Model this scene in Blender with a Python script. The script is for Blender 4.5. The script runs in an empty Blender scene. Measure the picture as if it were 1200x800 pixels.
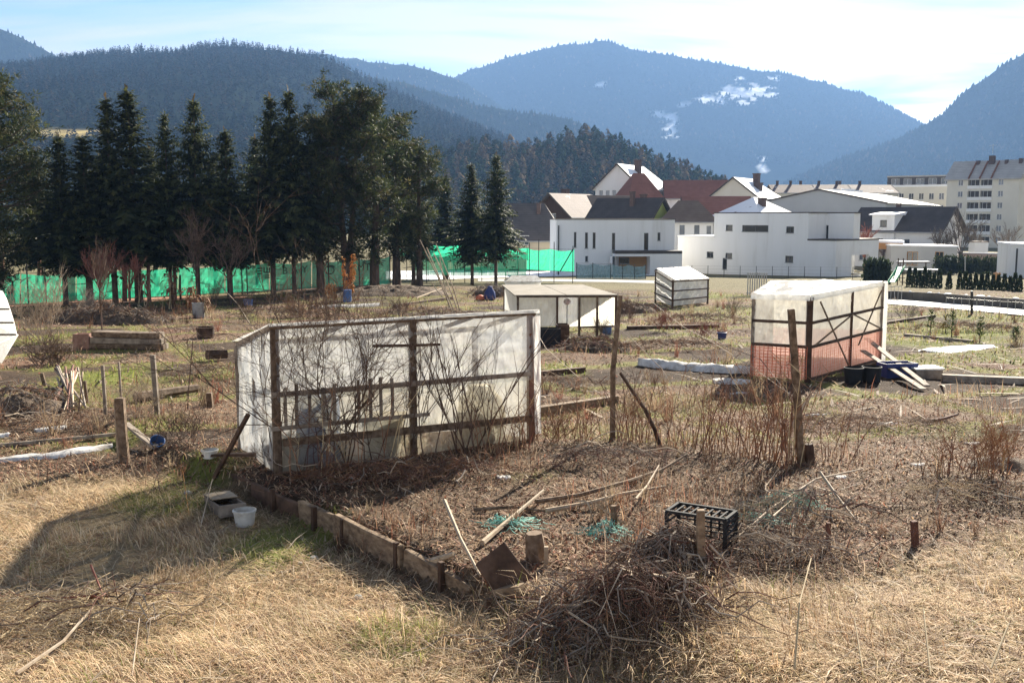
import bpy, bmesh, math, random
import numpy as np
from mathutils import Vector, Matrix, Quaternion
random.seed(11)
rng = np.random.default_rng(11)
scene = bpy.context.scene
COL = scene.collection
R = math.radians

# ------------------------------------------------------------------ camera
FPX, IW, IH, HORIZON = 1200.0, 1200.0, 800.0, 255.0
CAM_Z = 3.4
PITCH = math.atan((IH / 2 - HORIZON) / FPX)
cam_data = bpy.data.cameras.new('camera')
cam_data.lens = 36.0; cam_data.sensor_width = 36.0
cam_data.clip_start = 0.1; cam_data.clip_end = 20000.0
cam = bpy.data.objects.new('camera', cam_data)
cam.location = (0, 0, CAM_Z)
cam.rotation_euler = (math.pi / 2 - PITCH, 0, 0)
COL.objects.link(cam); scene.camera = cam

# ------------------------------------------------------------------ sun, sky, exposure
SUN_EL, SUN_AZ = R(28.0), R(27.0)          # azimuth clockwise from the view direction (+Y)
sun_dir = Vector((math.sin(SUN_AZ) * math.cos(SUN_EL), math.cos(SUN_AZ) * math.cos(SUN_EL), math.sin(SUN_EL)))
sd = bpy.data.lights.new('sun', 'SUN'); sd.energy = 5.0; sd.angle = R(0.53); sd.color = (1.0, 0.91, 0.76)
sun = bpy.data.objects.new('sun', sd); sun.location = (30, 40, 60)
sun.rotation_euler = sun_dir.to_track_quat('Z', 'Y').to_euler(); COL.objects.link(sun)

world = bpy.data.worlds.new('World'); scene.world = world; world.use_nodes = True
wn = world.node_tree; wn.nodes.clear()
def wnode(t, **k):
    n = wn.nodes.new(t)
    for a, b in k.items(): setattr(n, a, b)
    return n
w_out = wnode('ShaderNodeOutputWorld'); w_bg = wnode('ShaderNodeBackground'); w_bg.inputs['Strength'].default_value = 0.05
w_sky = wnode('ShaderNodeTexSky', sky_type='NISHITA', sun_disc=False)
w_sky.sun_elevation = SUN_EL; w_sky.sun_rotation = SUN_AZ
w_sky.air_density = 1.0; w_sky.dust_density = 0.15; w_sky.ozone_density = 5.0; w_sky.altitude = 700
# thin bright cloud sheet, laid out on a flat layer high above the valley
w_tc = wnode('ShaderNodeTexCoord'); w_sep = wnode('ShaderNodeSeparateXYZ')
wn.links.new(w_tc.outputs['Generated'], w_sep.inputs[0])
def wmath(op, a, b=None, clamp=False):
    n = wnode('ShaderNodeMath', operation=op, use_clamp=clamp)
    for i, v in enumerate((a, b)):
        if v is None: continue
        if isinstance(v, (int, float)): n.inputs[i].default_value = v
        else: wn.links.new(v, n.inputs[i])
    return n.outputs[0]
w_z = wmath('ADD', wmath('MAXIMUM', w_sep.outputs['Z'], 0.0), 0.10)
w_u = wmath('DIVIDE', w_sep.outputs['X'], w_z); w_v = wmath('DIVIDE', w_sep.outputs['Y'], w_z)
w_cmb = wnode('ShaderNodeCombineXYZ')
wn.links.new(w_u, w_cmb.inputs[0]); wn.links.new(w_v, w_cmb.inputs[1])
w_map = wnode('ShaderNodeMapping'); w_map.inputs['Rotation'].default_value = (0, 0, R(28)); w_map.inputs['Scale'].default_value = (0.42, 1.0, 1)
w_map.inputs['Location'].default_value = (-3.35, 1.90, 0)
wn.links.new(w_cmb.outputs[0], w_map.inputs[0])
w_n = wnode('ShaderNodeTexNoise'); w_n.inputs['Scale'].default_value = 0.9; w_n.inputs['Detail'].default_value = 7; w_n.inputs['Roughness'].default_value = 0.55; w_n.inputs['Distortion'].default_value = 0.5
wn.links.new(w_map.outputs[0], w_n.inputs['Vector'])
w_ramp = wnode('ShaderNodeValToRGB')
w_ramp.color_ramp.elements[0].position = 0.40; w_ramp.color_ramp.elements[0].color = (0.06, 0.06, 0.06, 1)
w_ramp.color_ramp.elements[1].position = 0.52; w_ramp.color_ramp.elements[1].color = (0.97, 0.97, 0.97, 1)
wn.links.new(w_n.outputs['Fac'], w_ramp.inputs[0])
w_mix = wnode('ShaderNodeMix', data_type='RGBA')
wn.links.new(w_ramp.outputs[0], w_mix.inputs['Factor'])
wn.links.new(w_sky.outputs[0], w_mix.inputs['A'])
# cloud brightness follows the sky behind it: thin cloud glows where it is near the sun
w_bw = wnode('ShaderNodeRGBToBW'); wn.links.new(w_sky.outputs[0], w_bw.inputs[0])
w_cl = wmath('ADD', wmath('MULTIPLY', wmath('POWER', w_bw.outputs[0], 1.6), 0.5), 0.6)
w_ct = wnode('ShaderNodeMix', data_type='RGBA', blend_type='MULTIPLY'); w_ct.inputs['Factor'].default_value = 1.0
wn.links.new(w_cl, w_ct.inputs['A']); w_ct.inputs['B'].default_value = (1.03, 1.0, 0.98, 1)
wn.links.new(w_ct.outputs['Result'], w_mix.inputs['B'])
wn.links.new(w_mix.outputs['Result'], w_bg.inputs['Color'])
wn.links.new(w_bg.outputs[0], w_out.inputs['Surface'])

scene.view_settings.view_transform = 'Standard'
scene.view_settings.look = 'None'
scene.view_settings.exposure = 2.05
scene.view_settings.gamma = 1.0
scene.view_settings.use_curve_mapping = False
scene.render.engine = 'CYCLES'
cy = scene.cycles
cy.use_denoising = True
cy.max_bounces = 8; cy.diffuse_bounces = 3; cy.glossy_bounces = 2; cy.transmission_bounces = 4
cy.transparent_max_bounces = 10; cy.volume_bounces = 1
cy.sample_clamp_indirect = 6.0

# ------------------------------------------------------------------ pixel rays used to read real positions off the photograph
CP, SP = math.cos(PITCH), math.sin(PITCH)
def ray(px, py):
    dx = (px - IW / 2) / FPX; dv = (IH / 2 - py) / FPX
    return Vector((dx, CP + dv * SP, -SP + dv * CP))
def P(px, py, Y):
    d = ray(px, py); t = Y / d.y
    return Vector((d.x * t, Y, CAM_Z + d.z * t))

# ------------------------------------------------------------------ noise and the lie of the land
def _hash(ix, iy, seed):
    h = (ix.astype(np.int64) * 374761393 + iy.astype(np.int64) * 668265263 + seed * 1442695041) & 0x7fffffff
    h = ((h ^ (h >> 13)) * 1274126177) & 0x7fffffff
    return ((h ^ (h >> 16)) & 0xffff) / 65535.0
def vn(x, y, scale=1.0, seed=0, octaves=3):
    x = np.asarray(x, float) * scale; y = np.asarray(y, float) * scale
    tot = 0.0; amp = 1.0; s = 0.0
    for o in range(octaves):
        ix = np.floor(x); iy = np.floor(y); fx = x - ix; fy = y - iy
        fx = fx * fx * (3 - 2 * fx); fy = fy * fy * (3 - 2 * fy)
        a = _hash(ix, iy, seed + o); b = _hash(ix + 1, iy, seed + o); c = _hash(ix, iy + 1, seed + o); d = _hash(ix + 1, iy + 1, seed + o)
        tot = tot + amp * ((a * (1 - fx) + b * fx) * (1 - fy) + (c * (1 - fx) + d * fx) * fy)
        s += amp; amp *= 0.5; x = x * 2.03 + 17.1; y = y * 2.03 + 5.7
    return tot / s
def sstep(v, a, b):
    t = np.clip((np.asarray(v, float) - a) / (b - a), 0, 1); return t * t * (3 - 2 * t)
TA = np.array([-3.75, 12.9]); TB = np.array([-0.35, 8.85])      # line of the timber edging
TU = (TB - TA) / np.linalg.norm(TB - TA); TN = np.array([-TU[1], TU[0]])
def side_of_edging(x, y):
    return (x - TA[0]) * TN[0] + (y - TA[1]) * TN[1], ((x - TA[0]) * TU[0] + (y - TA[1]) * TU[1]) / np.linalg.norm(TB - TA)
def zg(x, y):
    x = np.asarray(x, float); y = np.asarray(y, float)
    z = np.interp(y, [-50, 19, 58, 115, 260, 9000], [0, 0, -1.15, -2.9, -3.4, -3.4])
    s, t = side_of_edging(x, y)
    w = 0.10 + 2.2 * np.clip(t - 0.98, 0, 1) + 1.5 * np.clip(-t + 0.0, 0, 1)
    z = z + 0.24 * sstep(s, -0.03 - w * 0.35, 0.03 + w * 0.35) * (1 - sstep(y, 12.5, 18.5))
    z = z + .45 * np.exp(-((x + 8) / 12.0) ** 2 - ((y - 65) / 9.0) ** 2)
    near = 1 - sstep(y, 60, 120)
    z = z + near * ((vn(x, y, 0.35, 3) - 0.5) * 0.16 + (vn(x, y, 2.2, 5) - 0.5) * 0.07)
    return z
def zgf(x, y): return float(zg(x, y))
def G(px, py):
    d = ray(px, py); t = 1.0
    lo, hi = 4.0, 400.0
    for _ in range(32):
        m = 0.5 * (lo + hi)
        p = Vector((0, 0, CAM_Z)) + d * m
        if p.z > zgf(p.x, p.y): lo = m
        else: hi = m
    p = Vector((0, 0, CAM_Z)) + d * hi
    return Vector((p.x, p.y, zgf(p.x, p.y)))
def ground_pt(x, y, dz=0.0): return Vector((x, y, zgf(x, y) + dz))
# ------------------------------------------------------------------ mesh building
class MB:
    def __init__(self): self.v = []; self.f = []; self.m = []; self.mi = 0
    def add(self, vs, fs):
        o = len(self.v); self.v += [tuple(p) for p in vs]
        self.f += [tuple(i + o for i in f) for f in fs]; self.m += [self.mi] * len(fs); return self
    def quad(self, a, b, c, d): return self.add((a, b, c, d), ((0, 1, 2, 3),))
    def poly(self, ps): return self.add(ps, (tuple(range(len(ps))),))
    def hexa(self, b, t):       # four bottom, four top points
        return self.add(list(b) + list(t), ((3, 2, 1, 0), (4, 5, 6, 7), (0, 1, 5, 4), (1, 2, 6, 5), (2, 3, 7, 6), (3, 0, 4, 7)))
    def box(self, x0, x1, y0, y1, z0, z1):
        return self.hexa(((x0, y0, z0), (x1, y0, z0), (x1, y1, z0), (x0, y1, z0)), ((x0, y0, z1), (x1, y0, z1), (x1, y1, z1), (x0, y1, z1)))
    def beam(self, a, b, w, h, up=(0, 0, 1), jit=0.0, w2=None, h2=None):
        a = Vector(a); b = Vector(b); d = (b - a).normalized(); up = Vector(up)
        s = d.cross(up)
        if s.length < 1e-3: s = d.cross(Vector((0, 1, 0)))
        s.normalize(); u = s.cross(d).normalized()
        w2 = w if w2 is None else w2; h2 = h if h2 is None else h2
        def ring(p, w, h):
            return [p + s * (sx * w / 2 + random.uniform(-jit, jit)) + u * (sy * h / 2 + random.uniform(-jit, jit)) for sx, sy in ((-1, -1), (1, -1), (1, 1), (-1, 1))]
        if jit > 0:
            m = (a + b) / 2 + s * random.uniform(-jit, jit) + u * random.uniform(-jit, jit)
            r = ring(a, w, h) + ring(m, (w + w2) / 2, (h + h2) / 2) + ring(b, w2, h2)
            fs = [(3, 2, 1, 0), (8, 9, 10, 11)]
            for k in (0, 4):
                fs += [(k + i, k + (i + 1) % 4, k + 4 + (i + 1) % 4, k + 4 + i) for i in range(4)]
            return self.add(r, fs)
        return self.hexa(ring(a, w, h), ring(b, w2, h2))
    def tube(self, pts, rad, n=5, caps=True, squash=1.0):
        pts = [Vector(p) for p in pts]
        if isinstance(rad, (int, float)): rad = [rad] * len(pts)
        vs = []; fs = []
        ref = Vector((0.31, 0.27, 0.91))
        for i, p in enumerate(pts):
            d = (pts[min(i + 1, len(pts) - 1)] - pts[max(i - 1, 0)])
            if d.length < 1e-6: d = Vector((0, 0, 1))
            d.normalize()
            s = d.cross(ref)
            if s.length < 0.05: s = d.cross(Vector((1, 0, 0)))
            s.normalize(); u = d.cross(s)
            for k in range(n):
                a = 2 * math.pi * k / n
                vs.append(p + s * (math.cos(a) * rad[i]) + u * (math.sin(a) * rad[i] * squash))
        for i in range(len(pts) - 1):
            for k in range(n):
                fs.append((i * n + k, i * n + (k + 1) % n, (i + 1) * n + (k + 1) % n, (i + 1) * n + k))
        if caps:
            fs.append(tuple(range(n - 1, -1, -1))); fs.append(tuple((len(pts) - 1) * n + k for k in range(n)))
        return self.add(vs, fs)
    def lathe(self, c, prof, n=14, cap_bottom=True, cap_top=False, axis=(0, 0, 1)):
        c = Vector(c); q = Vector((0, 0, 1)).rotation_difference(Vector(axis).normalized())
        vs = []; fs = []
        for r, z in prof:
            for k in range(n):
                a = 2 * math.pi * k / n
                vs.append(c + q @ Vector((r * math.cos(a), r * math.sin(a), z)))
        for i in range(len(prof) - 1):
            for k in range(n): fs.append((i * n + k, i * n + (k + 1) % n, (i + 1) * n + (k + 1) % n, (i + 1) * n + k))
        if cap_bottom: fs.append(tuple(range(n - 1, -1, -1)))
        if cap_top: fs.append(tuple((len(prof) - 1) * n + k for k in range(n)))
        return self.add(vs, fs)
    def grid(self, fn, nu, nv, wrap=False):
        vs = [fn(i / nu, j / nv) for j in range(nv + 1) for i in range(nu + 1)]
        fs = [(j * (nu + 1) + i, j * (nu + 1) + i + 1, (j + 1) * (nu + 1) + i + 1, (j + 1) * (nu + 1) + i) for j in range(nv) for i in range(nu)]
        return self.add(vs, fs)
    def build(self, name, mat, parent=None, smooth=False, bevel=0.0, origin=None):
        org = ORG[parent.name] if parent is not None else (Vector(origin) if origin is not None else base_of(self.v))
        me = bpy.data.meshes.new(name)
        me.from_pydata([(x - org[0], y - org[1], z - org[2]) for x, y, z in self.v], [], self.f)
        mats = mat if isinstance(mat, (list, tuple)) else [mat]
        for m in mats: me.materials.append(M[m])
        if len(mats) > 1: me.polygons.foreach_set('material_index', self.m)
        if smooth: me.polygons.foreach_set('use_smooth', [True] * len(me.polygons))
        me.update()
        return link(name, me, parent, org, bevel)
ORG = {}
def base_of(vs):
    a = np.array(vs, float); lo = a.min(0); hi = a.max(0)
    return Vector(((lo[0] + hi[0]) / 2, (lo[1] + hi[1]) / 2, lo[2]))
def link(name, me, parent, org, bevel=0.0):
    o = bpy.data.objects.new(name, me); COL.objects.link(o); ORG[o.name] = Vector(org)
    if parent is not None: o.parent = parent
    else: o.location = org
    if bevel > 0:
        b = o.modifiers.new('bevel', 'BEVEL'); b.width = bevel; b.segments = 1; b.limit_method = 'ANGLE'
    return o
def tag(o, label=None, cat=None, group=None, kind=None):
    if label: o['label'] = label
    if cat: o['category'] = cat
    if group: o['group'] = group
    if kind: o['kind'] = kind
    return o
def thing(name, label, cat, loc, group=None):
    o = bpy.data.objects.new(name, None); COL.objects.link(o); o.location = loc; o.empty_display_size = 0.2
    ORG[o.name] = Vector(loc); return tag(o, label, cat, group)
def copy_tree(o, loc, rz=0.0, sc=(1, 1, 1), label=None):
    c = o.copy(); COL.objects.link(c); c.location = loc; c.rotation_euler = (0, 0, rz); c.scale = sc
    ORG[c.name] = Vector(loc)
    if label: c['label'] = label
    for ch in list(o.children):
        d = ch.copy(); COL.objects.link(d); d.parent = c
        for g in list(ch.children):
            e = g.copy(); COL.objects.link(e); e.parent = d
    return c
def np_mesh(name, verts, tris, mat, parent=None, org=(0, 0, 0), col=None, smooth=False, kind=None):
    verts = np.asarray(verts, np.float32) - np.asarray(org, np.float32); tris = np.asarray(tris, np.int32)
    me = bpy.data.meshes.new(name); n = len(tris); k = tris.shape[1]
    me.vertices.add(len(verts)); me.vertices.foreach_set('co', verts.ravel())
    me.loops.add(n * k); me.loops.foreach_set('vertex_index', tris.ravel())
    me.polygons.add(n); me.polygons.foreach_set('loop_start', np.arange(0, n * k, k, dtype=np.int32))
    if smooth: me.polygons.foreach_set('use_smooth', np.ones(n, bool))
    if col is not None:
        at = me.attributes.new('col', 'FLOAT_COLOR', 'POINT')
        c4 = np.ones((len(verts), 4), np.float32); c4[:, :3] = col; at.data.foreach_set('color', c4.ravel())
    me.materials.append(M[mat]); me.update(calc_edges=True)
    o = link(name, me, parent, org)
    if kind: o['kind'] = kind
    return o

# ------------------------------------------------------------------ materials
M = {}
class NT:
    def __init__(self, name):
        self.mat = bpy.data.materials.new(name); self.mat.use_nodes = True; self.t = self.mat.node_tree; self.t.nodes.clear(); M[name] = self.mat
        self.out = self.n('ShaderNodeOutputMaterial')
    def n(self, typ, **k):
        x = self.t.nodes.new(typ)
        for a, b in k.items(): setattr(x, a, b)
        return x
    def l(self, a, b): self.t.links.new(a, b)
    def math(self, op, a, b=None, clamp=False):
        x = self.n('ShaderNodeMath', operation=op, use_clamp=clamp)
        for i, v in enumerate((a, b)):
            if v is None: continue
            if isinstance(v, (int, float)): x.inputs[i].default_value = v
            else: self.l(v, x.inputs[i])
        return x.outputs[0]
    def noise(self, scale, detail=6, rough=0.6, stretch=None, coord='Object', dist=0.0, loc=None):
        tc = self.n('ShaderNodeTexCoord'); v = tc.outputs[coord]
        if stretch or loc:
            mp = self.n('ShaderNodeMapping')
            if stretch: mp.inputs['Scale'].default_value = stretch
            if loc: mp.inputs['Location'].default_value = loc
            self.l(v, mp.inputs[0]); v = mp.outputs[0]
        t = self.n('ShaderNodeTexNoise'); t.inputs['Scale'].default_value = scale; t.inputs['Detail'].default_value = detail; t.inputs['Roughness'].default_value = rough; t.inputs['Distortion'].default_value = dist
        self.l(v, t.inputs['Vector']); return t.outputs['Fac']
    def ramp(self, fac, cols, lo=0.3, hi=0.7):
        r = self.n('ShaderNodeValToRGB'); e = r.color_ramp.elements
        while len(e) < len(cols): e.new(0.5)
        for i, c in enumerate(cols):
            e[i].position = lo + (hi - lo) * i / max(1, len(cols) - 1); e[i].color = (*c, 1)
        self.l(fac, r.inputs[0]); return r.outputs[0]
    def mix(self, fac, a, b, blend='MIX'):
        x = self.n('ShaderNodeMix', data_type='RGBA', blend_type=blend)
        for k, v in (('Factor', fac), ('A', a), ('B', b)):
            if isinstance(v, (int, float)): x.inputs[k].default_value = v
            elif isinstance(v, tuple): x.inputs[k].default_value = (*v, 1)
            else: self.l(v, x.inputs[k])
        return x.outputs['Result']
    def objvar(self, col, amt):
        oi = self.n('ShaderNodeObjectInfo'); h = self.n('ShaderNodeHueSaturation')
        v = self.math('ADD', self.math('MULTIPLY', oi.outputs['Random'], 2 * amt), 1 - amt)
        self.l(v, h.inputs['Value']); self.l(col, h.inputs['Color']); return h.outputs[0]
    def bsdf(self, col, rough=0.85, spec=0.25, metal=0.0, bump=None, bstr=0.3, bdist=0.02):
        b = self.n('ShaderNodeBsdfPrincipled')
        if isinstance(col, tuple): b.inputs['Base Color'].default_value = (*col, 1)
        else: self.l(col, b.inputs['Base Color'])
        b.inputs['Roughness'].default_value = rough; b.inputs['Specular IOR Level'].default_value = spec; b.inputs['Metallic'].default_value = metal
        if bump is not None:
            bp = self.n('ShaderNodeBump'); bp.inputs['Strength'].default_value = bstr; bp.inputs['Distance'].default_value = bdist
            self.l(bump, bp.inputs['Height']); self.l(bp.outputs[0], b.inputs['Normal'])
        return b.outputs[0]
    def surf(self, s): self.l(s, self.out.inputs['Surface']); return self.mat
def nmat(name, cols, scale=4.0, rough=0.85, bstr=0.3, bscale=None, bdist=0.01, stretch=None, spec=0.25, metal=0.0, var=0.1, lo=0.3, hi=0.7, coord='Object'):
    t = NT(name); c = t.ramp(t.noise(scale, stretch=stretch, coord=coord), cols, lo, hi)
    if var: c = t.objvar(c, var)
    return t.surf(t.bsdf(c, rough, spec, metal, t.noise(bscale or scale * 4, stretch=stretch, coord=coord), bstr, bdist))
# woods
nmat('old_wood', [(0.05, 0.032, 0.02), (0.14, 0.095, 0.062), (0.24, 0.18, 0.13)], 3.0, 0.85, 0.5, 9, 0.006, (4, 4, 4), var=0.25)
nmat('grey_wood', [(0.09, 0.07, 0.055), (0.24, 0.195, 0.155), (0.36, 0.31, 0.25)], 5.0, 0.85, 0.5, 14, 0.006, var=0.25)
nmat('pale_wood', [(0.24, 0.17, 0.11), (0.42, 0.33, 0.23), (0.52, 0.43, 0.32)], 5.0, 0.8, 0.4, 14, 0.005, var=0.2)
nmat('dark_wood', [(0.03, 0.018, 0.012), (0.085, 0.05, 0.033), (0.13, 0.08, 0.055)], 5.0, 0.85, 0.5, 16, 0.006, var=0.2)
nmat('edging_wood', [(0.07, 0.045, 0.03), (0.20, 0.14, 0.09), (0.32, 0.24, 0.16)], 3.5, 0.85, 0.6, 12, 0.008, (2.2, 2.2, 5), var=0.2)
nmat('reddish_wood', [(0.06, 0.028, 0.02), (0.15, 0.07, 0.05), (0.22, 0.12, 0.085)], 6.0, 0.85, 0.4, 16, 0.006, var=0.2)
nmat('bark', [(0.035, 0.025, 0.02), (0.10, 0.072, 0.055), (0.15, 0.11, 0.085)], 7.0, 0.9, 0.7, 20, 0.02, (1, 1, 0.35), var=0.15)
nmat('twig', [(0.055, 0.035, 0.026), (0.13, 0.085, 0.062), (0.22, 0.155, 0.115)], 6.0, 0.85, 0.2, 20, 0.003, var=0.2)
nmat('red_twig', [(0.16, 0.05, 0.035), (0.26, 0.10, 0.07), (0.32, 0.17, 0.12)], 4.0, 0.8, 0.2, 20, 0.003, var=0.15)
nmat('pale_twig', [(0.26, 0.19, 0.13), (0.42, 0.33, 0.24), (0.52, 0.44, 0.34)], 5.0, 0.8, 0.2, 20, 0.003, var=0.2)
nmat('grey_twig', [(0.12, 0.10, 0.085), (0.22, 0.185, 0.155), (0.30, 0.26, 0.22)], 5.0, 0.85, 0.2, 20, 0.003, var=0.2)
nmat('cane', [(0.14, 0.065, 0.035), (0.27, 0.14, 0.08), (0.36, 0.23, 0.13)], 5.0, 0.75, 0.2, 20, 0.002, var=0.2)
nmat('straw_stalk', [(0.34, 0.25, 0.14), (0.48, 0.37, 0.22), (0.56, 0.46, 0.30)], 3.0, 0.75, 0.2, 20, 0.002, var=0.15)
nmat('dry_leaf', [(0.12, 0.055, 0.028), (0.25, 0.13, 0.07), (0.36, 0.22, 0.12)], 6.0, 0.8, 0.3, 20, 0.004, var=0.2)
nmat('orange_leaf', [(0.26, 0.10, 0.03), (0.46, 0.20, 0.05), (0.55, 0.33, 0.12)], 6.0, 0.8, 0.3, 20, 0.004, var=0.2)
# plastics, metal
nmat('black_plastic', [(0.010, 0.011, 0.013), (0.02, 0.021, 0.024)], 8, 0.85, 0.1, 30, 0.002, spec=0.4)
nmat('blue_plastic', [(0.05, 0.12, 0.32), (0.08, 0.18, 0.42)], 3, 0.45, 0.05, 30, 0.002, spec=0.4, var=0.15)
nmat('navy_plastic', [(0.02, 0.03, 0.14), (0.04, 0.06, 0.22)], 3, 0.45, 0.05, 30, 0.002, spec=0.4)
nmat('white_plastic', [(0.36, 0.31, 0.25), (0.62, 0.60, 0.55), (0.74, 0.73, 0.70)], 4, 0.45, 0.1, 30, 0.002, spec=0.4, var=0.05)
nmat('beige_plastic', [(0.55, 0.46, 0.32), (0.66, 0.57, 0.42)], 3, 0.5, 0.1, 30, 0.002)
nmat('orange_plastic', [(0.6, 0.3, 0.14), (0.72, 0.4, 0.2)], 3, 0.5, 0.1, 30, 0.002)
nmat('dark_metal', [(0.035, 0.035, 0.038), (0.07, 0.065, 0.06)], 9, 0.55, 0.1, 40, 0.002, metal=0.3, var=0.1)
nmat('grey_metal', [(0.30, 0.30, 0.30), (0.44, 0.44, 0.43)], 9, 0.5, 0.1, 40, 0.002, metal=0.3)
nmat('rust', [(0.10, 0.04, 0.025), (0.20, 0.085, 0.05), (0.27, 0.13, 0.08)], 9, 0.85, 0.3, 30, 0.003)
nmat('white_fleece', [(0.34, 0.31, 0.27), (0.58, 0.56, 0.53), (0.72, 0.71, 0.69)], 6, 0.9, 0.7, 9, 0.02, var=0.05)
nmat('white_cloth', [(0.70, 0.69, 0.67), (0.84, 0.83, 0.82)], 5, 0.9, 0.5, 12, 0.01, var=0.0)
nmat('turquoise_net', [(0.10, 0.36, 0.30), (0.20, 0.50, 0.43), (0.4, 0.6, 0.54)], 12, 0.7, 0.3, 30, 0.004)
nmat('brick_block', [(0.20, 0.10, 0.075), (0.32, 0.20, 0.16)], 10, 0.9, 0.4, 40, 0.004)
nmat('concrete', [(0.30, 0.29, 0.275), (0.42, 0.41, 0.39)], 3, 0.9, 0.3, 25, 0.004)
nmat('dark_concrete', [(0.075, 0.07, 0.062), (0.14, 0.125, 0.108)], 1.2, 0.9, 0.4, 9, 0.02)
nmat('dirty_snow', [(0.42, 0.40, 0.38), (0.62, 0.61, 0.60), (0.72, 0.72, 0.72)], 1.2, 0.8, 0.4, 5, 0.03, var=0.0)
nmat('snow', [(0.80, 0.82, 0.86), (0.88, 0.89, 0.91)], 1.5, 0.7, 0.4, 4, 0.03, var=0.0)
nmat('chimney_brick', [(0.07, 0.05, 0.045), (0.13, 0.09, 0.08)], 10, 0.9, 0.4, 40, 0.004)
nmat('earth_heap', [(0.045, 0.032, 0.023), (0.11, 0.08, 0.057), (0.20, 0.15, 0.11)], 6, 0.95, 0.9, 14, 0.05)
def polythene(name, trans, tint, dirt=(0.42, 0.38, 0.28), dirt_amt=0.35, wr=0.5):
    t = NT(name)
    n1 = t.noise(1.6, 5, 0.6, dist=0.6); n2 = t.noise(6.0, 6, 0.6, stretch=(1, 1, 0.35), dist=1.2)
    dm = t.math('MULTIPLY', t.ramp(n1, [(0, 0, 0), (1, 1, 1)], 0.42, 0.72), dirt_amt)
    c = t.mix(dm, tint, dirt)
    bp = t.n('ShaderNodeBump'); bp.inputs['Strength'].default_value = wr; bp.inputs['Distance'].default_value = 0.05; t.l(n2, bp.inputs['Height'])
    tl = t.n('ShaderNodeBsdfTranslucent'); t.l(c, tl.inputs['Color']); t.l(bp.outputs[0], tl.inputs['Normal'])
    df = t.n('ShaderNodeBsdfPrincipled'); t.l(c, df.inputs['Base Color']); df.inputs['Roughness'].default_value = 0.35; df.inputs['Specular IOR Level'].default_value = 0.5; t.l(bp.outputs[0], df.inputs['Normal'])
    m1 = t.n('ShaderNodeMixShader'); m1.inputs[0].default_value = 0.42; t.l(tl.outputs[0], m1.inputs[1]); t.l(df.outputs[0], m1.inputs[2])
    tr = t.n('ShaderNodeBsdfTransparent'); tr.inputs['Color'].default_value = (0.97, 0.98, 0.97, 1)
    f = t.math('SUBTRACT', 1 - trans, t.math('MULTIPLY', t.math('SUBTRACT', n2, 0.5), 0.5), True)
    m2 = t.n('ShaderNodeMixShader'); t.l(f, m2.inputs[0]); t.l(tr.outputs[0], m2.inputs[1]); t.l(m1.outputs[0], m2.inputs[2])
    return t.surf(m2.outputs[0])
polythene('polythene', 0.48, (0.62, 0.635, 0.66), dirt=(0.45, 0.40, 0.30), dirt_amt=0.55, wr=0.9)
polythene('polythene_stained', 0.46, (0.64, 0.61, 0.51), dirt=(0.30, 0.24, 0.14), dirt_amt=0.8, wr=0.9)
polythene('polythene_clear', 0.42, (0.9, 0.9, 0.88), dirt_amt=0.3)
polythene('polythene_white', 0.08, (0.93, 0.93, 0.91), dirt_amt=0.2)
polythene('polythene_cream', 0.15, (0.88, 0.86, 0.78), dirt=(0.5, 0.4, 0.25), dirt_amt=0.3)
polythene('polythene_pink', 0.25, (0.92, 0.58, 0.50), dirt=(0.7, 0.42, 0.33), dirt_amt=0.3)
polythene('green_screen', 0.12, (0.04, 0.50, 0.29), dirt=(0.06, 0.42, 0.27), dirt_amt=0.5, wr=0.35)
polythene('dark_green_screen', 0.25, (0.010, 0.105, 0.062), dirt=(0.009, 0.07, 0.045), dirt_amt=0.5, wr=0.3)
polythene('blue_grey_screen', 0.2, (0.030, 0.055, 0.075), dirt=(0.02, 0.04, 0.05), dirt_amt=0.5, wr=0.3)
# leaf-like stuff carries its own colour per blade
def colmat(name, rough=0.8, trans=0.25, spec=0.2):
    t = NT(name); a = t.n('ShaderNodeAttribute', attribute_name='col')
    b = t.bsdf(a.outputs['Color'], rough, spec)
    tl = t.n('ShaderNodeBsdfTranslucent'); t.l(a.outputs['Color'], tl.inputs['Color'])
    m = t.n('ShaderNodeMixShader'); m.inputs[0].default_value = trans; t.l(b, m.inputs[1]); t.l(tl.outputs[0], m.inputs[2])
    t.surf(m.outputs[0])
colmat('blades', 0.75, 0.35); colmat('needles', 0.7, 0.34, 0.35); colmat('forest', 1.0, 0.0, 0.0)
# building skins
nmat('white_render', [(0.70, 0.69, 0.67), (0.82, 0.82, 0.815), (0.85, 0.85, 0.85)], 0.9, 0.85, 0.1, 20, 0.004, (1, 1, 0.12), var=0.03, lo=.25, hi=.6)
nmat('cream_render', [(0.61, 0.58, 0.50), (0.69, 0.66, 0.58)], 0.3, 0.85, 0.1, 20, 0.004, var=0.03)
nmat('beige_render', [(0.52, 0.45, 0.34), (0.60, 0.53, 0.41)], 0.3, 0.85, 0.1, 20, 0.004, var=0.03)
nmat('grey_render', [(0.40, 0.40, 0.40), (0.48, 0.48, 0.47)], 0.3, 0.85, 0.1, 20, 0.004, var=0.03)
nmat('lime_render', [(0.48, 0.56, 0.17), (0.55, 0.62, 0.22)], 0.3, 0.85, 0.1, 20, 0.004, var=0.03)
nmat('pink_render', [(0.50, 0.34, 0.27), (0.58, 0.41, 0.33)], 0.3, 0.85, 0.1, 20, 0.004, var=0.03)
nmat('hall_sheet', [(0.33, 0.35, 0.37), (0.38, 0.40, 0.42)], 0.25, 0.6, 0.1, 3, 0.02, var=0.0)
nmat('timber_cladding', [(0.05, 0.03, 0.022), (0.09, 0.06, 0.045)], 1.2, 0.85, 0.3, 8, 0.02, (6, 6, 0.4), var=0.0)
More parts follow.
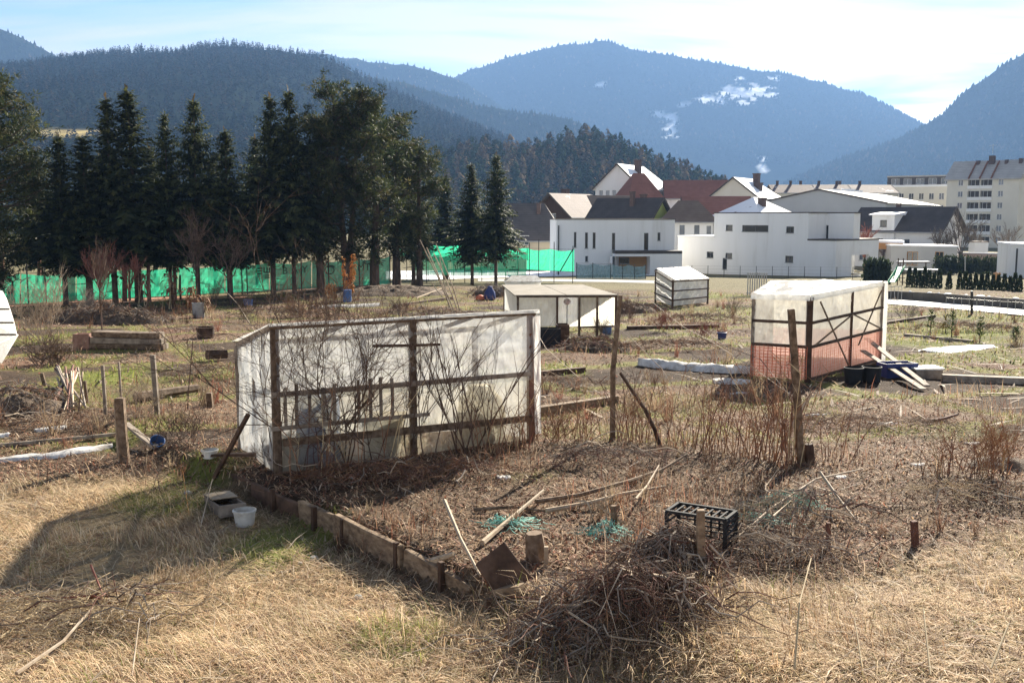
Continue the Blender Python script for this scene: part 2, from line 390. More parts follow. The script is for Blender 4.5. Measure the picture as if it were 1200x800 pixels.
nmat('orange_wood', [(0.38, 0.20, 0.08), (0.50, 0.29, 0.13)], 1.0, 0.8, 0.2, 8, 0.01, var=0.0)
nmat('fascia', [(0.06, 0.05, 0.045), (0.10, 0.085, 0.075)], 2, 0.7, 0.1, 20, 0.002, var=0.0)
nmat('window_frame', [(0.08, 0.08, 0.085), (0.13, 0.13, 0.135)], 3, 0.5, 0.05, 20, 0.002, var=0.0)
nmat('white_frame', [(0.72, 0.72, 0.71), (0.78, 0.78, 0.77)], 3, 0.5, 0.05, 20, 0.002, var=0.0)
def glass(name, c):
    t = NT(name); n = t.noise(0.35, 2); t.surf(t.bsdf(t.objvar(t.ramp(n, [tuple(0.7 * v for v in c), c]), 0.3), 0.08, 0.6))
glass('dark_glass', (0.022, 0.026, 0.03)); glass('grey_glass', (0.10, 0.12, 0.15))
def roofing(name, a, b, course, snow=0.0):
    t = NT(name)
    tc = t.n('ShaderNodeTexCoord'); sp = t.n('ShaderNodeSeparateXYZ'); t.l(tc.outputs['Object'], sp.inputs[0])
    w = t.math('FRACT', t.math('MULTIPLY', sp.outputs['Z'], 1 / course))
    n = t.noise(0.7, 6, 0.65); c = t.ramp(n, [a, b])
    edge = t.math('LESS_THAN', w, 0.22)
    c = t.mix(t.math('MULTIPLY', edge, 0.4), c, tuple(0.5 * v for v in a))
    if snow:
        sm = t.ramp(t.noise(0.35, 6, 0.62, loc=(snow * 31, 0, 0)), [(0, 0, 0), (1, 1, 1)], snow, snow + 0.05)
        c = t.mix(sm, c, (0.84, 0.86, 0.9))
    t.surf(t.bsdf(c, 0.75, 0.3, 0, w, 0.5, 0.04))
roofing('grey_tiles', (0.075, 0.068, 0.068), (0.13, 0.115, 0.112), 0.28)
roofing('mauve_tiles', (0.12, 0.085, 0.08), (0.19, 0.14, 0.13), 0.25, 0.62)
roofing('dark_tiles', (0.050, 0.043, 0.042), (0.085, 0.073, 0.070), 0.25)
roofing('brown_tiles', (0.12, 0.085, 0.065), (0.185, 0.14, 0.11), 0.25)
roofing('red_tiles', (0.20, 0.085, 0.065), (0.28, 0.13, 0.10), 0.25)
roofing('snowy_tiles', (0.14, 0.06, 0.05), (0.20, 0.09, 0.075), 0.25, 0.34)
roofing('hall_roof', (0.24, 0.25, 0.26), (0.34, 0.35, 0.355), 1.2)
roofing('apartment_roof', (0.36, 0.34, 0.32), (0.48, 0.46, 0.43), 0.4)
# ------------------------------------------------------------------ ground: what grows or lies where
def edge_noise(x, y, s=0.9, a=0.8, seed=21): return (vn(x, y, s, seed) - 0.5) * a
def straw_mask(x, y):
    s, t = side_of_edging(x, y)
    left = sstep(-s + edge_noise(x, y, 1.2, 0.5), 0.0, 0.25) * (1 - sstep(y + edge_noise(x, y, 0.8, 1.6), 12.2, 13.4))
    yl = np.interp(x, [-9, -.35, 1.0, 2.3, 4.0, 5.4, 10], [8.6, 8.05, 8.0, 8.5, 9.3, 10.4, 12.0])
    low = sstep(yl - y + edge_noise(x, y, 1.1, 1.0, 25), -0.2, 0.3)
    return np.maximum(left, low)
GREEN = []      # (x, y, rx, ry, weight)
def green_at(px, py, wpx, hm, w=1.0):
    g = G(px, py); GREEN.append((g.x, g.y, wpx / 2 * g.y / FPX, hm / 2, w))
for a in ((130, 440, 110, 6, 1.0), (95, 425, 60, 5, .9), (160, 500, 80, 3.0, .8), (240, 560, 120, 1.8, .7), (325, 640, 130, 1.5, .95), (200, 590, 140, 1.4, .7), (230, 560, 90, 1.2, .9),
          (60, 395, 70, 5, .8), (215, 352, 50, 8, .9), (660, 432, 60, 3, .9), (640, 340, 60, 9, .7), (820, 345, 120, 12, .7), (860, 365, 160, 9, .45),
          (1090, 385, 190, 10, .9), (1160, 372, 160, 9, .7), (1060, 400, 90, 5, .7), (700, 400, 100, 6, .5), (930, 480, 160, 3, .35), (690, 505, 160, 2, .45),
          (1000, 360, 100, 10, .5), (500, 352, 120, 10, .35), (1110, 500, 160, 2.5, .3), (800, 470, 140, 3, .35), (480, 750, 120, .9, .55), (620, 560, 120, 1.2, .3)):
    green_at(*a)
def green_mask(x, y):
    g = np.zeros_like(np.asarray(x, float)); n = (vn(x, y, 0.8, 31) - 0.5) * 1.1
    for cx, cy, rx, ry, w in GREEN:
        d = np.sqrt(((x - cx) / rx) ** 2 + ((y - cy) / ry) ** 2)
        g = np.maximum(g, w * (1 - sstep(d + n, 0.45, 1.15)))
    far = sstep(y, 66, 80) * (0.35 + 0.5 * (vn(x, y, 0.05, 41) > 0.5))
    path, st, act, d = plots(x, y); g = np.maximum(g, path * .55); g = np.maximum(g, act * (st > .86) * .6 * sstep(vn(x, y, .7, 33), .35, .6))
    return np.maximum(g, far)
# allotment plots: beds about 5 x 3.4 m set askew, with trodden paths between; each bed has its own state
def plots(x, y):
    x = np.asarray(x, float); y = np.asarray(y, float); ca, sa = math.cos(R(28)), math.sin(R(28)); wx = x + (vn(x, y, .4, 43) - .5) * .8; wy = y + (vn(x, y, .4, 44) - .5) * .8
    u = (wx * ca + wy * sa) / 5.2; v = (-wx * sa + wy * ca) / 3.3; iu = np.floor(u); u2 = u; v2 = v + .37 * (iu % 3); iv = np.floor(v2); fu = (u2 - iu) * 5.2; fv = (v2 - iv) * 3.3
    d = np.minimum(np.minimum(fu, 5.2 - fu), np.minimum(fv, 3.3 - fv)); state = _hash(iu, iv, 77); act = sstep(y + (vn(x, y, .3, 45) - .5) * 2, 13.8, 15.2) * (1 - sstep(y, 58, 66))
    path = (1 - sstep(d, .18, .34)) * act; return path, state, act, d
def bare_mask(x, y):
    path, st, act, d = plots(x, y); return act * (st < .38) * sstep(d, .2, .5)
def mixc(a, b, m): return a * (1 - m[:, None]) + b * m[:, None]
def ground_colour(x, y):
    soil = mixc(np.array((0.10, 0.070, 0.048)), np.array((0.24, 0.175, 0.12)), vn(x, y, 0.9, 51, 4))
    dark = sstep(vn(x, y, 0.35, 52, 3), 0.52, 0.66); soil = mixc(soil, np.array((0.062, 0.042, 0.03)), dark * 0.75)
    red = sstep(vn(x, y, 0.25, 53, 3), 0.55, 0.7); soil = mixc(soil, np.array((0.20, 0.115, 0.085)), red * 0.5)
    path, st, act, d = plots(x, y); soil = mixc(soil, np.array((0.055, 0.038, 0.028)) * (.7 + .6 * vn(x, y, 1.4, 55))[:, None], bare_mask(x, y) * .8)
    soil = mixc(soil, np.array((0.20, 0.17, 0.085)), path * .75)
    c = mixc(soil, np.array((0.38, 0.285, 0.17)), straw_mask(x, y) * 0.9)
    c = mixc(c, np.array((0.20, 0.225, 0.05)), green_mask(x, y) * 0.85)
    town = sstep(y, 60, 75); tc = mixc(np.array((0.13, 0.115, 0.06)), np.array((0.20, 0.175, 0.10)), vn(x, y, 0.12, 54, 4))
    return mixc(c, tc, town)
t = NT('ground'); a = t.n('ShaderNodeAttribute', attribute_name='col')
n1 = t.noise(9.0, 8, 0.7); n2 = t.noise(45.0, 6, 0.7)
c = t.mix(1.0, a.outputs['Color'], t.ramp(n1, [(0.55, 0.53, 0.5), (1.0, 1.0, 1.0), (1.4, 1.36, 1.3)], 0.3, 0.72), 'MULTIPLY')
c = t.mix(1.0, c, t.ramp(n2, [(0.6, 0.6, 0.6), (1.25, 1.24, 1.22)], 0.32, 0.68), 'MULTIPLY')
t.surf(t.bsdf(c, 0.95, 0.1, 0, t.math('ADD', n1, t.math('MULTIPLY', n2, 0.5)), 0.9, 0.07))
def graded(segs):
    out = []
    for a, b, n in segs: out += list(np.linspace(a, b, n, endpoint=False))
    return np.array(out + [segs[-1][1]])
gx = graded([(-3400, -800, 10), (-800, -150, 16), (-150, -40, 26), (-40, -14, 46), (-14, 14, 215), (14, 40, 46), (40, 150, 26), (150, 800, 16), (800, 3400, 10)])
gy = graded([(-150, 0, 10), (0, 6, 16), (6, 17, 125), (17, 30, 72), (30, 66, 72), (66, 120, 40), (120, 500, 24), (500, 4900, 16)])
GX, GY = np.meshgrid(gx, gy); gz = zg(GX, GY)
gv = np.stack([GX.ravel(), GY.ravel(), gz.ravel()], 1)
nx_ = len(gx); I = np.arange((len(gy) - 1) * nx_).reshape(len(gy) - 1, nx_)[:, :-1].ravel()
gq = np.stack([I, I + 1, I + nx_ + 1, I + nx_], 1)
ground = np_mesh('ground', gv, gq, 'ground', col=ground_colour(gv[:, 0], gv[:, 1]), smooth=True, kind='structure')

# ------------------------------------------------------------------ hills and mountains with their woods
def conifer_proto(tiers, sides, jag):
    vs = []; fs = []; r0 = np.random.default_rng(5)
    for k in range(tiers):
        zb = 0.08 + 0.92 * k / tiers * 0.9; zt = min(1.0, zb + 0.95 / tiers * 1.5 + 0.05)
        rad = 0.23 * (1 - zb) + 0.02
        o = len(vs); n = sides * 2 if jag else sides
        for i in range(n):
            a = 2 * math.pi * i / n + k; rr = rad * ((1.15 if i % 2 == 0 else 0.62) if jag else 1.0) * r0.uniform(0.85, 1.15)
            vs.append((rr * math.cos(a), rr * math.sin(a), zb - (0.03 if i % 2 == 0 else -0.01)))
        vs.append((0, 0, zt)); ap = len(vs) - 1
        fs += [(o + i, o + (i + 1) % n, ap) for i in range(n)]
    return np.array(vs), np.array(fs)
def fuzzy_proto(n, size, seed, blunt=.62, rad=.25):
    r0 = np.random.default_rng(seed); vs = []; fs = []
    for k in range(n):
        z = r0.uniform(.06, 1.0) ** .9; a = r0.uniform(0, 6.283); rr = rad * (1 - z) ** blunt * r0.uniform(.55, 1.05) + .008
        c = np.array((rr * math.cos(a), rr * math.sin(a), z)); o_ = np.array((math.cos(a), math.sin(a), -.9)); sd_ = np.array((-math.sin(a), math.cos(a), r0.uniform(-.3, .3))); s = size * (1.15 - .6 * z) * r0.uniform(.7, 1.3)
        o = len(vs); vs += [c - sd_ * s * .55 - o_ * s * .35, c + sd_ * s * .55 - o_ * s * .35, c + o_ * s * .6]; fs.append((o, o + 1, o + 2))
    return np.array(vs), np.array(fs)
def round_proto(seed):
    r0 = np.random.default_rng(seed); vs = []; fs = []
    for k in range(46):
        v = r0.normal(size=3); v /= np.linalg.norm(v); v *= r0.uniform(0.75, 1.0)
        c = np.array((0.22 * v[0], 0.22 * v[1], 0.58 + 0.40 * v[2])); d1 = r0.normal(size=3) * 0.06; d2 = r0.normal(size=3) * 0.06
        o = len(vs); vs += [c - d1 - d2 * .5, c + d1 - d2 * .5, c + d2]; fs.append((o, o + 1, o + 2))
    return np.array(vs), np.array(fs)
FAR_P = conifer_proto(2, 5, False); MID_P = fuzzy_proto(22, .17, 8, .75); NEAR_P = fuzzy_proto(80, .115, 9, .55, .24)
def scatter_trees(pos, h, proto, cols, wide=1.0, rs=None):
    V, F = proto; n = len(pos); a = rs.uniform(0, 6.28, n); ca, sa = np.cos(a), np.sin(a)
    w = h * wide * rs.uniform(0.75, 1.25, n)
    X = (V[None, :, 0] * ca[:, None] - V[None, :, 1] * sa[:, None]) * w[:, None] + pos[:, 0:1]
    Y = (V[None, :, 0] * sa[:, None] + V[None, :, 1] * ca[:, None]) * w[:, None] + pos[:, 1:2]
    Z = V[None, :, 2] * h[:, None] + pos[:, 2:3] - 0.5
    vs = np.stack([X, Y, Z], 2).reshape(-1, 3); fs = (F[None] + (np.arange(n) * len(V))[:, None, None]).reshape(-1, 3)
    return vs, fs, np.repeat(cols, len(V), axis=0)
def ridge_fn(pts, D, drop):
    w = [P(px, py, D) for px, py in pts]; xs = np.array([p.x for p in w]); zs = np.array([p.z for p in w]) - drop
    return lambda x: np.interp(x, xs, zs)
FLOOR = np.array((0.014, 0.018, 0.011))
t = NT('hill_ground'); a = t.n('ShaderNodeAttribute', attribute_name='col')
c = t.mix(1.0, a.outputs['Color'], t.ramp(t.noise(0.03, 9, 0.75), [(0.45, 0.45, 0.45), (1.0, 1.0, 1.0), (1.7, 1.65, 1.5)]), 'MULTIPLY')
t.surf(t.bsdf(c, 1.0, 0.0))
def hill(name, ridge, D, y0, x0, x1, nx, ny, drop=8.0, prof=1.15, gully=0.05, back=0.35, seed=1, clear=None, base=-4.0, side_fall=True):
    rf = ridge_fn(ridge, D, drop); depth = D - y0
    def H(x, y):
        tt = (np.asarray(y, float) - y0) / depth; zr = rf(x)
        up = np.clip(tt, 0, 1) ** prof; dn = np.clip(1 - (tt - 1) / back, 0, 1)
        f = np.where(tt <= 1, up, dn)
        gl = (vn(x, y, 5.0 / depth, seed, 4) - 0.5) * gully * 2 * np.maximum(zr, 20) * np.clip(tt * (1 - tt) * 4, 0, 1)
        rg = (vn(x, y, 30.0 / depth, seed + 7, 2) - 0.5) * 0.03 * np.maximum(zr, 20) * np.clip(tt, 0, 1)
        return base + (zr - base) * f + gl + rg
    xs = np.linspace(x0, x1, nx); ys = np.concatenate([np.linspace(y0, D, ny), np.linspace(D, D + depth * back, 8)[1:]])
    X, Y = np.meshgrid(xs, ys); Z = H(X, Y)
    v = np.stack([X.ravel(), Y.ravel(), Z.ravel()], 1); I = np.arange((len(ys) - 1) * nx).reshape(-1, nx)[:, :-1].ravel()
    q = np.stack([I, I + 1, I + nx + 1, I + nx], 1)
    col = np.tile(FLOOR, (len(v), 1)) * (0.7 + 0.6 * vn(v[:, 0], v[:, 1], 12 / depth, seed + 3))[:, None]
    if clear is not None:
        m, cc = clear(v[:, 0], v[:, 1], v[:, 2]); col = col * (1 - m[:, None]) + cc * m[:, None]
    np_mesh(name, v, q, 'hill_ground', col=col, smooth=True, kind='structure')
    return H
def wood(name, H, x0, x1, y0, y1, step, h0, h1, proto, seed, clear=None, brown=0.12, wide=1.0, label=None, mask=None, tone=1.0):
    rs = np.random.default_rng(seed)
    xs, ys = np.meshgrid(np.arange(x0, x1, step), np.arange(y0, y1, step)); x = xs.ravel() + rs.uniform(-.5, .5, xs.size) * step * 1.1; y = ys.ravel() + rs.uniform(-.5, .5, xs.size) * step * 1.1
    z = H(x, y); keep = z > -3.0
    if clear is not None: keep &= clear(x, y, z)[0] < 0.12
    if mask is not None: keep &= mask(x, y, z)
    keep &= rs.uniform(0, 1, len(x)) < 0.93
    pos = np.stack([x, y, z], 1)[keep]; n = len(pos)
    h = rs.uniform(h0, h1, n) * (0.75 + 0.5 * vn(pos[:, 0], pos[:, 1], 0.01, seed))
    g = rs.uniform(0.65, 1.35, n)[:, None]; cols = np.array((0.030, 0.044, 0.024)) * g * tone
    br = rs.uniform(0, 1, n) < brown * 2 * vn(pos[:, 0], pos[:, 1], 0.006, seed + 1); cols[br] = np.array((0.115, 0.085, 0.05)) * g[br] * tone
    vs, fs, cl = scatter_trees(pos, h, proto, cols, wide, rs)
    o = np_mesh(name, vs, fs, 'forest', col=cl, kind='stuff'); tag(o, label, 'forest')
    return o
def blob(x, y, z, cx, cz, rx, rz, seed):
    d = np.sqrt(((x - cx) / rx) ** 2 + ((z - cz) / rz) ** 2) + (vn(x, z * 2.6, 4.5 / rx, seed, 4) - 0.5) * 2.4
    return 1 - sstep(d, 0.7, 0.85)
# far mountain with snow clearings
def far_clear(x, y, z):
    m = np.zeros_like(x)
    for px, py, w, h in ((872, 108, 34, 13), (835, 116, 18, 6), (780, 137, 14, 5), (787, 150, 8, 14), (805, 122, 12, 4), (893, 190, 3, 7), (905, 92, 10, 3), (700, 100, 8, 3), (893, 196, 3, 6)):
        c0 = P(px, py, 3600.0); k = 3600.0 / FPX
        xr = x * 3600.0 / y; zr = CAM_Z + (z - CAM_Z) * 3600.0 / y
        m = np.maximum(m, blob(xr, y, zr, c0.x, c0.z, w * k, h * k, 61))
    return m, np.array((0.84, 0.86, 0.9))
hF = hill('far_mountain_terrain', [(300, 190), (400, 150), (480, 108), (530, 88), (548, 80), (590, 66), (640, 53), (675, 48), (710, 46), (750, 56), (790, 61), (830, 69), (880, 80), (930, 84), (975, 97), (1010, 107), (1040, 120), (1070, 140), (1110, 165), (1200, 200), (1320, 225)], 4200, 2500, -1100, 2700, 190, 70, 12, 1.25, 0.07, clear=far_clear, seed=2)
wood('far_mountain_woods', hF, -800, 1750, 3050, 4240, 17, 9, 15, FAR_P, 3, far_clear, 0.1, 2.0, tone=.5, label='hazy blue conifer woods covering the far mountain')
hB = hill('back_ridge_terrain', [(-200, 120), (250, 80), (330, 62), (370, 58), (410, 64), (440, 70), (480, 73), (510, 80), (545, 92), (600, 130), (700, 190)], 3300, 2400, -2300, 300, 90, 30, 10, 1.1, 0.05, seed=5)
wood('back_ridge_woods', hB, -1100, 100, 3180, 3330, 14, 7, 11, FAR_P, 6, None, .12, 1.6, label='pale blue woods on the low saddle ridge left of far mountain')
hP = hill('peak_terrain', [(-700, 20), (-400, 40), (-200, -15), (-60, 12), (0, 30), (20, 36), (45, 50), (80, 70), (130, 110), (250, 180)], 2400, 1500, -2700, -500, 90, 40, 10, 1.1, 0.06, seed=8)
wood('peak_woods', hP, -1450, -780, 2000, 2430, 11, 7, 11, FAR_P, 9, None, .12, 1.5, tone=.7, label='blue-grey woods on the peak cut by the photo edge at top left')
hM = hill('middle_ridge_terrain', [(300, 80), (420, 84), (470, 92), (510, 103), (560, 118), (600, 126), (640, 130), (670, 136), (700, 152), (760, 190), (860, 230)], 2200, 1500, -900, 600, 100, 40, 9, 1.15, 0.06, seed=11)
wood('middle_ridge_woods', hM, -420, 320, 1800, 2230, 10.5, 7, 11, FAR_P, 12, None, .12, 1.5, tone=.7, label='blue forested spur running down behind the wooded knoll')
hR = hill('right_mountain_terrain', [(820, 245), (905, 218), (930, 206), (960, 192), (1000, 178), (1050, 160), (1085, 142), (1105, 130), (1118, 116), (1140, 97), (1170, 76), (1200, 60), (1300, 12), (1500, -40), (1900, -60)], 2600, 1300, 300, 3200, 170, 60, 9, 1.1, 0.06, seed=14)
wood('right_mountain_woods', hR, 480, 1500, 1780, 2630, 11.5, 8, 13, FAR_P, 15, None, .14, 1.9, tone=.5, label='dark blue conifer slope rising to the right photo edge')
def meadow(x, y, z):
    m = sstep(y + (vn(x, y, 0.01, 70) - .5) * 60, 672, 684) * (1 - sstep(y + (vn(x, y, 0.01, 71) - .5) * 50, 722, 732)) * (1 - sstep(x + (vn(x, y, .02, 73) - .5) * 90, -290, -270))
    return m, np.stack([0.30 + 0.1 * vn(x, y, 0.02, 72), 0.25 + 0.06 * vn(x, y, 0.02, 72), 0.13 + 0 * x], 1)
hA = hill('left_hill_terrain', [(-900, 20), (-500, 30), (-200, 60), (0, 86), (40, 82), (70, 70), (100, 60), (130, 56), (175, 54), (215, 57), (235, 50), (260, 47), (300, 50), (340, 55), (380, 60), (410, 74), (450, 96), (500, 118), (550, 138), (590, 155), (650, 190), (720, 230), (820, 250)], 1500, 420, -2000, 350, 170, 80, 9, 1.0, 0.05, clear=meadow, seed=17)
wood('left_hill_woods', hA, -950, 120, 440, 1520, 9.0, 6.5, 12, MID_P, 18, meadow, 0.34, 1.35, tone=.36, label='dark green conifer forest on the long hill behind the row of spruces')
hK = hill('knoll_terrain', [(380, 260), (440, 225), (490, 190), (520, 172), (545, 164), (575, 158), (610, 163), (635, 160), (660, 151), (690, 148), (720, 154), (750, 165), (790, 182), (830, 200), (860, 212), (900, 222), (980, 250)], 640, 470, -140, 220, 80, 30, 10, 0.9, 0.05, seed=20)
wood('knoll_woods', hK, -125, 200, 478, 665, 5.6, 7, 13, NEAR_P, 21, None, 0.3, 1.35, tone=1.6, label='green mixed conifers packed over the round knoll behind the houses')
wood('knoll_scrub', hK, -70, 200, 455, 530, 6.0, 4, 9, round_proto(3), 22, None, 1.2, 1.5, label='brown leafless scrub along the foot of the wooded knoll')

# ------------------------------------------------------------------ the valley air
t = NT('haze'); t.t.nodes.clear(); t.out = t.n('ShaderNodeOutputMaterial')
pv = t.n('ShaderNodeVolumePrincipled'); pv.inputs['Color'].default_value = (0.20, 0.355, 0.645, 1); pv.inputs['Density'].default_value = 0.00019; pv.inputs['Anisotropy'].default_value = 0.15
t.l(pv.outputs[0], t.out.inputs['Volume'])
hz = MB().box(-3500, 3500, -160, 5000, -9.0, 800).build('haze', 'haze', origin=(0, 0, 0)); tag(hz, 'thin blue valley haze', 'haze', kind='stuff')
# ------------------------------------------------------------------ buildings
def V2(v): return Vector((v[0], v[1]))
def facade(mb, p0, p1, z0, z1, openings, depth=0.16, gable=None):
    """vertical wall p0->p1 (left to right seen from outside) with real openings (u0,u1,za,zb) and their reveals"""
    p0 = V2(p0); p1 = V2(p1); L = (p1 - p0).length; d = (p1 - p0) / L; n_in = Vector((-d.y, d.x))
    us = sorted({0.0, L} | {min(max(o[k], 0), L) for o in openings for k in (0, 1)}); zs = sorted({z0, z1} | {min(max(o[k], z0), z1) for o in openings for k in (2, 3)})
    def pt(u, z, ins=0.0): q = p0 + d * u + n_in * ins; return (q.x, q.y, z)
    for i in range(len(us) - 1):
        for j in range(len(zs) - 1):
            uc = (us[i] + us[i + 1]) / 2; zc = (zs[j] + zs[j + 1]) / 2
            if any(o[0] < uc < o[1] and o[2] < zc < o[3] for o in openings): continue
            mb.quad(pt(us[i], zs[j]), pt(us[i + 1], zs[j]), pt(us[i + 1], zs[j + 1]), pt(us[i], zs[j + 1]))
    for u0, u1, a, b in [o[:4] for o in openings]:
        mb.quad(pt(u0, a), pt(u1, a), pt(u1, a, depth), pt(u0, a, depth)); mb.quad(pt(u0, b, depth), pt(u1, b, depth), pt(u1, b), pt(u0, b))
        mb.quad(pt(u0, a), pt(u0, a, depth), pt(u0, b, depth), pt(u0, b)); mb.quad(pt(u1, a, depth), pt(u1, a), pt(u1, b), pt(u1, b, depth))
    if gable is not None:
        mb.poly([pt(0, z1), pt(L, z1), pt(L * gable[0], gable[1])])
    return pt
def window(parent, p0, p1, o, name='window', frame='window_frame', glassm='dark_glass', depth=0.14, mull=True, fw=0.07):
    p0 = V2(p0); p1 = V2(p1); L = (p1 - p0).length; d = (p1 - p0) / L; n_in = Vector((-d.y, d.x)); u0, u1, a, b = o[:4]
    def pt(u, z, ins): q = p0 + d * u + n_in * ins; return Vector((q.x, q.y, z))
    m = MB(); ins = depth * 0.8
    for ua, ub, za, zb in ((u0, u1, a, a + fw), (u0, u1, b - fw, b), (u0, u0 + fw, a + fw, b - fw), (u1 - fw, u1, a + fw, b - fw)) + ((((u0 + u1) / 2 - fw / 2, (u0 + u1) / 2 + fw / 2, a + fw, b - fw),) if mull and u1 - u0 > 0.9 else ()):
        m.hexa((pt(ua, za, ins - .05), pt(ub, za, ins - .05), pt(ub, za, ins + .03), pt(ua, za, ins + .03)), (pt(ua, zb, ins - .05), pt(ub, zb, ins - .05), pt(ub, zb, ins + .03), pt(ua, zb, ins + .03)))
    w = m.build(name, frame, parent)
    g = MB(); g.hexa((pt(u0, a, ins), pt(u1, a, ins), pt(u1, a, ins + .02), pt(u0, a, ins + .02)), (pt(u0, b, ins), pt(u1, b, ins), pt(u1, b, ins + .02), pt(u0, b, ins + .02)))
    g.build('pane', glassm, w)
    if a > -2.9:
        sl_ = MB(); sl_.hexa((pt(u0 - .06, a - .05, -.07), pt(u1 + .06, a - .05, -.07), pt(u1 + .06, a - .05, ins - .06), pt(u0 - .06, a - .05, ins - .06)), (pt(u0 - .06, a - .006, -.07), pt(u1 + .06, a - .006, -.07), pt(u1 + .06, a + .006, ins - .06), pt(u0 - .06, a + .006, ins - .06))); sl_.build('sill', 'grey_metal', w)
    return w
def on_wall(px, py, p0, p1):
    """photo ray met with the vertical plane through p0,p1 -> (u, z)"""
    p0 = V2(p0); p1 = V2(p1); d = (p1 - p0).normalized(); n = Vector((-d.y, d.x)); r = ray(px, py)
    t = (p0.dot(n)) / (r.x * n.x + r.y * n.y); q = Vector((r.x * t, r.y * t)); return (q - p0).dot(d), CAM_Z + r.z * t
def rect_on(p0, p1, x0, x1, y0, y1):
    u0, zb = on_wall(x0, y1, p0, p1); u1, zt = on_wall(x1, y0, p0, p1); return (u0, u1, zb, zt)
def block(parent, poly, z0, z1, openings=None, wall='white_render', name='wall', roof='concrete', cap=0.0, depth=0.16, frame='window_frame', capmat='fascia'):
    """flat-roofed volume on a counter-clockwise footprint; openings = {edge index: [(u0,u1,za,zb),...]}"""
    openings = openings or {}; mb = MB(); n = len(poly)
    for i in range(n): facade(mb, poly[i], poly[(i + 1) % n], z0, z1, openings.get(i, []), depth)
    mb.poly([(p[0], p[1], z1) for p in poly])
    w = mb.build(name, wall, parent)
    for i, os_ in openings.items():
        for o in os_:
            if len(o) > 4 and o[4] == 'open': continue
            window(parent, poly[i], poly[(i + 1) % n], o, name='door' if len(o) > 4 and o[4] == 'door' else 'window', depth=depth, frame=frame)
    if cap:
        c = MB(); cx = sum(p[0] for p in poly) / n; cyy = sum(p[1] for p in poly) / n
        e = [(p[0] + (0.09 if p[0] > cx else -0.09), p[1] + (0.09 if p[1] > cyy else -0.09)) for p in poly]
        lo = [(x, y, z1 + 0.004) for x, y in e]; hi = [(x, y, z1 + cap) for x, y in e]
        c.poly(lo[::-1]); c.poly(hi)
        for i in range(n): c.quad(lo[i], lo[(i + 1) % n], hi[(i + 1) % n], hi[i])
        c.build('parapet_cap', capmat, parent)
    return w
def xy(px, Y): p = P(px, 255, Y); return (p.x, p.y)
def zat(py, Y): return P(600, py, Y).z

# --- white flat-roofed house with slit windows (left of the two modern ones)
h = thing('modern_house', 'white flat-roofed house with tall slit windows and covered corner terrace', 'house', (*xy(720, 110), -3.0))
A0, A1 = xy(652, 111), xy(791, 111.5)
dv = (V2(A1) - V2(A0)).normalized(); bk = Vector((-dv.y, dv.x))
poly = [A0, A1, tuple(V2(A1) + bk * 9), tuple(V2(A0) + bk * 9)]
zt = on_wall(652, 257.5, A0, A1)[1]
ops = [rect_on(A0, A1, *r) for r in ((672.5, 675.5, 272, 290), (685.5, 689, 272.5, 291), (694.5, 698, 272.5, 291), (717, 721, 273, 293), (754.5, 760, 273, 293), (770.5, 774, 272.5, 282), (685.8, 689, 300, 306.5))]
block(h, poly, -3.2, zt, {0: ops}, cap=0.10)
fwd = -bk * 2.4
B0, B1 = tuple(V2(xy(718, 111.2)) + fwd), tuple(V2(xy(795, 111.5)) + fwd)
# terrace volume: slab on side walls with an open recess
zs = on_wall(725, 294, B0, B1)[1]
rec = rect_on(B0, B1, 717.5, 762, 300.5, 322)
poly2 = [B0, B1, tuple(V2(B1) - fwd * 0.98), tuple(V2(B0) - fwd * 0.98)]
mbx = MB(); facade(mbx, B0, B1, -3.2, zs - 0.32, [(rec[0], rec[1], rec[2], rec[3])], 2.2)
facade(mbx, B1, poly2[2], -3.2, zs - 0.32, []); facade(mbx, poly2[3], B0, -3.2, zs - 0.32, [])
mbx.build('terrace_wall', 'white_render', h)
mbx = MB(); lo = [(x, y, zs - 0.31) for x, y in poly2]; hi = [(x, y, zs) for x, y in poly2]; mbx.hexa(lo, hi); mbx.build('terrace_slab', 'fascia', h)
mbx = MB(); q0 = V2(B0) + dv * (rec[0] + 1.0) - fwd * 0.9; q1 = V2(B0) + dv * rec[1] - fwd * 0.9
mbx.quad((q0.x, q0.y, -3.1), (q1.x, q1.y, -3.1), (q1.x, q1.y, rec[3]), (q0.x, q0.y, rec[3])); mbx.build('recess_wall', 'orange_wood', h)
wq = rect_on(tuple(q0), tuple(q1), 718, 728, 302, 309); window(h, tuple(q0 - Vector((0, 0.25))), tuple(q1 - Vector((0, 0.25))), (0.1, 1.1, wq[2], wq[3]))
m = MB(); m.tube([(A0[0] + .25, A0[1] - .12, -3), (A0[0] + .25, A0[1] - .12, zt - .6)], 0.07, 6); m.build('downpipe', 'dark_metal', h)

# --- larger white house with terrace cut-out and long slot window
h = thing('modern_house', 'larger white flat-roofed house with roof terrace cut-out and long slot window', 'house', (*xy(900, 112), -3.0))
C0, C1 = xy(795, 119), xy(981, 104); dv = (V2(C1) - V2(C0)).normalized(); bk = Vector((-dv.y, dv.x))
def onC(px): return on_wall(px, 300, C0, C1)[0]
def alongC(u, ins=0.0): q = V2(C0) + dv * u + bk * ins; return (q.x, q.y)
u_b, u_c, LC = onC(836), onC(946), (V2(C1) - V2(C0)).length
z_left = on_wall(815, 277.5, C0, C1)[1]; z_top = on_wall(900, 250, C0, C1)[1]; z_ter = on_wall(960, 282, C0, C1)[1]
def rc(*a): return rect_on(C0, C1, *a)
W = lambda r, u: (r[0] - u, r[1] - u, r[2], r[3])
block(h, [alongC(0), alongC(u_b), alongC(u_b, 8), alongC(0, 8)], -3.2, z_left, {0: [rc(828, 836, 295, 302)]}, cap=0.12, capmat='white_render')
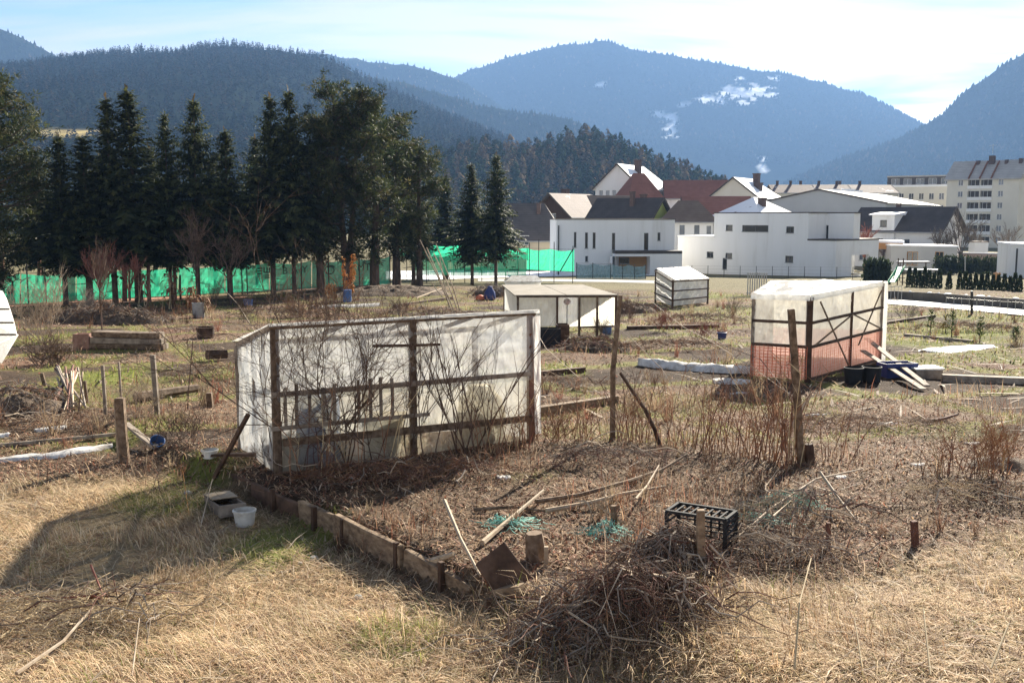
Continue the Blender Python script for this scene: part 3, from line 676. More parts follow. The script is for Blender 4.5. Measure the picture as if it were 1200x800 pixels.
block(h, [alongC(u_b), alongC(u_c), alongC(u_c, 9.5), alongC(u_b, 9.5)], -3.2, z_top, {0: [W(rc(850.5, 858.5, 263.5, 270.5), u_b), W(rc(869.5, 900.5, 264, 271.5), u_b), W(rc(921, 930.5, 265.5, 273), u_b), W(rc(850, 858, 296.5, 303), u_b), W(rc(846.5, 852, 302.5, 315.5), u_b) + ('door',), W(rc(920, 929.5, 300, 307.5), u_b)]}, cap=0.12)
# set-back upper storey behind the roof terrace
e0 = alongC(u_c + 0.003, 3.4); uE = u_c + .003 + on_wall(1000, 270, e0, alongC(u_c + 9, 3.4))[0]; e1 = alongC(uE, 3.4)
block(h, [e0, e1, alongC(uE, 4.7), alongC(u_c + 0.003, 4.7)], z_ter - 0.2, z_top - 0.02, {0: [rect_on(e0, e1, 965.5, 971, 264, 279.5) + ('door',)]}, name='upper_wall', cap=0.12)
# ground floor below the terrace, with its open carport on the far corner
sd = 8.6
D0 = alongC(LC); D1 = alongC(LC, sd)
ug, zg_ = on_wall(998, 299, D0, D1); ug2, zg2 = on_wall(1017, 322, D0, D1)
block(h, [alongC(u_c + .003), D0, D1, alongC(u_c + .003, sd)], -3.2, z_ter, {1: [(ug, min(ug2, sd - .4), zg2, zg_, 'open')], 2: [(.5, 5.0, zg2, zg_, 'open')]}, name='lower_wall', depth=0.3)
m = MB(); a, b, c_, d_ = alongC(u_c - .02, -.06), alongC(LC + .06, -.06), alongC(LC + .06, sd), alongC(u_c - .02, sd)
m.hexa([(*p, z_ter + .004) for p in (a, b, c_, d_)], [(*p, z_ter + .16) for p in (a, b, c_, d_)]); m.build('terrace_parapet', 'fascia', h)

def gabled(name, label, px, Y, rot, L, Wd, py_e, py_r, z0=-3.2, wall='white_render', roof='brown_tiles', windows=(), hip=(0, 0), over=0.45, chimney=(), gable_wall=None, frame='white_frame', th=0.18, gm='grey_glass', zoff=0.0):
    """house with its ridge along local X; windows = (face, u, z above base, w, h); hip = how far the ridge ends are pulled in"""
    cx, cyy = xy(px, Y); ze = zat(py_e, Y) + zoff; zr = zat(py_r, Y) + zoff
    h = thing(name, label, 'house' if 'house' in name else 'building', (cx, cyy, z0 + .2)); ca, sa = math.cos(rot), math.sin(rot)
    def T(x, y, z): return Vector((cx + x * ca - y * sa, cyy + x * sa + y * ca, z))
    cs = [(-L / 2, -Wd / 2), (L / 2, -Wd / 2), (L / 2, Wd / 2), (-L / 2, Wd / 2)]; fp = [tuple(T(x, y, 0).xy) for x, y in cs]
    ops = {0: [], 1: [], 2: [], 3: []}
    for f, u, z, w, hh in windows: ops[f].append((u, u + w, z0 + z, z0 + z + hh))
    mb = MB()
    for i in range(4):
        isg = i in (1, 3); g = None
        if isg and not hip[0 if i == 3 else 1]: g = (0.5, zr - th)
        mg = MB(); facade(mg if (isg and gable_wall) else mb, fp[i], fp[(i + 1) % 4], z0, ze, ops[i], gable=g)
        if isg and gable_wall: mg.build('gable_wall', gable_wall, h)
    mb.build('wall', wall, h)
    for i in range(4):
        for o in ops[i]: window(h, fp[i], fp[(i + 1) % 4], o, frame=frame, glassm=gm)
    slope = (zr - ze) / (Wd / 2); eo = over; zl = ze - slope * eo
    r0 = -L / 2 - (0 if hip[0] else over) + hip[0]; r1 = L / 2 + (0 if hip[1] else over) - hip[1]; x0 = -L / 2 - over; x1 = L / 2 + over; yo = Wd / 2 + eo
    if not hip[0]: r0 = x0
    if not hip[1]: r1 = x1
    rfm = MB()
    def slab(ps):
        top = [T(*p) for p in ps]; bot = [p - Vector((0, 0, th)) for p in top]; n = len(ps)
        rfm.poly(top); rfm.poly(bot[::-1])
        for i in range(n): rfm.quad(top[i], bot[i], bot[(i + 1) % n], top[(i + 1) % n])
    slab([(x0, -yo, zl), (x1, -yo, zl), (r1, 0, zr), (r0, 0, zr)]); slab([(x1, yo, zl), (x0, yo, zl), (r0, 0, zr), (r1, 0, zr)])
    if hip[0]: slab([(x0, yo, zl), (x0, -yo, zl), (r0, 0, zr)])
    if hip[1]: slab([(x1, -yo, zl), (x1, yo, zl), (r1, 0, zr)])
    ro = rfm.build('roof', roof, h)
    MB().tube([T(x0, -yo - .06, zl - .1), T(x1, -yo - .06, zl - .1)], .09, 6).build('gutter', 'grey_metal', ro)
    MB().tube([T(x1 - over - .1, -yo - .02, zl - .12), T(x1 - over - .1, -Wd / 2 - .08, zl - .6), T(x1 - over - .1, -Wd / 2 - .08, z0)], .055, 6).build('downpipe', 'grey_metal', h)
    for cxx, cyy2, ch, cw in chimney:
        zb = zr - abs(cyy2) * slope - 0.4; m = MB(); ps = [(cxx - cw / 2, cyy2 - cw / 2), (cxx + cw / 2, cyy2 - cw / 2), (cxx + cw / 2, cyy2 + cw / 2), (cxx - cw / 2, cyy2 + cw / 2)]
        m.hexa([T(x, y, zb) for x, y in ps], [T(x, y, zb + ch) for x, y in ps]); k = 1.18
        ps2 = [(cxx + (x - cxx) * k, cyy2 + (y - cyy2) * k) for x, y in ps]
        m.hexa([T(x, y, zb + ch + .004) for x, y in ps2], [T(x, y, zb + ch + .18) for x, y in ps2]); m.build('chimney', 'chimney_brick', ro)
    if not hip[0] or not hip[1]:
        for s_, hp in ((-1, hip[0]), (1, hip[1])):
            if hp: continue
            xx = s_ * (L / 2 + over + 0.02)
            for ys in (-1, 1): MB().beam(T(xx, ys * yo, zl - th / 2), T(xx, 0, zr - th / 2), 0.06, th + .08).build('bargeboard', 'fascia', h)
    return h, T, zr, ze
# older houses behind, left to right
gabled('tiled_house', 'beige house with grey tiled roof right of the pair of spruces', 618, 132, R(-4), 9.5, 8.5, 277, 238, wall='beige_render', roof='grey_tiles', hip=(0, 2.6), windows=((0, 1.2, 3.2, 1.2, 1.2), (0, 4.0, 3.2, 1.2, 1.2)), chimney=((1.5, -1.2, 1.4, .5),))
gabled('timber_house', 'dark timber-gabled house with mauve roof and chimney', 668, 154, R(52), 9.5, 6.6, 250, 227, wall='beige_render', gable_wall='timber_cladding', roof='mauve_tiles', windows=((3, 3.2, 6.2, .9, 1.0),), chimney=((0.5, 1.2, 2.0, .9),), over=0.7)
gabled('tall_house', 'tall white house under a big snowy roof behind the dark roofs', 743, 188, R(62), 16, 8.5, 220, 194, wall='white_render', roof='snowy_tiles', windows=tuple((3, 0.7 + 1.25 * k, 9.9, .8, 1.5) for k in range(6)), chimney=((-2.0, -1.4, 2.4, 1.0),), hip=(0, 3.5), over=0.5)
gabled('annex_house', 'brown hipped annex in front of the tall white house', 748, 176, R(22), 6.5, 5.5, 231, 203, roof='red_tiles', wall='white_render', hip=(2.2, 2.2))
gabled('tiled_house', 'low brown-roofed house between timber gable and dark roof', 706, 158, R(20), 9, 5.0, 243, 229, wall='timber_cladding', roof='brown_tiles', over=.5)
gabled('green_house', 'house with near-black roof and lime green gable', 738, 142, R(-38), 9.5, 6.0, 256, 232, wall='cream_render', gable_wall='lime_render', roof='dark_tiles', windows=((1, 2.9, 6.6, 1.2, .8),), chimney=((1.0, -1.0, 2.0, .55), (1.9, .4, 1.1, .7)), over=.6)
gabled('green_house', 'lime and white house with brown hipped roof', 806, 138, R(-8), 6.6, 6.5, 256, 235, wall='white_render', roof='brown_tiles', hip=(2.0, 2.0), windows=((0, .5, 4.6, .7, 1.0), (0, 2.1, 4.3, .8, 1.4), (0, 4.0, 4.4, .8, 1.3), (0, 5.6, 4.4, .7, 1.2)), over=.6)
gabled('red_roof_house', 'long red-brown roof left of the snowy roofs', 822, 186, R(-6), 13, 9, 231, 211, wall='white_render', roof='red_tiles', hip=(0, 0), windows=((0, 3.0, 5.4, .8, .9), (0, 7.0, 5.4, .8, .9)))
gabled('snow_roof_house', 'house whose wide roof lies under bright snow behind white house', 874, 180, R(58), 13.0, 8.5, 231, 209, wall='cream_render', roof='snowy_tiles', hip=(0, 3.6), chimney=((1.6, -1.2, 2.0, 1.0), (-1.0, -2.4, 1.2, 1.2)))
gabled('red_roof_house', 'low red roof just behind the white modern house', 838, 150, R(-4), 9, 6.5, 250, 230, wall='white_render', roof='red_tiles')
gabled('hip_roof_house', 'small pyramid roof patched with snow above white house', 885, 142, R(40), 8.2, 7.6, 251, 231, wall='white_render', roof='snowy_tiles', hip=(3.6, 3.6), chimney=((-1.0, -1.8, 1.2, .8),))
h, T, zr, ze = gabled('white_house', 'white house with charcoal roof and flat-topped dormer', 1063, 135, R(-45), 11.5, 7.0, 267, 242.5, wall='white_render', roof='dark_tiles', windows=((0, 1.0, 1.0, 1.2, 1.0), (0, 7.0, 2.5, .8, 1.4), (1, 2.0, 3.4, .7, 1.2), (1, 3.2, 1.0, .8, 1.2), (0, 9.6, 1.1, .9, 1.1)), chimney=((-1.4, .4, 1.0, .5),), over=.6)
dm = MB(); x0_, x1_ = -2.9, 0.1; facade(dm, tuple(T(x0_, -3.9, 0).xy), tuple(T(x1_, -3.9, 0).xy), -3.0, zr - 1.1, [(1.1, 2.0, zr - 2.6, zr - 1.7), (0.6, 1.6, -0.2, .7)])
facade(dm, tuple(T(x1_, -3.9, 0).xy), tuple(T(x1_, -.6, 0).xy), -3.0, zr - 1.1, []); facade(dm, tuple(T(x0_, -.6, 0).xy), tuple(T(x0_, -3.9, 0).xy), -3.0, zr - 1.1, [])
dmo = dm.build('dormer', 'white_render', h)
for o in ((1.1, 2.0, zr - 2.6, zr - 1.7), (0.6, 1.6, -0.2, .7)): window(dmo if False else h, tuple(T(x0_, -3.9, 0).xy), tuple(T(x1_, -3.9, 0).xy), o)
m = MB(); m.hexa([T(a, b, zr - 1.09) for a, b in ((x0_ - .3, -4.3), (x1_ + .3, -4.3), (x1_ + .3, -.4), (x0_ - .3, -.4))], [T(a, b, z) for a, b, z in ((x0_ - .3, -4.3, zr - .95), (x1_ + .3, -4.3, zr - .95), (x1_ + .3, -.4, zr - .6), (x0_ - .3, -.4, zr - .6))]); m.build('dormer_roof', 'snow', h)
# big grey hall
h, T, zr, ze = gabled('industrial_hall', 'big grey sheet-metal hall with low white roof', 1000, 185, R(58), 46, 21, 239.5, 225, wall='hall_sheet', roof='hall_roof', over=.25, windows=())
m = MB()
for k in range(3):
    px, y_ = ((-9, 1.5), (-1, .8), (6, 1.2))[k]; zz = zr - y_ * .25
    m = MB(); m.box(0, 0, 0, 0, 0, 0); m = MB(); m.hexa([T(px + a, y_ + b, zz - .3) for a, b in ((-1, -1), (1, -1), (1, 1), (-1, 1))], [T(px + a, y_ + b, zz + .7) for a, b in ((-1, -1), (1, -1), (1, 1), (-1, 1))]); m.build('roof_vent', 'white_render', h)
# low annex buildings right of the modern house
h = thing('flat_garage', 'low grey flat-roofed garage with pale doors', 'garage', (*xy(1085, 120), -3))
g0, g1 = xy(1046, 122), xy(1124, 117); zt = on_wall(1085, 289, g0, g1)[1]
block(h, [g0, g1, (g1[0] + 1, g1[1] + 6), (g0[0] + 1, g0[1] + 6)], -3.2, zt, {0: [rect_on(g0, g1, 1062, 1076, 295, 311), rect_on(g0, g1, 1095, 1106, 295, 309)]}, wall='grey_render', cap=.16, capmat='snow', frame='orange_wood')
h = thing('wooden_shed', 'orange timber shed under snowy flat roof beside garage', 'shed', (*xy(1038, 124), -3))
g0, g1 = xy(1025, 126), xy(1060, 123.5); zt = on_wall(1040, 284.5, g0, g1)[1]
block(h, [g0, g1, (g1[0] + 1, g1[1] + 4), (g0[0] + 1, g0[1] + 4)], -3.2, zt, {0: [rect_on(g0, g1, 1028, 1040, 292, 311)]}, wall='orange_wood', cap=.3, capmat='snow')
h = thing('garden_wall', 'long low pinkish wall below the apartment block', 'wall', (*xy(1160, 128), -3)); g0, g1 = xy(1127, 130), xy(1240, 124)
block(h, [g0, g1, (g1[0], g1[1] + .4), (g0[0], g0[1] + .4)], -3.2, on_wall(1160, 297.5, g0, g1)[1], wall='pink_render', cap=.12, capmat='snow')
h = thing('white_hut', 'small whitewashed hut in front of the apartment block', 'hut', (*xy(1151, 150), -3)); g0, g1 = xy(1144, 151), xy(1160, 150)
block(h, [g0, g1, (g1[0], g1[1] + 2), (g0[0], g0[1] + 2)], -3.2, on_wall(1150, 284, g0, g1)[1], wall='white_render', cap=.15, capmat='brown_tiles')
# right-edge house
h = thing('edge_house', 'pale house corner with dark downpipe at the right photo edge', 'house', (*xy(1225, 98), -2.6)); g0, g1 = xy(1187, 101), xy(1290, 95)
zt = on_wall(1195, 287.5, g0, g1)[1]; block(h, [g0, g1, (g1[0] + 2, g1[1] + 7), (g0[0] + 2, g0[1] + 7)], -3, zt, wall='white_render', cap=.2, capmat='snow')
m = MB(); q = xy(1193, 100.3); m.tube([(q[0], q[1] - .2, -2.9), (q[0], q[1] - .2, zt - .3)], .09, 6); m.build('downpipe', 'dark_metal', h)
# apartment block with recessed balconies
h = thing('apartment_block', 'tall cream apartment block with balcony column and sloping grey roof', 'apartments', (*xy(1150, 232), -3.4))
a0, a1 = xy(1108, 236), xy(1192, 226); dv = (V2(a1) - V2(a0)).normalized(); bk = Vector((-dv.y, dv.x)); LA = (V2(a1) - V2(a0)).length
ze = on_wall(1150, 209, a0, a1)[1]; zr = on_wall(1150, 187, a0, a1)[1]; st = (ze + 3.2) / 6.0
ops = []
def apx(px): return on_wall(px, 250, a0, a1)[0]
for k in range(6):
    zb = -3.2 + st * k
    for px in (1124, 1171): ops.append((apx(px) - .55, apx(px) + .55, zb + 1.0, zb + 2.3))
bal = []
for k in range(6):
    zb = -3.2 + st * k
    for pa, pb in ((1132.5, 1146.2), (1147.2, 1161)): bal.append((apx(pa), apx(pb), zb + .25, zb + st - .22, 'open'))
poly = [a0, a1, tuple(V2(a1) + bk * 11), tuple(V2(a0) + bk * 11)]
mb = MB(); facade(mb, a0, a1, -3.4, ze, ops, .15)
mb = MB(); facade(mb, a0, a1, -3.4, ze, ops + bal, 1.3)
for i in (1, 2, 3): facade(mb, poly[i], poly[(i + 1) % 4], -3.4, ze, [])
mb.build('wall', 'cream_render', h)
for o in ops: window(h, a0, a1, o, frame='white_frame', glassm='grey_glass')
for k, o in enumerate(bal):
    q0, q1 = tuple(V2(a0) + bk * 1.12), tuple(V2(a1) + bk * 1.12)
    m = MB(); pa = V2(q0) + dv * o[0]; pb = V2(q0) + dv * o[1]; m.quad((pa.x, pa.y, o[2]), (pb.x, pb.y, o[2]), (pb.x, pb.y, o[3]), (pa.x, pa.y, o[3])); m.build('balcony_back', 'fascia', h)  # dark wall colour stands in for shade inside the balcony opening
    window(h, q0, q1, (o[0] + .3, o[1] - .3, o[2] + .02, o[2] + 2.1), name='balcony_door', frame='white_frame', glassm='dark_glass', depth=.02)
    m = MB(); pa = V2(a0) + dv * (o[0] - .05) - bk * .12; pb = V2(a0) + dv * (o[1] + .05) - bk * .12
    m.beam((pa.x, pa.y, o[2] + .36), (pb.x, pb.y, o[2] + .36), .05, .72); m.build('balcony_parapet', 'white_frame', h)
rfm = MB()
def AP(u, ins, z): q = V2(a0) + dv * u + bk * ins; return Vector((q.x, q.y, z))
for f, top, zlo, zhi in ((-.6, 5.5, ze - .1, zr), (11.6, 5.5, ze - .1, zr)):
    ps = [AP(-.5, f, zlo), AP(LA + .5, f, zlo), AP(LA + .5, top, zhi), AP(-.5, top, zhi)]; rfm.poly(ps); rfm.poly([p - Vector((0, 0, .3)) for p in ps][::-1]); rfm.quad(ps[0], ps[0] - Vector((0, 0, .3)), ps[1] - Vector((0, 0, .3)), ps[1])
for u in (-.5, LA + .5): rfm.poly([AP(u, -.6, ze - .1), AP(u, 11.6, ze - .1), AP(u, 5.5, zr)])
ro = rfm.build('roof', 'apartment_roof', h)
for px, hh, w in ((1152, 2.6, 1.2), (1136, 1.6, .6), (1169, 1.6, .6), (1186, 1.8, .7)):
    m = MB(); u = apx(px); z0_ = zr - 1.6
    m.hexa([AP(u + a * w, 4.6 + b, z0_) for a, b in ((-.5, -.5), (.5, -.5), (.5, .5), (-.5, .5))], [AP(u + a * w, 4.6 + b, z0_ + hh) for a, b in ((-.5, -.5), (.5, -.5), (.5, .5), (-.5, .5))]); m.build('chimney', 'chimney_brick', ro)
for px in (1134, 1147, 1160.5):
    m = MB(); u = apx(px); m.beam(AP(u, -.75, ze), AP(u, 4.6, zr - .2), .25, .3); m.build('roof_rib', 'rust', ro)
m = MB(); u = apx(1152); m.tube([AP(u, 4.6, zr + 1.4), AP(u, 4.6, zr + 3.6)], .05, 5); m.beam(AP(u - .8, 4.6, zr + 3.3), AP(u + .8, 4.6, zr + 3.3), .05, .05); m.build('antenna', 'grey_metal', ro)
h = thing('apartment_block', 'longer pale apartment block half hidden behind the grey hall', 'apartments', (*xy(1075, 262), -3.4))
a0, a1 = xy(1036, 266), xy(1110, 258); zt = on_wall(1075, 219, a0, a1)[1]; z2 = on_wall(1075, 207, a0, a1)[1]
ops = [(1.0 + 2.4 * k, 2.2 + 2.4 * k, zt - 3.2, zt - 1.6) for k in range(6)] + [(1.0 + 2.4 * k, 2.2 + 2.4 * k, zt - 6.2, zt - 4.6) for k in range(6)]
dv2 = (V2(a1) - V2(a0)).normalized(); bk2 = Vector((-dv2.y, dv2.x))
block(h, [a0, a1, tuple(V2(a1) + bk2 * 10), tuple(V2(a0) + bk2 * 10)], -3.4, zt, {0: ops}, wall='cream_render', frame='white_frame', cap=.5, capmat='snow')
p0_, p1_ = tuple(V2(a0) + bk2 * 2), tuple(V2(a1) + bk2 * 2)
block(h, [p0_, p1_, tuple(V2(p1_) + bk2 * 6), tuple(V2(p0_) + bk2 * 6)], zt + .51, z2, {0: [(1 + 3 * k, 3 + 3 * k, zt + .7, z2 - .4) for k in range(5)]}, wall='fascia', name='penthouse_wall', frame='white_frame', cap=.35, capmat='apartment_roof')
for k, (px, Y, L) in enumerate(((925, 236, 9), (958, 242, 13), (1006, 246, 15))):
    gabled('row_house', ('first', 'second', 'third')[k] + ' in the line of pale-roofed houses above hall roof, counted from left', px, Y, R(4 * k), L, 8, 225.5, 216.5, wall='cream_render', roof='mauve_tiles', chimney=tuple((-L / 3 + j * L / 3, 0, 1.1, .5) for j in range(2 + k % 2)))
# ------------------------------------------------------------------ conifers
class Leaves:
    """collects small leaf faces with a colour each"""
    def __init__(self): self.v = []; self.f = []; self.c = []
    def spray(self, a, d, up, L, w, col):
        """thin pointed needle spray: rhombus from a along d"""
        s = d.cross(up)
        if s.length < 1e-4: s = Vector((1, 0, 0))
        s.normalize(); o = len(self.v)
        self.v += [tuple(a), tuple(a + d * (L * .45) + s * w), tuple(a + d * L), tuple(a + d * (L * .45) - s * w)]
        self.f += [(o, o + 1, o + 2), (o, o + 2, o + 3)]; self.c += [col] * 4
    def build(self, name, mat, parent): return np_mesh(name, self.v, self.f, mat, parent, ORG[parent.name], np.array(self.c, np.float32))
GREENS = ((0.020, 0.032, 0.016), (0.030, 0.044, 0.019), (0.055, 0.068, 0.025), (0.022, 0.031, 0.020), (0.10, 0.11, 0.04))  # third and last tones lightened so branch tips carry a painted sunlit rim
def spruce_proto(name, seed, h=11.0, rad=2.0, clear=1.2, thin=1.0):
    r = random.Random(seed); root = thing(name, 'x', 'tree', (0, 0, 0)); tk = MB()
    lean = r.uniform(-.15, .15)
    tk.tube([(0, 0, -.2), (0, 0, .4), (lean * .3, 0, h * .4), (lean * .6, 0, h * .75), (lean, 0, h * .99)], [h * .013 + .03, h * .011 + .02, h * .008 + .02, .05, .012], 7)
    for k in range(10):
        a = r.uniform(0, 6.28); z = r.uniform(.5, clear + .6); l = r.uniform(.3, .9); tk.tube([(0, 0, z), (l * math.cos(a), l * math.sin(a), z - .15 * l)], [.025, .008], 3)
    tk.build('trunk', 'bark', root)
    lv = Leaves(); z = clear; n_wh = 0
    while z < h - .15:
        t = (z - clear) / (h - clear); Lw = rad * 1.12 * ((1 - t) ** 0.86) * (0.75 + .5 * r.random()) * min(1, .55 + t * 3) + .12
        nb = max(5, int((11 - 5 * t) * thin)); a0 = r.uniform(0, 6.28)
        for k in range(nb):
            a = a0 + 6.283 * k / nb + r.uniform(-.3, .3); L = Lw * r.uniform(.6, 1.12)
            if r.random() < .06: continue
            dirh = Vector((math.cos(a), math.sin(a), 0)); rise = .55 * t - .15 + r.uniform(-.1, .1); sag = r.uniform(.15, .4) * (1 - t)
            steps = max(3, int(L / .17)); base = GREENS[r.randrange(4)]
            zb = z + r.uniform(-.12, .12)
            for i in range(1, steps + 1):
                s = i / steps; p = dirh * (L * s) + Vector((lean * z / h, 0, zb + L * s * rise - sag * L * s * s + .12 * L * max(0, s - .7)))
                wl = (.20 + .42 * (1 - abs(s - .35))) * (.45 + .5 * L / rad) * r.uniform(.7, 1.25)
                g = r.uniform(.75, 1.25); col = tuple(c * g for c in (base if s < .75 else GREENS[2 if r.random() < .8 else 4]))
                side = Vector((-dirh.y, dirh.x, 0))
                for sg in (-1, 1):
                    d = (dirh * r.uniform(.35, .8) + side * sg * r.uniform(.5, 1) + Vector((0, 0, r.uniform(-.75, -.05)))).normalized()
                    lv.spray(p, d, Vector((r.uniform(-.4, .4), r.uniform(-.4, .4), 1)), wl, wl * r.uniform(.15, .27), col)
                lv.spray(p, Vector((r.uniform(-.4, .4), r.uniform(-.4, .4), -1)).normalized(), dirh, wl * .8, wl * .2, col)
            lv.spray(p, (dirh + Vector((0, 0, rise))).normalized(), Vector((0, 0, 1)), .25, .05, GREENS[4])
        z += (.215 + .08 * r.random()) * (1.0 - .4 * t); n_wh += 1
    top = Vector((lean, 0, h))
    for k in range(10): lv.spray(top - Vector((0, 0, .1 * k)), Vector((r.uniform(-.5, .5), r.uniform(-.5, .5), 1)).normalized(), Vector((0, 1, 0)), .28, .05, (0.10, 0.075, 0.04) if k < 4 else GREENS[2])
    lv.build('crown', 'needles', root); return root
def pine_proto(name, seed, h=12.0, rad=3.6, clear=3.0, forks=2, n_limb=38, egg=1.0):
    r = random.Random(seed); root = thing(name, 'x', 'tree', (0, 0, 0)); tk = MB(); lv = Leaves()
    stems = []
    for f in range(forks):
        dx = (f - (forks - 1) / 2) * r.uniform(1.2, 1.7); pts = [Vector((0, 0, -.2)), Vector((dx * .15, 0, h * .12)), Vector((dx * .5, r.uniform(-.2, .2), h * .4)), Vector((dx * .8, r.uniform(-.3, .3), h * .7)), Vector((dx, r.uniform(-.3, .3), h * (.97 - .06 * f)))]
        tk.tube(pts, [.26, .22, .16, .10, .03], 7); stems.append(pts)
    def stem_at(st, t):
        t *= 4; i = min(3, int(t)); return st[i].lerp(st[i + 1], t - i)
    for k in range(n_limb):
        st = r.choice(stems); t = clear / h + (1 - clear / h) * ((k + r.random()) / n_limb) ** .9; p0 = stem_at(st, min(t, .99))
        tt = (p0.z - clear) / (h - clear); env = rad * max(.10, (math.sin(math.pi * min(1, .18 + .82 * tt) ** egg) ** .75)) * r.uniform(.55, 1.08)
        a = r.uniform(0, 6.28); d = Vector((math.cos(a), math.sin(a), r.uniform(.05, .5)))
        p1 = p0 + d * env * .55 + Vector((0, 0, r.uniform(-.15, .25))); p2 = p0 + d * env + Vector((0, 0, r.uniform(0, .6)))
        tk.tube([p0, p1, p2], [.06, .035, .012], 4)
        ncl = int(9 + env * 6)
        for q in range(ncl):
            s = r.uniform(.25, 1.05); c = p0.lerp(p1, s * 2) if s < .5 else p1.lerp(p2, s * 2 - 1)
            c = c + Vector((r.uniform(-.5, .5), r.uniform(-.5, .5), r.uniform(-.25, .4))) * (.5 + .25 * env); g = r.uniform(.6, 1.35)
            base = GREENS[r.randrange(4)] if r.random() < .72 else ((.075, .085, .03) if r.random() < .7 else (.11, .10, .04))
            col = tuple(x * g for x in base)
            for j in range(16):
                dd = Vector((r.gauss(0, 1), r.gauss(0, 1), r.gauss(.35, .8))).normalized()
                lv.spray(c + dd * .06, dd, Vector((r.uniform(-1, 1), r.uniform(-1, 1), r.uniform(-1, 1))), r.uniform(.18, .36), r.uniform(.013, .03), col)
    tk.build('trunk', 'bark', root); lv.build('crown', 'needles', root); return root
def base_at(px, Y): x, y = xy(px, Y); return (x, y, zgf(x, y))
def height_for(py_top, px, Y): return zat(py_top, Y) - zgf(*xy(px, Y))
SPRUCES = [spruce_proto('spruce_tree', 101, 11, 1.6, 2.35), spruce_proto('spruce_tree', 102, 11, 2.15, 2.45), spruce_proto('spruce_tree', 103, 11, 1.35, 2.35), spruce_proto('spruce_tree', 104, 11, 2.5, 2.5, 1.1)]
used_s = set()
def fence_depth(px):
    a, b = xy(-45, 50), xy(457, 64); k = (px - IW / 2) / FPX; t = (k * a[1] - a[0]) / ((b[0] - a[0]) - k * (b[1] - a[1])); return a[1] + t * (b[1] - a[1])

def put_spruce(k, px, py_top, Y, label, wide=1.0, rz=0.0):
    hh = height_for(py_top, px, Y); s = hh / 11.0
    o = SPRUCES[k] if k not in used_s else None
    if o is None: o = copy_tree(SPRUCES[k], base_at(px, Y), rz, (s * wide, s * wide, s), label)
    else:
        used_s.add(k); o.location = base_at(px, Y); o.rotation_euler = (0, 0, rz); o.scale = (s * wide, s * wide, s); o['label'] = label
    o['group'] = 'spruces along the sports court'
put_spruce(0, 72, 158, fence_depth(72) - 1.6, 'slim spruce in the gap right of the edge pine, lower than its neighbours', 1.25, 1)
put_spruce(2, 101, 158, fence_depth(101) - 1.6, 'low blunt spruce second from the edge pine', 1.7, 2)
put_spruce(0, 131, 113, fence_depth(131) - 1.6, 'tall slim spruce with bare tip, leftmost of the tall pair', 1.15, 3)
put_spruce(2, 159, 104, fence_depth(159) - 1.6, 'tallest slim spruce of the left group', 1.5, 4)
put_spruce(1, 197, 132, fence_depth(197) - 1.6, 'middling spruce between the tall pair and the double-topped one', .9, 5)
put_spruce(3, 229, 114, fence_depth(229) - 1.6, 'broad double-topped spruce with pale lit right side', .95, .5)
put_spruce(0, 267, 151, fence_depth(267) - 1.6, 'smaller spruce with spire tip above the bare fruit tree', 1.4, 2.2)
put_spruce(1, 318, 112, fence_depth(318) - 1.6, 'dark spruce left of its wider dark neighbour', 1.1, 3.3)
put_spruce(3, 343, 104, fence_depth(343) - 1.6, 'wide dark spruce touching the big pine', .9, 4.4)
put_spruce(2, 484, 165, 76, 'thin spruce spire at the right end of the pine group', 1.25, 1.9)
put_spruce(1, 553, 192, 79, 'left and shorter spruce of the isolated pair before the roofs', 1.15, 1.2)
put_spruce(3, 581, 180, 77, 'right and taller spruce of the isolated pair before the roofs', 1.0, 5.1)
put_spruce(1, 300, 160, fence_depth(300) + 11, 'half hidden spruce filling the dark gap behind the row', 1.3, 2.8)
put_spruce(3, 180, 170, fence_depth(180) + 11, 'dense low spruce behind the gap in the left row', 1.3, 3.9)
put_spruce(1, 45, 175, fence_depth(45) + 11, 'dense low spruce behind the edge pine', 1.4, 0.9)
put_spruce(3, 118, 180, fence_depth(118) + 11, 'shaded spruce standing second row behind the red-stemmed willow', 1.4, 5.9)
put_spruce(1, 250, 185, fence_depth(250) + 11, 'shaded spruce standing second row behind the bare fruit tree', 1.5, 4.9)
put_spruce(2, 522, 205, 95, 'distant small spruce seen between pine group and isolated pair', 1.9, 2.0)
pn = pine_proto('pine_tree', 201, 12, 3.0, 3.0, 2, 100); hh = height_for(94, 402, fence_depth(402) - 1.5) / 12; pn.location = base_at(406, fence_depth(406) - 1.5); pn.scale = (hh, hh, hh); tag(pn, 'big dark round-topped pine, tallest tree in the row'); 
pn2 = pine_proto('pine_tree', 202, 10, 2.5, 2.6, 1, 70, 1.25); hh = height_for(140, 463, 68) / 10; pn2.location = base_at(464, 68); pn2.scale = (hh * 1.15, hh * 1.15, hh); tag(pn2, 'olive sunlit pine right of the big dark one, thick leaning trunk')
pn3 = pine_proto('pine_tree', 203, 11, 3.2, 1.6, 1, 105, 1.3); hh = height_for(84, -5, fence_depth(-5) - 1.5) / 11; pn3.location = base_at(-12, fence_depth(-12) - 1.5); pn3.scale = (hh, hh, hh); tag(pn3, 'bright green pine cut off by the left photo edge')
pn4 = pine_proto('pine_tree', 204, 9, 1.8, 2.2, 1, 44, 1.3); hh = height_for(175, 488, 69) / 9; pn4.location = base_at(491, 69); pn4.scale = (hh, hh, hh); tag(pn4, 'narrow olive pine at the right end of the tree row')
pn5 = copy_tree(pn2, base_at(374, fence_depth(374) - 1), 2.0, (1.0, 1.0, 1.0), 'shaggy pine filling the space between wide spruce and big pine')
pn6 = copy_tree(pn4, base_at(438, fence_depth(438) - 1), 1.0, (1.3, 1.3, 1.25), 'slender pine just behind the big dark pine on its right')

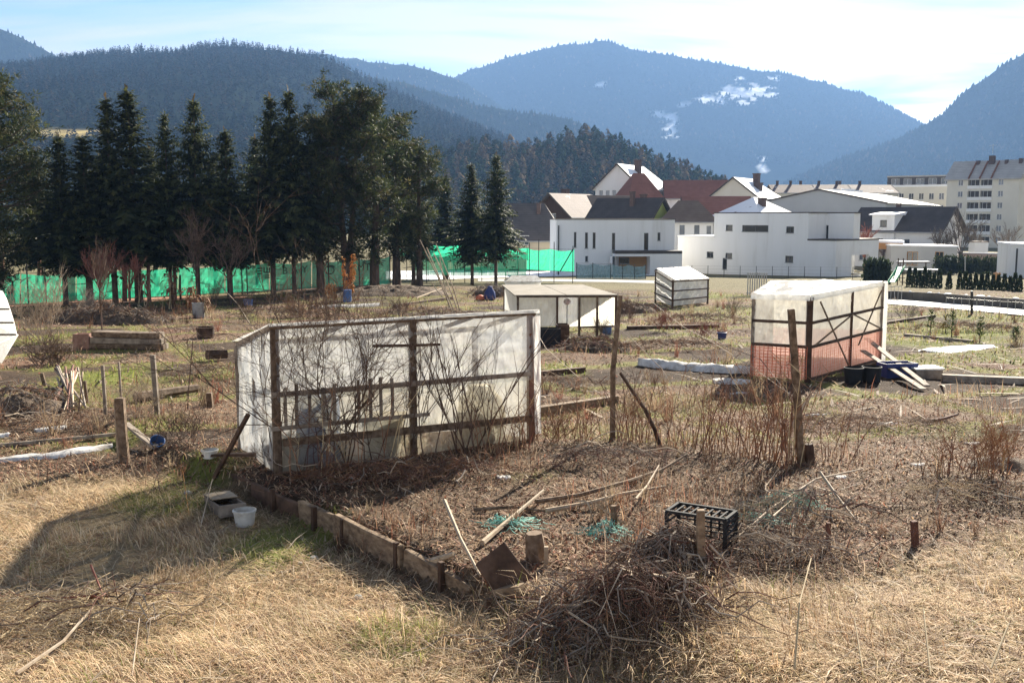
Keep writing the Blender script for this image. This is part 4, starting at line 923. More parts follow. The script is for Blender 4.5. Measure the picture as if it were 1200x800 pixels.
# ------------------------------------------------------------------ bare shrubs and trees
def twig_tree(mb, base, h, spread, seed, n0=3, levels=4, r0=.03, up=.6, wig=.18, trunk=0.0, split=(2, 4), shrink=.68, lean=(0, 0), sides=3, bundle=False):
    r = random.Random(seed)
    def grow(p, d, L, rad, lv):
        pts = [p]; q = p; dd = d.copy(); seg = 3
        for i in range(seg):
            dd = (dd + Vector((r.gauss(0, wig), r.gauss(0, wig), r.gauss(0, wig) + up * .06))).normalized(); q = q + dd * (L / seg); pts.append(q)
        mb.tube(pts, [rad * (1 - .16 * i) for i in range(seg + 1)] if lv else [rad * (1 - .3 * i) for i in range(seg + 1)], sides if rad < .02 else 5, caps=False)
        if lv <= 0: return
        for k in range(r.randint(*split)):
            s = pts[r.randint(1, seg)]; a = r.uniform(0, 6.28); tilt = r.uniform(.25, .8)
            nd = (dd * (1 - tilt * .5) + Vector((math.cos(a), math.sin(a), r.uniform(-.1, .5))) * tilt * spread + Vector((0, 0, up * .3))).normalized()
            grow(s, nd, L * shrink * r.uniform(.7, 1.2), rad * .62, lv - 1)
        grow(q, dd, L * shrink, rad * .7, lv - 1)
    base = Vector(base)
    if trunk: mb.tube([base - Vector((0, 0, .1)), base + Vector((lean[0] * .5, lean[1] * .5, trunk * .5)), base + Vector((lean[0], lean[1], trunk))], [r0 * 1.6, r0 * 1.3, r0 * 1.2], 6, caps=False)
    top = base + Vector((lean[0] if trunk else 0, lean[1] if trunk else 0, trunk))
    tot = sum(shrink ** i for i in range(levels + 1)); L0 = (h - trunk) / tot
    for k in range(n0):
        a = 6.28 * k / n0 + r.uniform(-.5, .5); t = r.uniform(.15, .7) * spread
        off = Vector((r.uniform(-.12, .12), r.uniform(-.12, .12), -.03)) * (0 if trunk else 1) * (1 + spread)
        grow(top + off, Vector((math.cos(a) * t + lean[0] * .2, math.sin(a) * t, 1)).normalized(), L0 * r.uniform(.8, 1.15), r0, levels)
def shrub(name, label, cat, px, py, h, spread, seed, mat='twig', group=None, **k):
    g = G(px, py); mb = MB(); twig_tree(mb, g, h, spread, seed, **k); o = mb.build(name, mat, origin=g); return tag(o, label, cat, group)
shrub('fruit_tree', 'bare upright fruit tree with pale twigs, left of two before the fence', 'tree', 232, 356, 5.2, .32, 301, 'twig', n0=6, levels=4, r0=.036, trunk=1.2, up=.8, split=(2, 3), wig=.24)
shrub('fruit_tree', 'bare lower fruit tree with pale twigs, right of two before the fence', 'tree', 270, 356, 4.3, .5, 302, 'twig', n0=6, levels=4, r0=.032, trunk=1.2, up=.5, split=(2, 3), wig=.26)
shrub('willow_bush', 'bush of reddish upright shoots in front of green screen', 'bush', 118, 362, 3.0, .6, 303, 'red_twig', n0=9, levels=3, r0=.03, trunk=.9, up=1.0, split=(3, 4))
shrub('willow_bush', 'second tuft of reddish shoots right of the larger one', 'bush', 152, 362, 2.6, .55, 304, 'red_twig', n0=7, levels=3, r0=.025, trunk=.8, up=1.0, split=(3, 4))
shrub('young_tree', 'thin pale double-stemmed sapling before dark hedge bank', 'tree', 120, 395, 3.1, .45, 305, 'twig', n0=3, levels=4, r0=.02, trunk=.8, up=.9, split=(2, 3))
shrub('bare_bush', 'tangled straw-coloured bush left of the block and beam', 'bush', 52, 402, 2.4, .9, 306, 'pale_twig', n0=12, levels=3, r0=.014, up=.5, split=(3, 4))
shrub('bare_bush', 'low dark brown bush heap under the straw bush', 'bush', 58, 428, 0.95, 1.4, 307, 'twig', n0=26, levels=2, r0=.012, up=.2, split=(4, 5))
shrub('bare_bush', 'grey twiggy bush behind the double sapling', 'bush', 105, 372, 1.6, 1.2, 308, 'grey_twig', n0=14, levels=3, r0=.012, up=.3, split=(3, 4))
shrub('bare_bush', 'thin dark bush under the fruit trees', 'bush', 250, 360, 1.8, 1.0, 309, 'twig', n0=8, levels=3, r0=.014, up=.6, split=(2, 4))
for k, (px, py, h, sd, mt, lb) in enumerate(((395, 395, 2.2, 310, 'twig', 'thicket of dark shoots rising behind the greenhouse top beam'), (290, 378, 1.6, 311, 'twig', 'twiggy brown bush behind the left greenhouse corner'), (345, 372, 1.3, 312, 'dry_leaf', 'rust-brown weedy bush behind the greenhouse near the blue tub'),
    (470, 372, 1.0, 313, 'twig', 'low twiggy bush behind the middle greenhouse post'), (735, 375, 1.1, 314, 'twig', 'twiggy bush right of the pale shelter'), (780, 388, 1.0, 315, 'red_twig', 'reddish low bush below the sloping white cold frame'), (860, 370, 1.0, 316, 'twig', 'low brown bush between cold frame and pink greenhouse'),
    (1155, 560, .9, 317, 'dry_leaf', 'rusty low weeds near the right photo edge'), (700, 398, .9, 318, 'twig', 'low twigs in front of the black planter'), (820, 400, .8, 319, 'red_twig', 'low red-brown twigs near the navy pot'),
    (1060, 375, .9, 320, 'grey_twig', 'small grey bush right of the pink greenhouse'), (640, 520, .7, 321, 'dry_leaf', 'dry weedy tuft at the right greenhouse corner'), (330, 545, .6, 322, 'twig', 'dead weeds at the front left greenhouse post'), (170, 485, .7, 323, 'pale_twig', 'dry tuft beside the tall grey stake'), (205, 520, .7, 324, 'twig', 'brown tuft beside the blue scrap'))):
    shrub('bare_bush', lb, 'bush', px, py, h, 1.0, sd, mt, n0=12, levels=3, r0=.0065, up=.4, split=(3, 4))
# climbers in front of the big greenhouse
shrub('climbing_shrub', 'bare dark climber spreading over the left half of the greenhouse front', 'shrub', 388, 548, 3.6, 1.1, 330, 'twig', n0=6, levels=4, r0=.013, up=.35, split=(2, 3), wig=.22)
shrub('climbing_shrub', 'bare climber with arching shoots left of the greenhouse centre post', 'shrub', 415, 546, 3.2, 1.15, 331, 'twig', n0=5, levels=4, r0=.011, up=.2, split=(2, 3), wig=.25)
shrub('climbing_shrub', 'fan of straight dark stems right of the greenhouse centre post', 'shrub', 552, 530, 2.3, .85, 332, 'twig', n0=9, levels=2, r0=.014, up=.7, split=(2, 3), wig=.09)
shrub('climbing_shrub', 'small clump of dark stems at the foot of the centre post', 'shrub', 490, 536, 2.3, .8, 333, 'twig', n0=5, levels=3, r0=.011, up=.6, split=(2, 3), wig=.12)
shrub('climbing_shrub', 'thin climber at the front left corner post of the greenhouse', 'shrub', 338, 556, 3.4, .85, 334, 'twig', n0=4, levels=4, r0=.009, up=.5, split=(2, 3), wig=.2)
# bare town trees
for k, (px, py, Y, h, lb) in enumerate(((1015, 288, 124, 5.5, 'reddish bare tree before the charcoal-roofed house'), (1128, 290, 128, 7.0, 'bare tree at the gable of the charcoal-roofed house'), (1180, 292, 150, 6.0, 'grey bare tree before the apartment block, at its right'), (1105, 288, 126, 5.5, 'thin bare tree left of the apartment block'), (1145, 292, 155, 5.0, 'low bare tree before the apartment balconies'))):
    x, y = xy(px, Y); mb = MB(); twig_tree(mb, (x, y, zgf(x, y)), h, .7, 340 + k, n0=5, levels=3, r0=.09, trunk=1.4, up=.6, split=(3, 4)); o = mb.build('bare_tree', 'red_twig' if k == 0 else 'grey_twig', origin=(x, y, zgf(x, y))); tag(o, lb, 'tree')
# planted thujas in the right garden
def thuja_proto():
    r = random.Random(77); root = thing('thuja_tree', 'x', 'tree', (0, 0, 0)); tk = MB(); tk.tube([(0, 0, -.1), (0, 0, 1.0), (0, 0, 1.5)], [.05, .03, .01], 5); tk.build('trunk', 'bark', root); lv = Leaves()
    for k in range(520):
        z = 1.65 * r.random() ** .8; R_ = .21 * (1 - (z / 1.7) ** 1.6) + .02; a = r.uniform(0, 6.28); rr = R_ * r.uniform(.55, 1.05); g = r.uniform(.6, 1.4)
        d = Vector((math.cos(a) * .5, math.sin(a) * .5, 1)).normalized(); lv.spray(Vector((rr * math.cos(a), rr * math.sin(a), z)), d, Vector((r.uniform(-1, 1), r.uniform(-1, 1), 0)), r.uniform(.14, .26), r.uniform(.03, .06), tuple(c * g for c in (.035, .05, .022)))
    lv.build('crown', 'needles', root); return root
TH = thuja_proto(); TH['group'] = 'thujas planted in a row'
ORD = ['first', 'second', 'third', 'fourth', 'fifth', 'sixth', 'seventh', 'eighth', 'ninth', 'tenth', 'eleventh', 'twelfth', 'thirteenth', 'fourteenth', 'fifteenth', 'sixteenth', 'seventeenth', 'eighteenth', 'nineteenth', 'twentieth']
row = [(1069, 338), (1075.5, 338), (1081, 338.5), (1087, 339), (1092.5, 339.5), (1098.5, 340), (1104.5, 340.5), (1116, 341.5), (1128.5, 342), (1135, 342.5), (1141, 343), (1147.5, 343), (1154.5, 343.5), (1161, 344), (1168, 344), (1174.5, 344.5), (1181.5, 345), (1188, 345.5), (1194, 346), (1200, 346)]
for k, (px, py) in enumerate(row):
    Y = 76 - k * .45; b = base_at(px, Y); s = (zat(py - 25 + (k % 3), Y) - zat(py, Y)) / 1.75; b = (b[0], b[1], zat(py, Y)); lb = ORD[k] + ' small dark thuja in the planted row, counted from the green slide'
    if k == 0: TH.location = b; TH.scale = (s, s, s); TH['label'] = lb
    else: copy_tree(TH, b, k * 1.3, (s * (.9 + .2 * ((k * 7) % 5) / 5), s, s * (.92 + .16 * ((k * 3) % 5) / 5)), lb)
THUJA_BASE = [(xy(px, 76 - k * .45), zat(py, 76 - k * .45)) for k, (px, py) in enumerate(row)]
def hedge(label, px0, px1, Y0, Y1, py_t, py_b, n, seed, w=.8):
    r = random.Random(seed); a = xy(px0, Y0); b = xy(px1, Y1); z0 = min(zgf(*a), zat(py_b, Y0)); h = zat(py_t, Y0) - z0
    root = thing('hedge', label, 'hedge', ((a[0] + b[0]) / 2, (a[1] + b[1]) / 2, z0)); lv = Leaves(); tk = MB()
    for k in range(n):
        t = r.random(); z = h * r.random() ** .7; rr = w * (1 - .35 * z / h); bump = .8 + .4 * math.sin(t * 60) * (z / h)
        p = Vector((a[0] + (b[0] - a[0]) * t + r.uniform(-.3, .3), a[1] + (b[1] - a[1]) * t + r.uniform(-rr, rr), z0 + z * bump)); g = r.uniform(.6, 1.4)
        lv.spray(p, Vector((r.uniform(-.6, .6), r.uniform(-.6, .6), 1)).normalized(), Vector((r.uniform(-1, 1), r.uniform(-1, 1), 0)), r.uniform(.25, .5), r.uniform(.06, .13), tuple(c * g for c in (.035, .048, .024)))
    for k in range(8): p = Vector((a[0] + (b[0] - a[0]) * (k + .5) / 8, a[1] + (b[1] - a[1]) * (k + .5) / 8, z0)); tk.tube([p, p + Vector((0, 0, h * .7))], .05, 4)
    tk.build('stems', 'bark', root); lv.build('foliage', 'needles', root)
hedge('long dark clipped hedge behind the row of thujas', 1100, 1188, 113, 110, 304, 318, 3600, 71)
hedge('short dark hedge left of the green slide', 1019, 1043, 84, 82, 309, 334, 2400, 72)
# ------------------------------------------------------------------ generic small builders
def patch(mb, a, b, c, d, nu=10, nv=8, amp=0.02, seed=0, sag=0.0, scale=3.0, fold=0.0, droop=0.0):
    a, b, c, d = map(Vector, (a, b, c, d)); n = (b - a).cross(d - a).normalized()
    def fn(u, v):
        p = a.lerp(b, u).lerp(d.lerp(c, u), v); k = float(vn(u * scale * 2.3, v * scale, 1.0, seed, 3)) - .5
        e = min(1, 6 * min(u, 1 - u)) * min(1, 6 * min(v, 1 - v)) * .8 + .2
        if fold:
            q_ = u * 5.5 + v * 2.2 + 3.2 * k; k += fold * (abs(math.sin(q_ * 3.1)) - .6) * (.4 + float(vn(u * 4, v * 4, 1, seed + 5)))
        if droop: p = p - Vector((0, 0, droop * math.sin(math.pi * u) * v + droop * .5 * (float(vn(u * 6, 2, 1, seed + 3)) - .5) * v))
        return p + n * (k * amp * 2 * e) - Vector((0, 0, sag * math.sin(math.pi * u) * math.sin(math.pi * v)))
    return mb.grid(fn, nu, nv)
def stake(name, label, cat, base, top, w, mat, group=None, h=None, bevel=.004, round_=False, bend=0.0):
    g = G(*base); t = P(top[0], top[1], g.y + (top[2] if len(top) > 2 else 0)); m = MB()
    if round_:
        mid = g.lerp(t, .5) + Vector((bend, 0, 0)); m.tube([g - Vector((0, 0, .15)), g.lerp(mid, .5), mid, mid.lerp(t, .55), t], [w * .55, w * .52, w * .5, w * .47, w * .42], 7)
        bevel = 0
    else: m.beam(g - Vector((0, 0, .15)), t, w, h or w, up=(0, 1, 0), jit=w * .05)
    return tag(m.build(name, mat, origin=g, bevel=bevel, smooth=False), label, cat, group)
def lying(name, label, cat, pts, w, mat, h=None, lift=None, group=None, round_=True, taper=.6, bevel=.003):
    """stick or plank lying along ground points given as (px,py[,lift])"""
    ps = []
    for q in pts: g = G(q[0], q[1]); ps.append(g + Vector((0, 0, (q[2] if len(q) > 2 else 0) + w * .4)))
    m = MB()
    if round_:
        n = len(ps); m.tube(ps, [w / 2 * (1 - (1 - taper) * i / max(1, n - 1)) for i in range(n)], 6); bevel = 0
    else: m.beam(ps[0], ps[-1], w, h or w * .4, jit=w * .03)
    return tag(m.build(name, mat, bevel=bevel), label, cat, group)
def tub(name, label, px, py, r, hgt, mat, taper=.85, rim=True, lid=False, tilt=(0, 0, 1), fill=None, cat='bucket'):
    g = G(px, py); root = thing(name, label, cat, g)
    MB().lathe(g, [(r * taper, 0), (r * (taper + .05), .02), (r, hgt), (r * .94, hgt), (r * (taper - .05), .03)], 18, axis=tilt).build('body', mat, root, smooth=False)
    if rim: MB().lathe(g + Vector(tilt).normalized() * (hgt - .012), [(r * .99, 0), (r * 1.06, .004), (r * 1.06, .022), (r * .95, .026)], 18, cap_bottom=False, axis=tilt).build('rim', mat, root)
    if fill: MB().lathe(g + Vector(tilt).normalized() * hgt * .7, [(r * .93, 0), (r * .5, .015), (.01, .02)], 14, axis=tilt).build('contents', fill, root)
    if lid: MB().lathe(g + Vector(tilt).normalized() * (hgt + .004), [(r * 1.05, 0), (r * 1.05, .03), (.01, .05)], 18, axis=tilt).build('lid', lid, root)
    return root
def crate_box(name, label, cat, px, py, L, Wd, Hh, rot, mat, t=.02, tilt=0.0, open_top=True, slats=False):
    g = G(px, py); root = thing(name, label, cat, g); ca, sa = math.cos(rot), math.sin(rot)
    def T(x, y, z):
        y2 = y * math.cos(tilt) - z * math.sin(tilt); z2 = y * math.sin(tilt) + z * math.cos(tilt); return g + Vector((x * ca - y2 * sa, x * sa + y2 * ca, z2))
    def bx(nm, x0, x1, y0, y1, z0, z1, mt=mat):
        m = MB(); m.hexa([T(x, y, z0) for x, y in ((x0, y0), (x1, y0), (x1, y1), (x0, y1))], [T(x, y, z1) for x, y in ((x0, y0), (x1, y0), (x1, y1), (x0, y1))]); return m.build(nm, mt, root, bevel=.003)
    bx('floor_board', -L / 2, L / 2, -Wd / 2, Wd / 2, 0, t)
    for s in (-1, 1):
        bx('side_board', -L / 2, L / 2, s * Wd / 2 - (t if s > 0 else 0), s * Wd / 2 + (0 if s > 0 else t), t + .002, Hh)
        bx('end_board', s * L / 2 - (t if s > 0 else 0), s * L / 2 + (0 if s > 0 else t), -Wd / 2 + t + .002, Wd / 2 - t - .002, t + .002, Hh - .01)
    return root, T, bx

# ------------------------------------------------------------------ tennis court screens
def screen_fence(label, ends, post_px, mat, name='screen_fence', n_seg=6, seed=1, post_top=6, post_mat='dark_metal', pr=.035, marks=None):
    (pxa, ya0, ya1, Ya), (pxb, yb0, yb1, Yb) = ends
    a0 = P(pxa, ya1, Ya); a1 = P(pxa, ya0, Ya); b0 = P(pxb, yb1, Yb); b1 = P(pxb, yb0, Yb)
    mid = a0.lerp(b0, .5); root = thing(name, label, 'fence', (mid.x, mid.y, zgf(mid.x, mid.y)))
    for k in range(n_seg):
        m = MB(); s0, s1 = k / n_seg + .0012, (k + 1) / n_seg - .0012; patch(m, a0.lerp(b0, s0), a0.lerp(b0, s1), a1.lerp(b1, s1), a1.lerp(b1, s0), 16, 8, .09, seed + k, scale=2.5, fold=.5, droop=.14); m.build('screen_panel', mat, root)
    d2 = (b0 - a0).xy.normalized()
    for px, dt in post_px:
        u, _ = on_wall(px, 300, a0.xy, b0.xy); q = a0.xy + d2 * u + Vector((d2.y, -d2.x)) * .08; s = u / (b0 - a0).xy.length; zt = a1.lerp(b1, s).z + dt
        MB().tube([(q.x, q.y, zgf(q.x, q.y) - .1), (q.x, q.y, zt)], pr, 6).build('post', post_mat, root)
    m = MB(); m.tube([a1 + Vector((0, -.05, .01)), b1 + Vector((0, -.05, .01))], .012, 4); m.build('top_wire', 'dark_metal', root)
    m = MB(); m.tube([a0 + Vector((0, -.05, .01)), b0 + Vector((0, -.05, .01))], .012, 4); m.build('bottom_wire', 'dark_metal', root)
    return root, a0, b0, a1, b1
root, a0, b0, a1, b1 = screen_fence('long bright green windscreen in front of the spruce row', ((-45, 324, 360, 50), (457, 301, 333, 64)), [(-20, .6), (30, .5), (51, .6), (101, .5), (132, .4), (150, .4), (163, .4), (282, .35), (288, .3), (352, .5), (372, .3), (384, .3), (420, .2), (434, .3), (456, .1)], 'green_screen', n_seg=9, seed=40)
wd = (b0 - a0).normalized(); wn_ = Vector((wd.y, -wd.x, 0)).normalized()
def on_screen(px, py, off=.12):
    u, z = on_wall(px, py, a0.xy, b0.xy); q = a0.xy + wd.xy.normalized() * u + wn_.xy * off; return Vector((q.x, q.y, z))
nmat('print_dark', [(0.02, 0.06, 0.045), (0.035, 0.085, 0.06)], 6, 0.8, .1, 20, .002)
nmat('print_white', [(0.55, 0.62, 0.58), (0.62, 0.68, 0.64)], 6, 0.8, .1, 20, .002)
def lettering(parent, text, px, py, hpx, Yref, mat='print_dark', org=None):
    fc = bpy.data.curves.new('lettering', 'FONT'); fc.body = text; p0 = on_screen(px, py) if org is None else org; fc.size = hpx * p0.y / FPX * 1.45; fc.extrude = .002; fc.space_character = 1.1
    tmp = bpy.data.objects.new('tmp_text', fc); COL.objects.link(tmp); bpy.context.view_layer.update()
    me = bpy.data.meshes.new_from_object(tmp.evaluated_get(bpy.context.evaluated_depsgraph_get())); bpy.data.objects.remove(tmp); bpy.data.curves.remove(fc)
    me.materials.clear(); me.materials.append(M[mat]); o = bpy.data.objects.new('lettering', me); COL.objects.link(o); o.parent = parent
    o.location = p0 - ORG[parent.name]; o.rotation_euler = (math.pi / 2, 0, math.atan2(wd.y, wd.x) if org is None else 0); return o
def bar_on(parent, pts, w, name='print_mark', mat='print_dark'):
    m = MB()
    for i in range(len(pts) - 1): m.beam(pts[i], pts[i + 1], .006, w, up=(0, 0, 1))
    return m.build(name, mat, parent)
lettering(root, 'B', 330, 321, 8, 0); lettering(root, 'A', 341, 320, 8, 0); lettering(root, 'Y', 353, 319.5, 8, 0); lettering(root, 'MT', 418, 317, 8, 0)
for r_ in range(3): bar_on(root, [on_screen(300.5, 314.5 + r_ * 3), on_screen(306.5, 314.2 + r_ * 3)], .07)
bar_on(root, [on_screen(308.5, 313), on_screen(308.5, 319), on_screen(312, 319), on_screen(312, 313)], .07); bar_on(root, [on_screen(312, 319), on_screen(315, 319), on_screen(315, 313)], .07)
for r_ in range(3): bar_on(root, [on_screen(309, 322.3 + r_ * 1.8), on_screen(315, 322 + r_ * 1.8)], .05, mat='print_dark')
ring = [on_screen(385 + 5.5 * math.cos(k * .42), 316.5 - 4.6 * math.sin(k * .42)) for k in range(16)]; bar_on(root, ring, .06); bar_on(root, [on_screen(381, 313), on_screen(388, 311), on_screen(391, 313)], .08)
arc = [on_screen(60 - 8 * math.cos(k * .25), 342 - 16 * math.sin(k * .25)) for k in range(7)]; bar_on(root, arc, .07, mat='print_white'); arc = [on_screen(36 - 18 * math.cos(k * .25), 345 - 20 * math.sin(k * .25)) for k in range(3, 7)]; bar_on(root, arc, .05, mat='print_white')
bar_on(root, [on_screen(9, 329), on_screen(14, 329), on_screen(14, 343), on_screen(9, 343)], .1)
# second court: light band above, dark printed screen in front
root2, c0, d0, c1, d1 = screen_fence('pale green windscreen band on tall dark posts at the far court', ((460, 284.5, 300, 92), (620, 290.5, 304, 87)), [(477, .5), (502, .8), (532, .7), (565, .6), (593, .6), (607, .5)], 'green_screen', n_seg=4, seed=60)
root3, c0, d0, c1, d1 = screen_fence('bright green windscreen end piece with slanting brace next to white house', ((617, 291, 316, 87), (673, 292.5, 318.5, 84)), [(621, .5), (632, .8), (650, .6), (672, .3)], 'green_screen', n_seg=2, seed=66)
MB().tube([P(672, 291, 83.7), P(656.5, 318, 83.7)], .05, 5).build('brace', 'dark_metal', root3)
root4, c0, d0, c1, d1 = screen_fence('dark green printed windscreen below the pale band', ((485, 301, 322, 86), (617, 295.5, 323.5, 82.5)), [(500, .3), (545, .3), (580, .3)], 'dark_green_screen', n_seg=3, seed=70)
def on4(px, py): q = on_wall(px, py, c0.xy, d0.xy); dd = (d0 - c0).xy.normalized(); p = c0.xy + dd * q[0] + Vector((dd.y, -dd.x)) * .1; return Vector((p.x, p.y, q[1]))
for x0_, x1_, y0_, y1_ in ((545, 553, 306, 317), (600, 605, 304, 313), (597, 608, 301.5, 316)): bar_on(root4, [on4(x0_, y0_), on4(x1_, y0_), on4(x1_, y1_), on4(x0_, y1_), on4(x0_, y0_)], .08)
lettering(root4, 'nt', 535, 315, 7, 0, org=on4(533, 315)); lettering(root4, 'rend', 566, 314, 6, 0, org=on4(563, 314))
# blue-grey mesh in front of the white house
screen_fence('blue-grey mesh fence below the slit-window house', ((675, 308.5, 327, 98), (717, 309.5, 327.5, 97)), [(676, .1), (695, .1), (716, .1)], 'blue_grey_screen', n_seg=2, seed=80)
screen_fence('dark teal mesh fence before the covered terrace', ((717.5, 310, 327.5, 97), (757, 311, 328, 96)), [(730, .1), (744, .1), (757, .1)], 'blue_grey_screen', n_seg=2, seed=84)
# thin garden fence before the larger white house
fr = thing('wire_fence', 'thin black post-and-wire fence before the larger white house', 'fence', (*xy(900, 97), -2.4))
prev = None
for k in range(12):
    px = 812 + k * 19; Y = 104 - k * .9; b = base_at(px, Y); MB().tube([(b[0], b[1], b[2] - .1), (b[0], b[1], b[2] + 1.15)], .03, 5).build('post', 'dark_metal', fr)
    if prev:
        for z in (.45, .8, 1.1): MB().tube([(prev[0], prev[1], prev[2] + z), (b[0], b[1], b[2] + z)], .006, 3).build('wire', 'dark_metal', fr)
    prev = b
# reddish posts in front of the green screen
for k, (px, yb, yt, w) in enumerate(((3, 356, 293, .2), (47, 354, 301, .2), (77, 353, 291, .2), (117, 353, 297, .2), (146, 355, 293, .24), (175, 354, 308, .2), (205, 352, 305, .2), (212, 352, 322, .12))):
    stake('fence_post', ORD[k] + ' rough reddish post before the green windscreen, counted from left', 'post', (px, yb), (px - 1, yt), w, 'reddish_wood', 'rough posts along the green windscreen', round_=True, bend=.03 * (-1) ** k)
# ------------------------------------------------------------------ snow and court surfaces
KEEP = []
def ground_sheet(name, pts, mat, dz=.02, kind='structure', thick=None):
    m = MB(); ps = [G(*p) for p in pts]; KEEP.append(np.array([(p.x, p.y) for p in ps])); n = len(ps) // 2; top = ps[:n]; bot = ps[n:][::-1]
    for i in range(n - 1):
        for j in range(6):
            def q(a, b, t): p = a.lerp(b, t); return Vector((p.x, p.y, zgf(p.x, p.y) + dz))
            m.quad(q(bot[i], top[i], j / 6), q(bot[i + 1], top[i + 1], j / 6), q(bot[i + 1], top[i + 1], (j + 1) / 6), q(bot[i], top[i], (j + 1) / 6))
    o = m.build(name, mat); o['kind'] = kind; return o
ground_sheet('court_snow_ground', [(452, 318), (500, 317), (560, 317.5), (640, 318), (690, 319), (690, 323), (640, 324), (560, 326), (500, 328), (452, 327)], 'snow')
nmat('red_clay', [(0.24, 0.10, 0.06), (0.36, 0.17, 0.11)], 2, .95, .3, 8, .01)
ground_sheet('court_clay_ground', [(-60, 356), (60, 353), (160, 350), (290, 345), (290, 349), (160, 354), (60, 358), (-60, 362)], 'red_clay', .02)
ground_sheet('snowy_path', [(1032, 351), (1060, 352), (1100, 355), (1150, 359), (1230, 366), (1230, 373), (1150, 365.5), (1100, 361), (1060, 358), (1032, 356)], 'dirty_snow', .03)
ground_sheet('pale_path', [(560, 327), (640, 327), (720, 328), (800, 330), (800, 333), (720, 331), (640, 330), (560, 330)], 'concrete', .03)
# retaining wall by the path, made of concrete blocks
rw = thing('retaining_wall', 'long low dark concrete wall behind the snowy path', 'wall', G(1120, 355))
q = [G(1022, 349.5), G(1060, 351.5), G(1100, 354), G(1150, 358.5), G(1240, 366)]
for i in range(4):
    nseg = (3, 3, 4, 6)[i]
    for k in range(nseg):
        a_, b_ = q[i].lerp(q[i + 1], k / nseg + .004), q[i].lerp(q[i + 1], (k + 1) / nseg - .004); m = MB(); m.beam(a_ + Vector((0, .15, .16)), b_ + Vector((0, .15, .16)), .3, .62, jit=.006); m.build('concrete_block', 'dark_concrete', rw)
for k in range(9):
    a_ = q[1].lerp(q[4], (.05, .2, .27, .33, .46, .55, .61, .77, .9)[k]); s_ = (.3, .5, .3, .8, .4, .9, .35, .6, .9)[k]; m = MB(); m.lathe(a_ + Vector((.1 * s_, .2, .47)), [(.28 * s_, 0), (.22 * s_, .04), (.08 * s_, .06), (.01, .062)], 9); tag(m.build('snow_clump', 'snow'), ORD[k] + ' small snow lump on the dark wall, counted from left', 'snow', 'snow lumps on the wall')
# slide, benches, poles of the right garden
sl = thing('garden_slide', 'green plastic garden slide at the left end of the thuja row', 'slide', base_at(1055, 78))
p0_, p1_ = P(1045, 331, 76.5), P(1056, 313.5, 79); m = MB(); w_ = Vector((.25, 0, 0))
m.hexa([p0_ - w_, p0_ + w_, p1_ + w_, p1_ - w_], [v + Vector((0, -.02, .05)) for v in (p0_ - w_, p0_ + w_, p1_ + w_, p1_ - w_)]); m.build('chute', 'green_screen', sl)
for s in (-1, 1): MB().beam(p0_ + w_ * s * 1.08 + Vector((0, 0, .08)), p1_ + w_ * s * 1.08 + Vector((0, 0, .08)), .05, .2).build('rail', 'green_screen', sl)
for s in (-1, 1):
    b = Vector(base_at(1058 + s * 3, 79.4)); MB().tube([b, Vector((b.x, b.y, p1_.z + .7))], .05, 6).build('leg', 'dark_wood', sl)
for k in range(4): z_ = p1_.z * (k + 1) / 5 + base_at(1058, 79.4)[2] * (1 - (k + 1) / 5); MB().beam(P(1055, 320, 79.4).xy.to_3d() + Vector((0, 0, z_)), P(1061, 320, 79.4).xy.to_3d() + Vector((0, 0, z_)), .04, .05).build('rung', 'dark_wood', sl)
for k, (x0_, x1_, yy, Y) in enumerate(((1060, 1100, 317, 86), (1052, 1088, 307.5, 92), (1024, 1040, 307, 92))):
    t_ = thing('garden_table', ('snow-covered low table behind the slide', 'snow-covered longer table before the grey garage', 'snow-covered small bench before the wooden shed')[k], 'table', base_at((x0_ + x1_) / 2, Y)); a_, b_ = P(x0_, yy, Y), P(x1_, yy, Y)
    MB().beam(a_, b_, .8, .06).build('table_top', 'dark_wood', t_); MB().beam(a_ + Vector((0, 0, .075)), b_ + Vector((0, 0, .075)), .78, .08).build('snow_cap', 'snow', t_)
    for s in (.08, .92):
        p_ = a_.lerp(b_, s); MB().tube([(p_.x, p_.y, zgf(p_.x, p_.y)), (p_.x, p_.y, p_.z - .03)], .05, 5).build('leg', 'dark_wood', t_)
stake('thin_post', 'thin dark post standing behind the snowy path', 'post', (1139, 368), (1139, 341), .09, 'dark_metal')
stake('thin_post', 'tall thin pole behind the wall near the edge house', 'post', (1131, 334), (1131, 301), .07, 'grey_metal')
dg = thing('garden_figure', 'small orange garden ornament beyond the thujas', 'ornament', base_at(1171, 80)); b = Vector(base_at(1171, 80))
MB().lathe(b, [(.25, 0), (.32, .25), (.26, .5), (.16, .62), (.22, .78), (.2, .95), (.01, 1.05)], 12).build('body', 'orange_plastic', dg, smooth=True); MB().lathe(b + Vector((.22, -.1, .85)), [(.09, 0), (.1, .1), (.01, .18)], 8).build('arm', 'orange_plastic', dg)
wf = thing('wire_fence', 'low pale wire fence with thin uprights along the snowy path', 'fence', G(1160, 376)); prev = None
for k in range(13):
    g = G(1108 + k * 9, 367.5 + k * .75); MB().tube([g - Vector((0, 0, .1)), g + Vector((0, 0, .75))], .014, 4).build('upright', 'grey_metal', wf)
    if prev is not None:
        for z in (.35, .7): MB().tube([prev + Vector((0, 0, z)), g + Vector((0, 0, z))], .006, 3).build('wire', 'grey_metal', wf)
    prev = g
wf = thing('wire_gate', 'small grey wire gate right behind the pink greenhouse', 'gate', G(1043, 353))
for k in range(7): g = G(1031 + k * 4.2, 352.5 + k * .3); MB().tube([g, g + Vector((0, 0, .85))], .012, 4).build('bar', 'grey_metal', wf)
for z in (.1, .82): MB().tube([G(1031, 352.5) + Vector((0, 0, z)), G(1056.2, 354.3) + Vector((0, 0, z))], .014, 4).build('rail', 'grey_metal', wf)
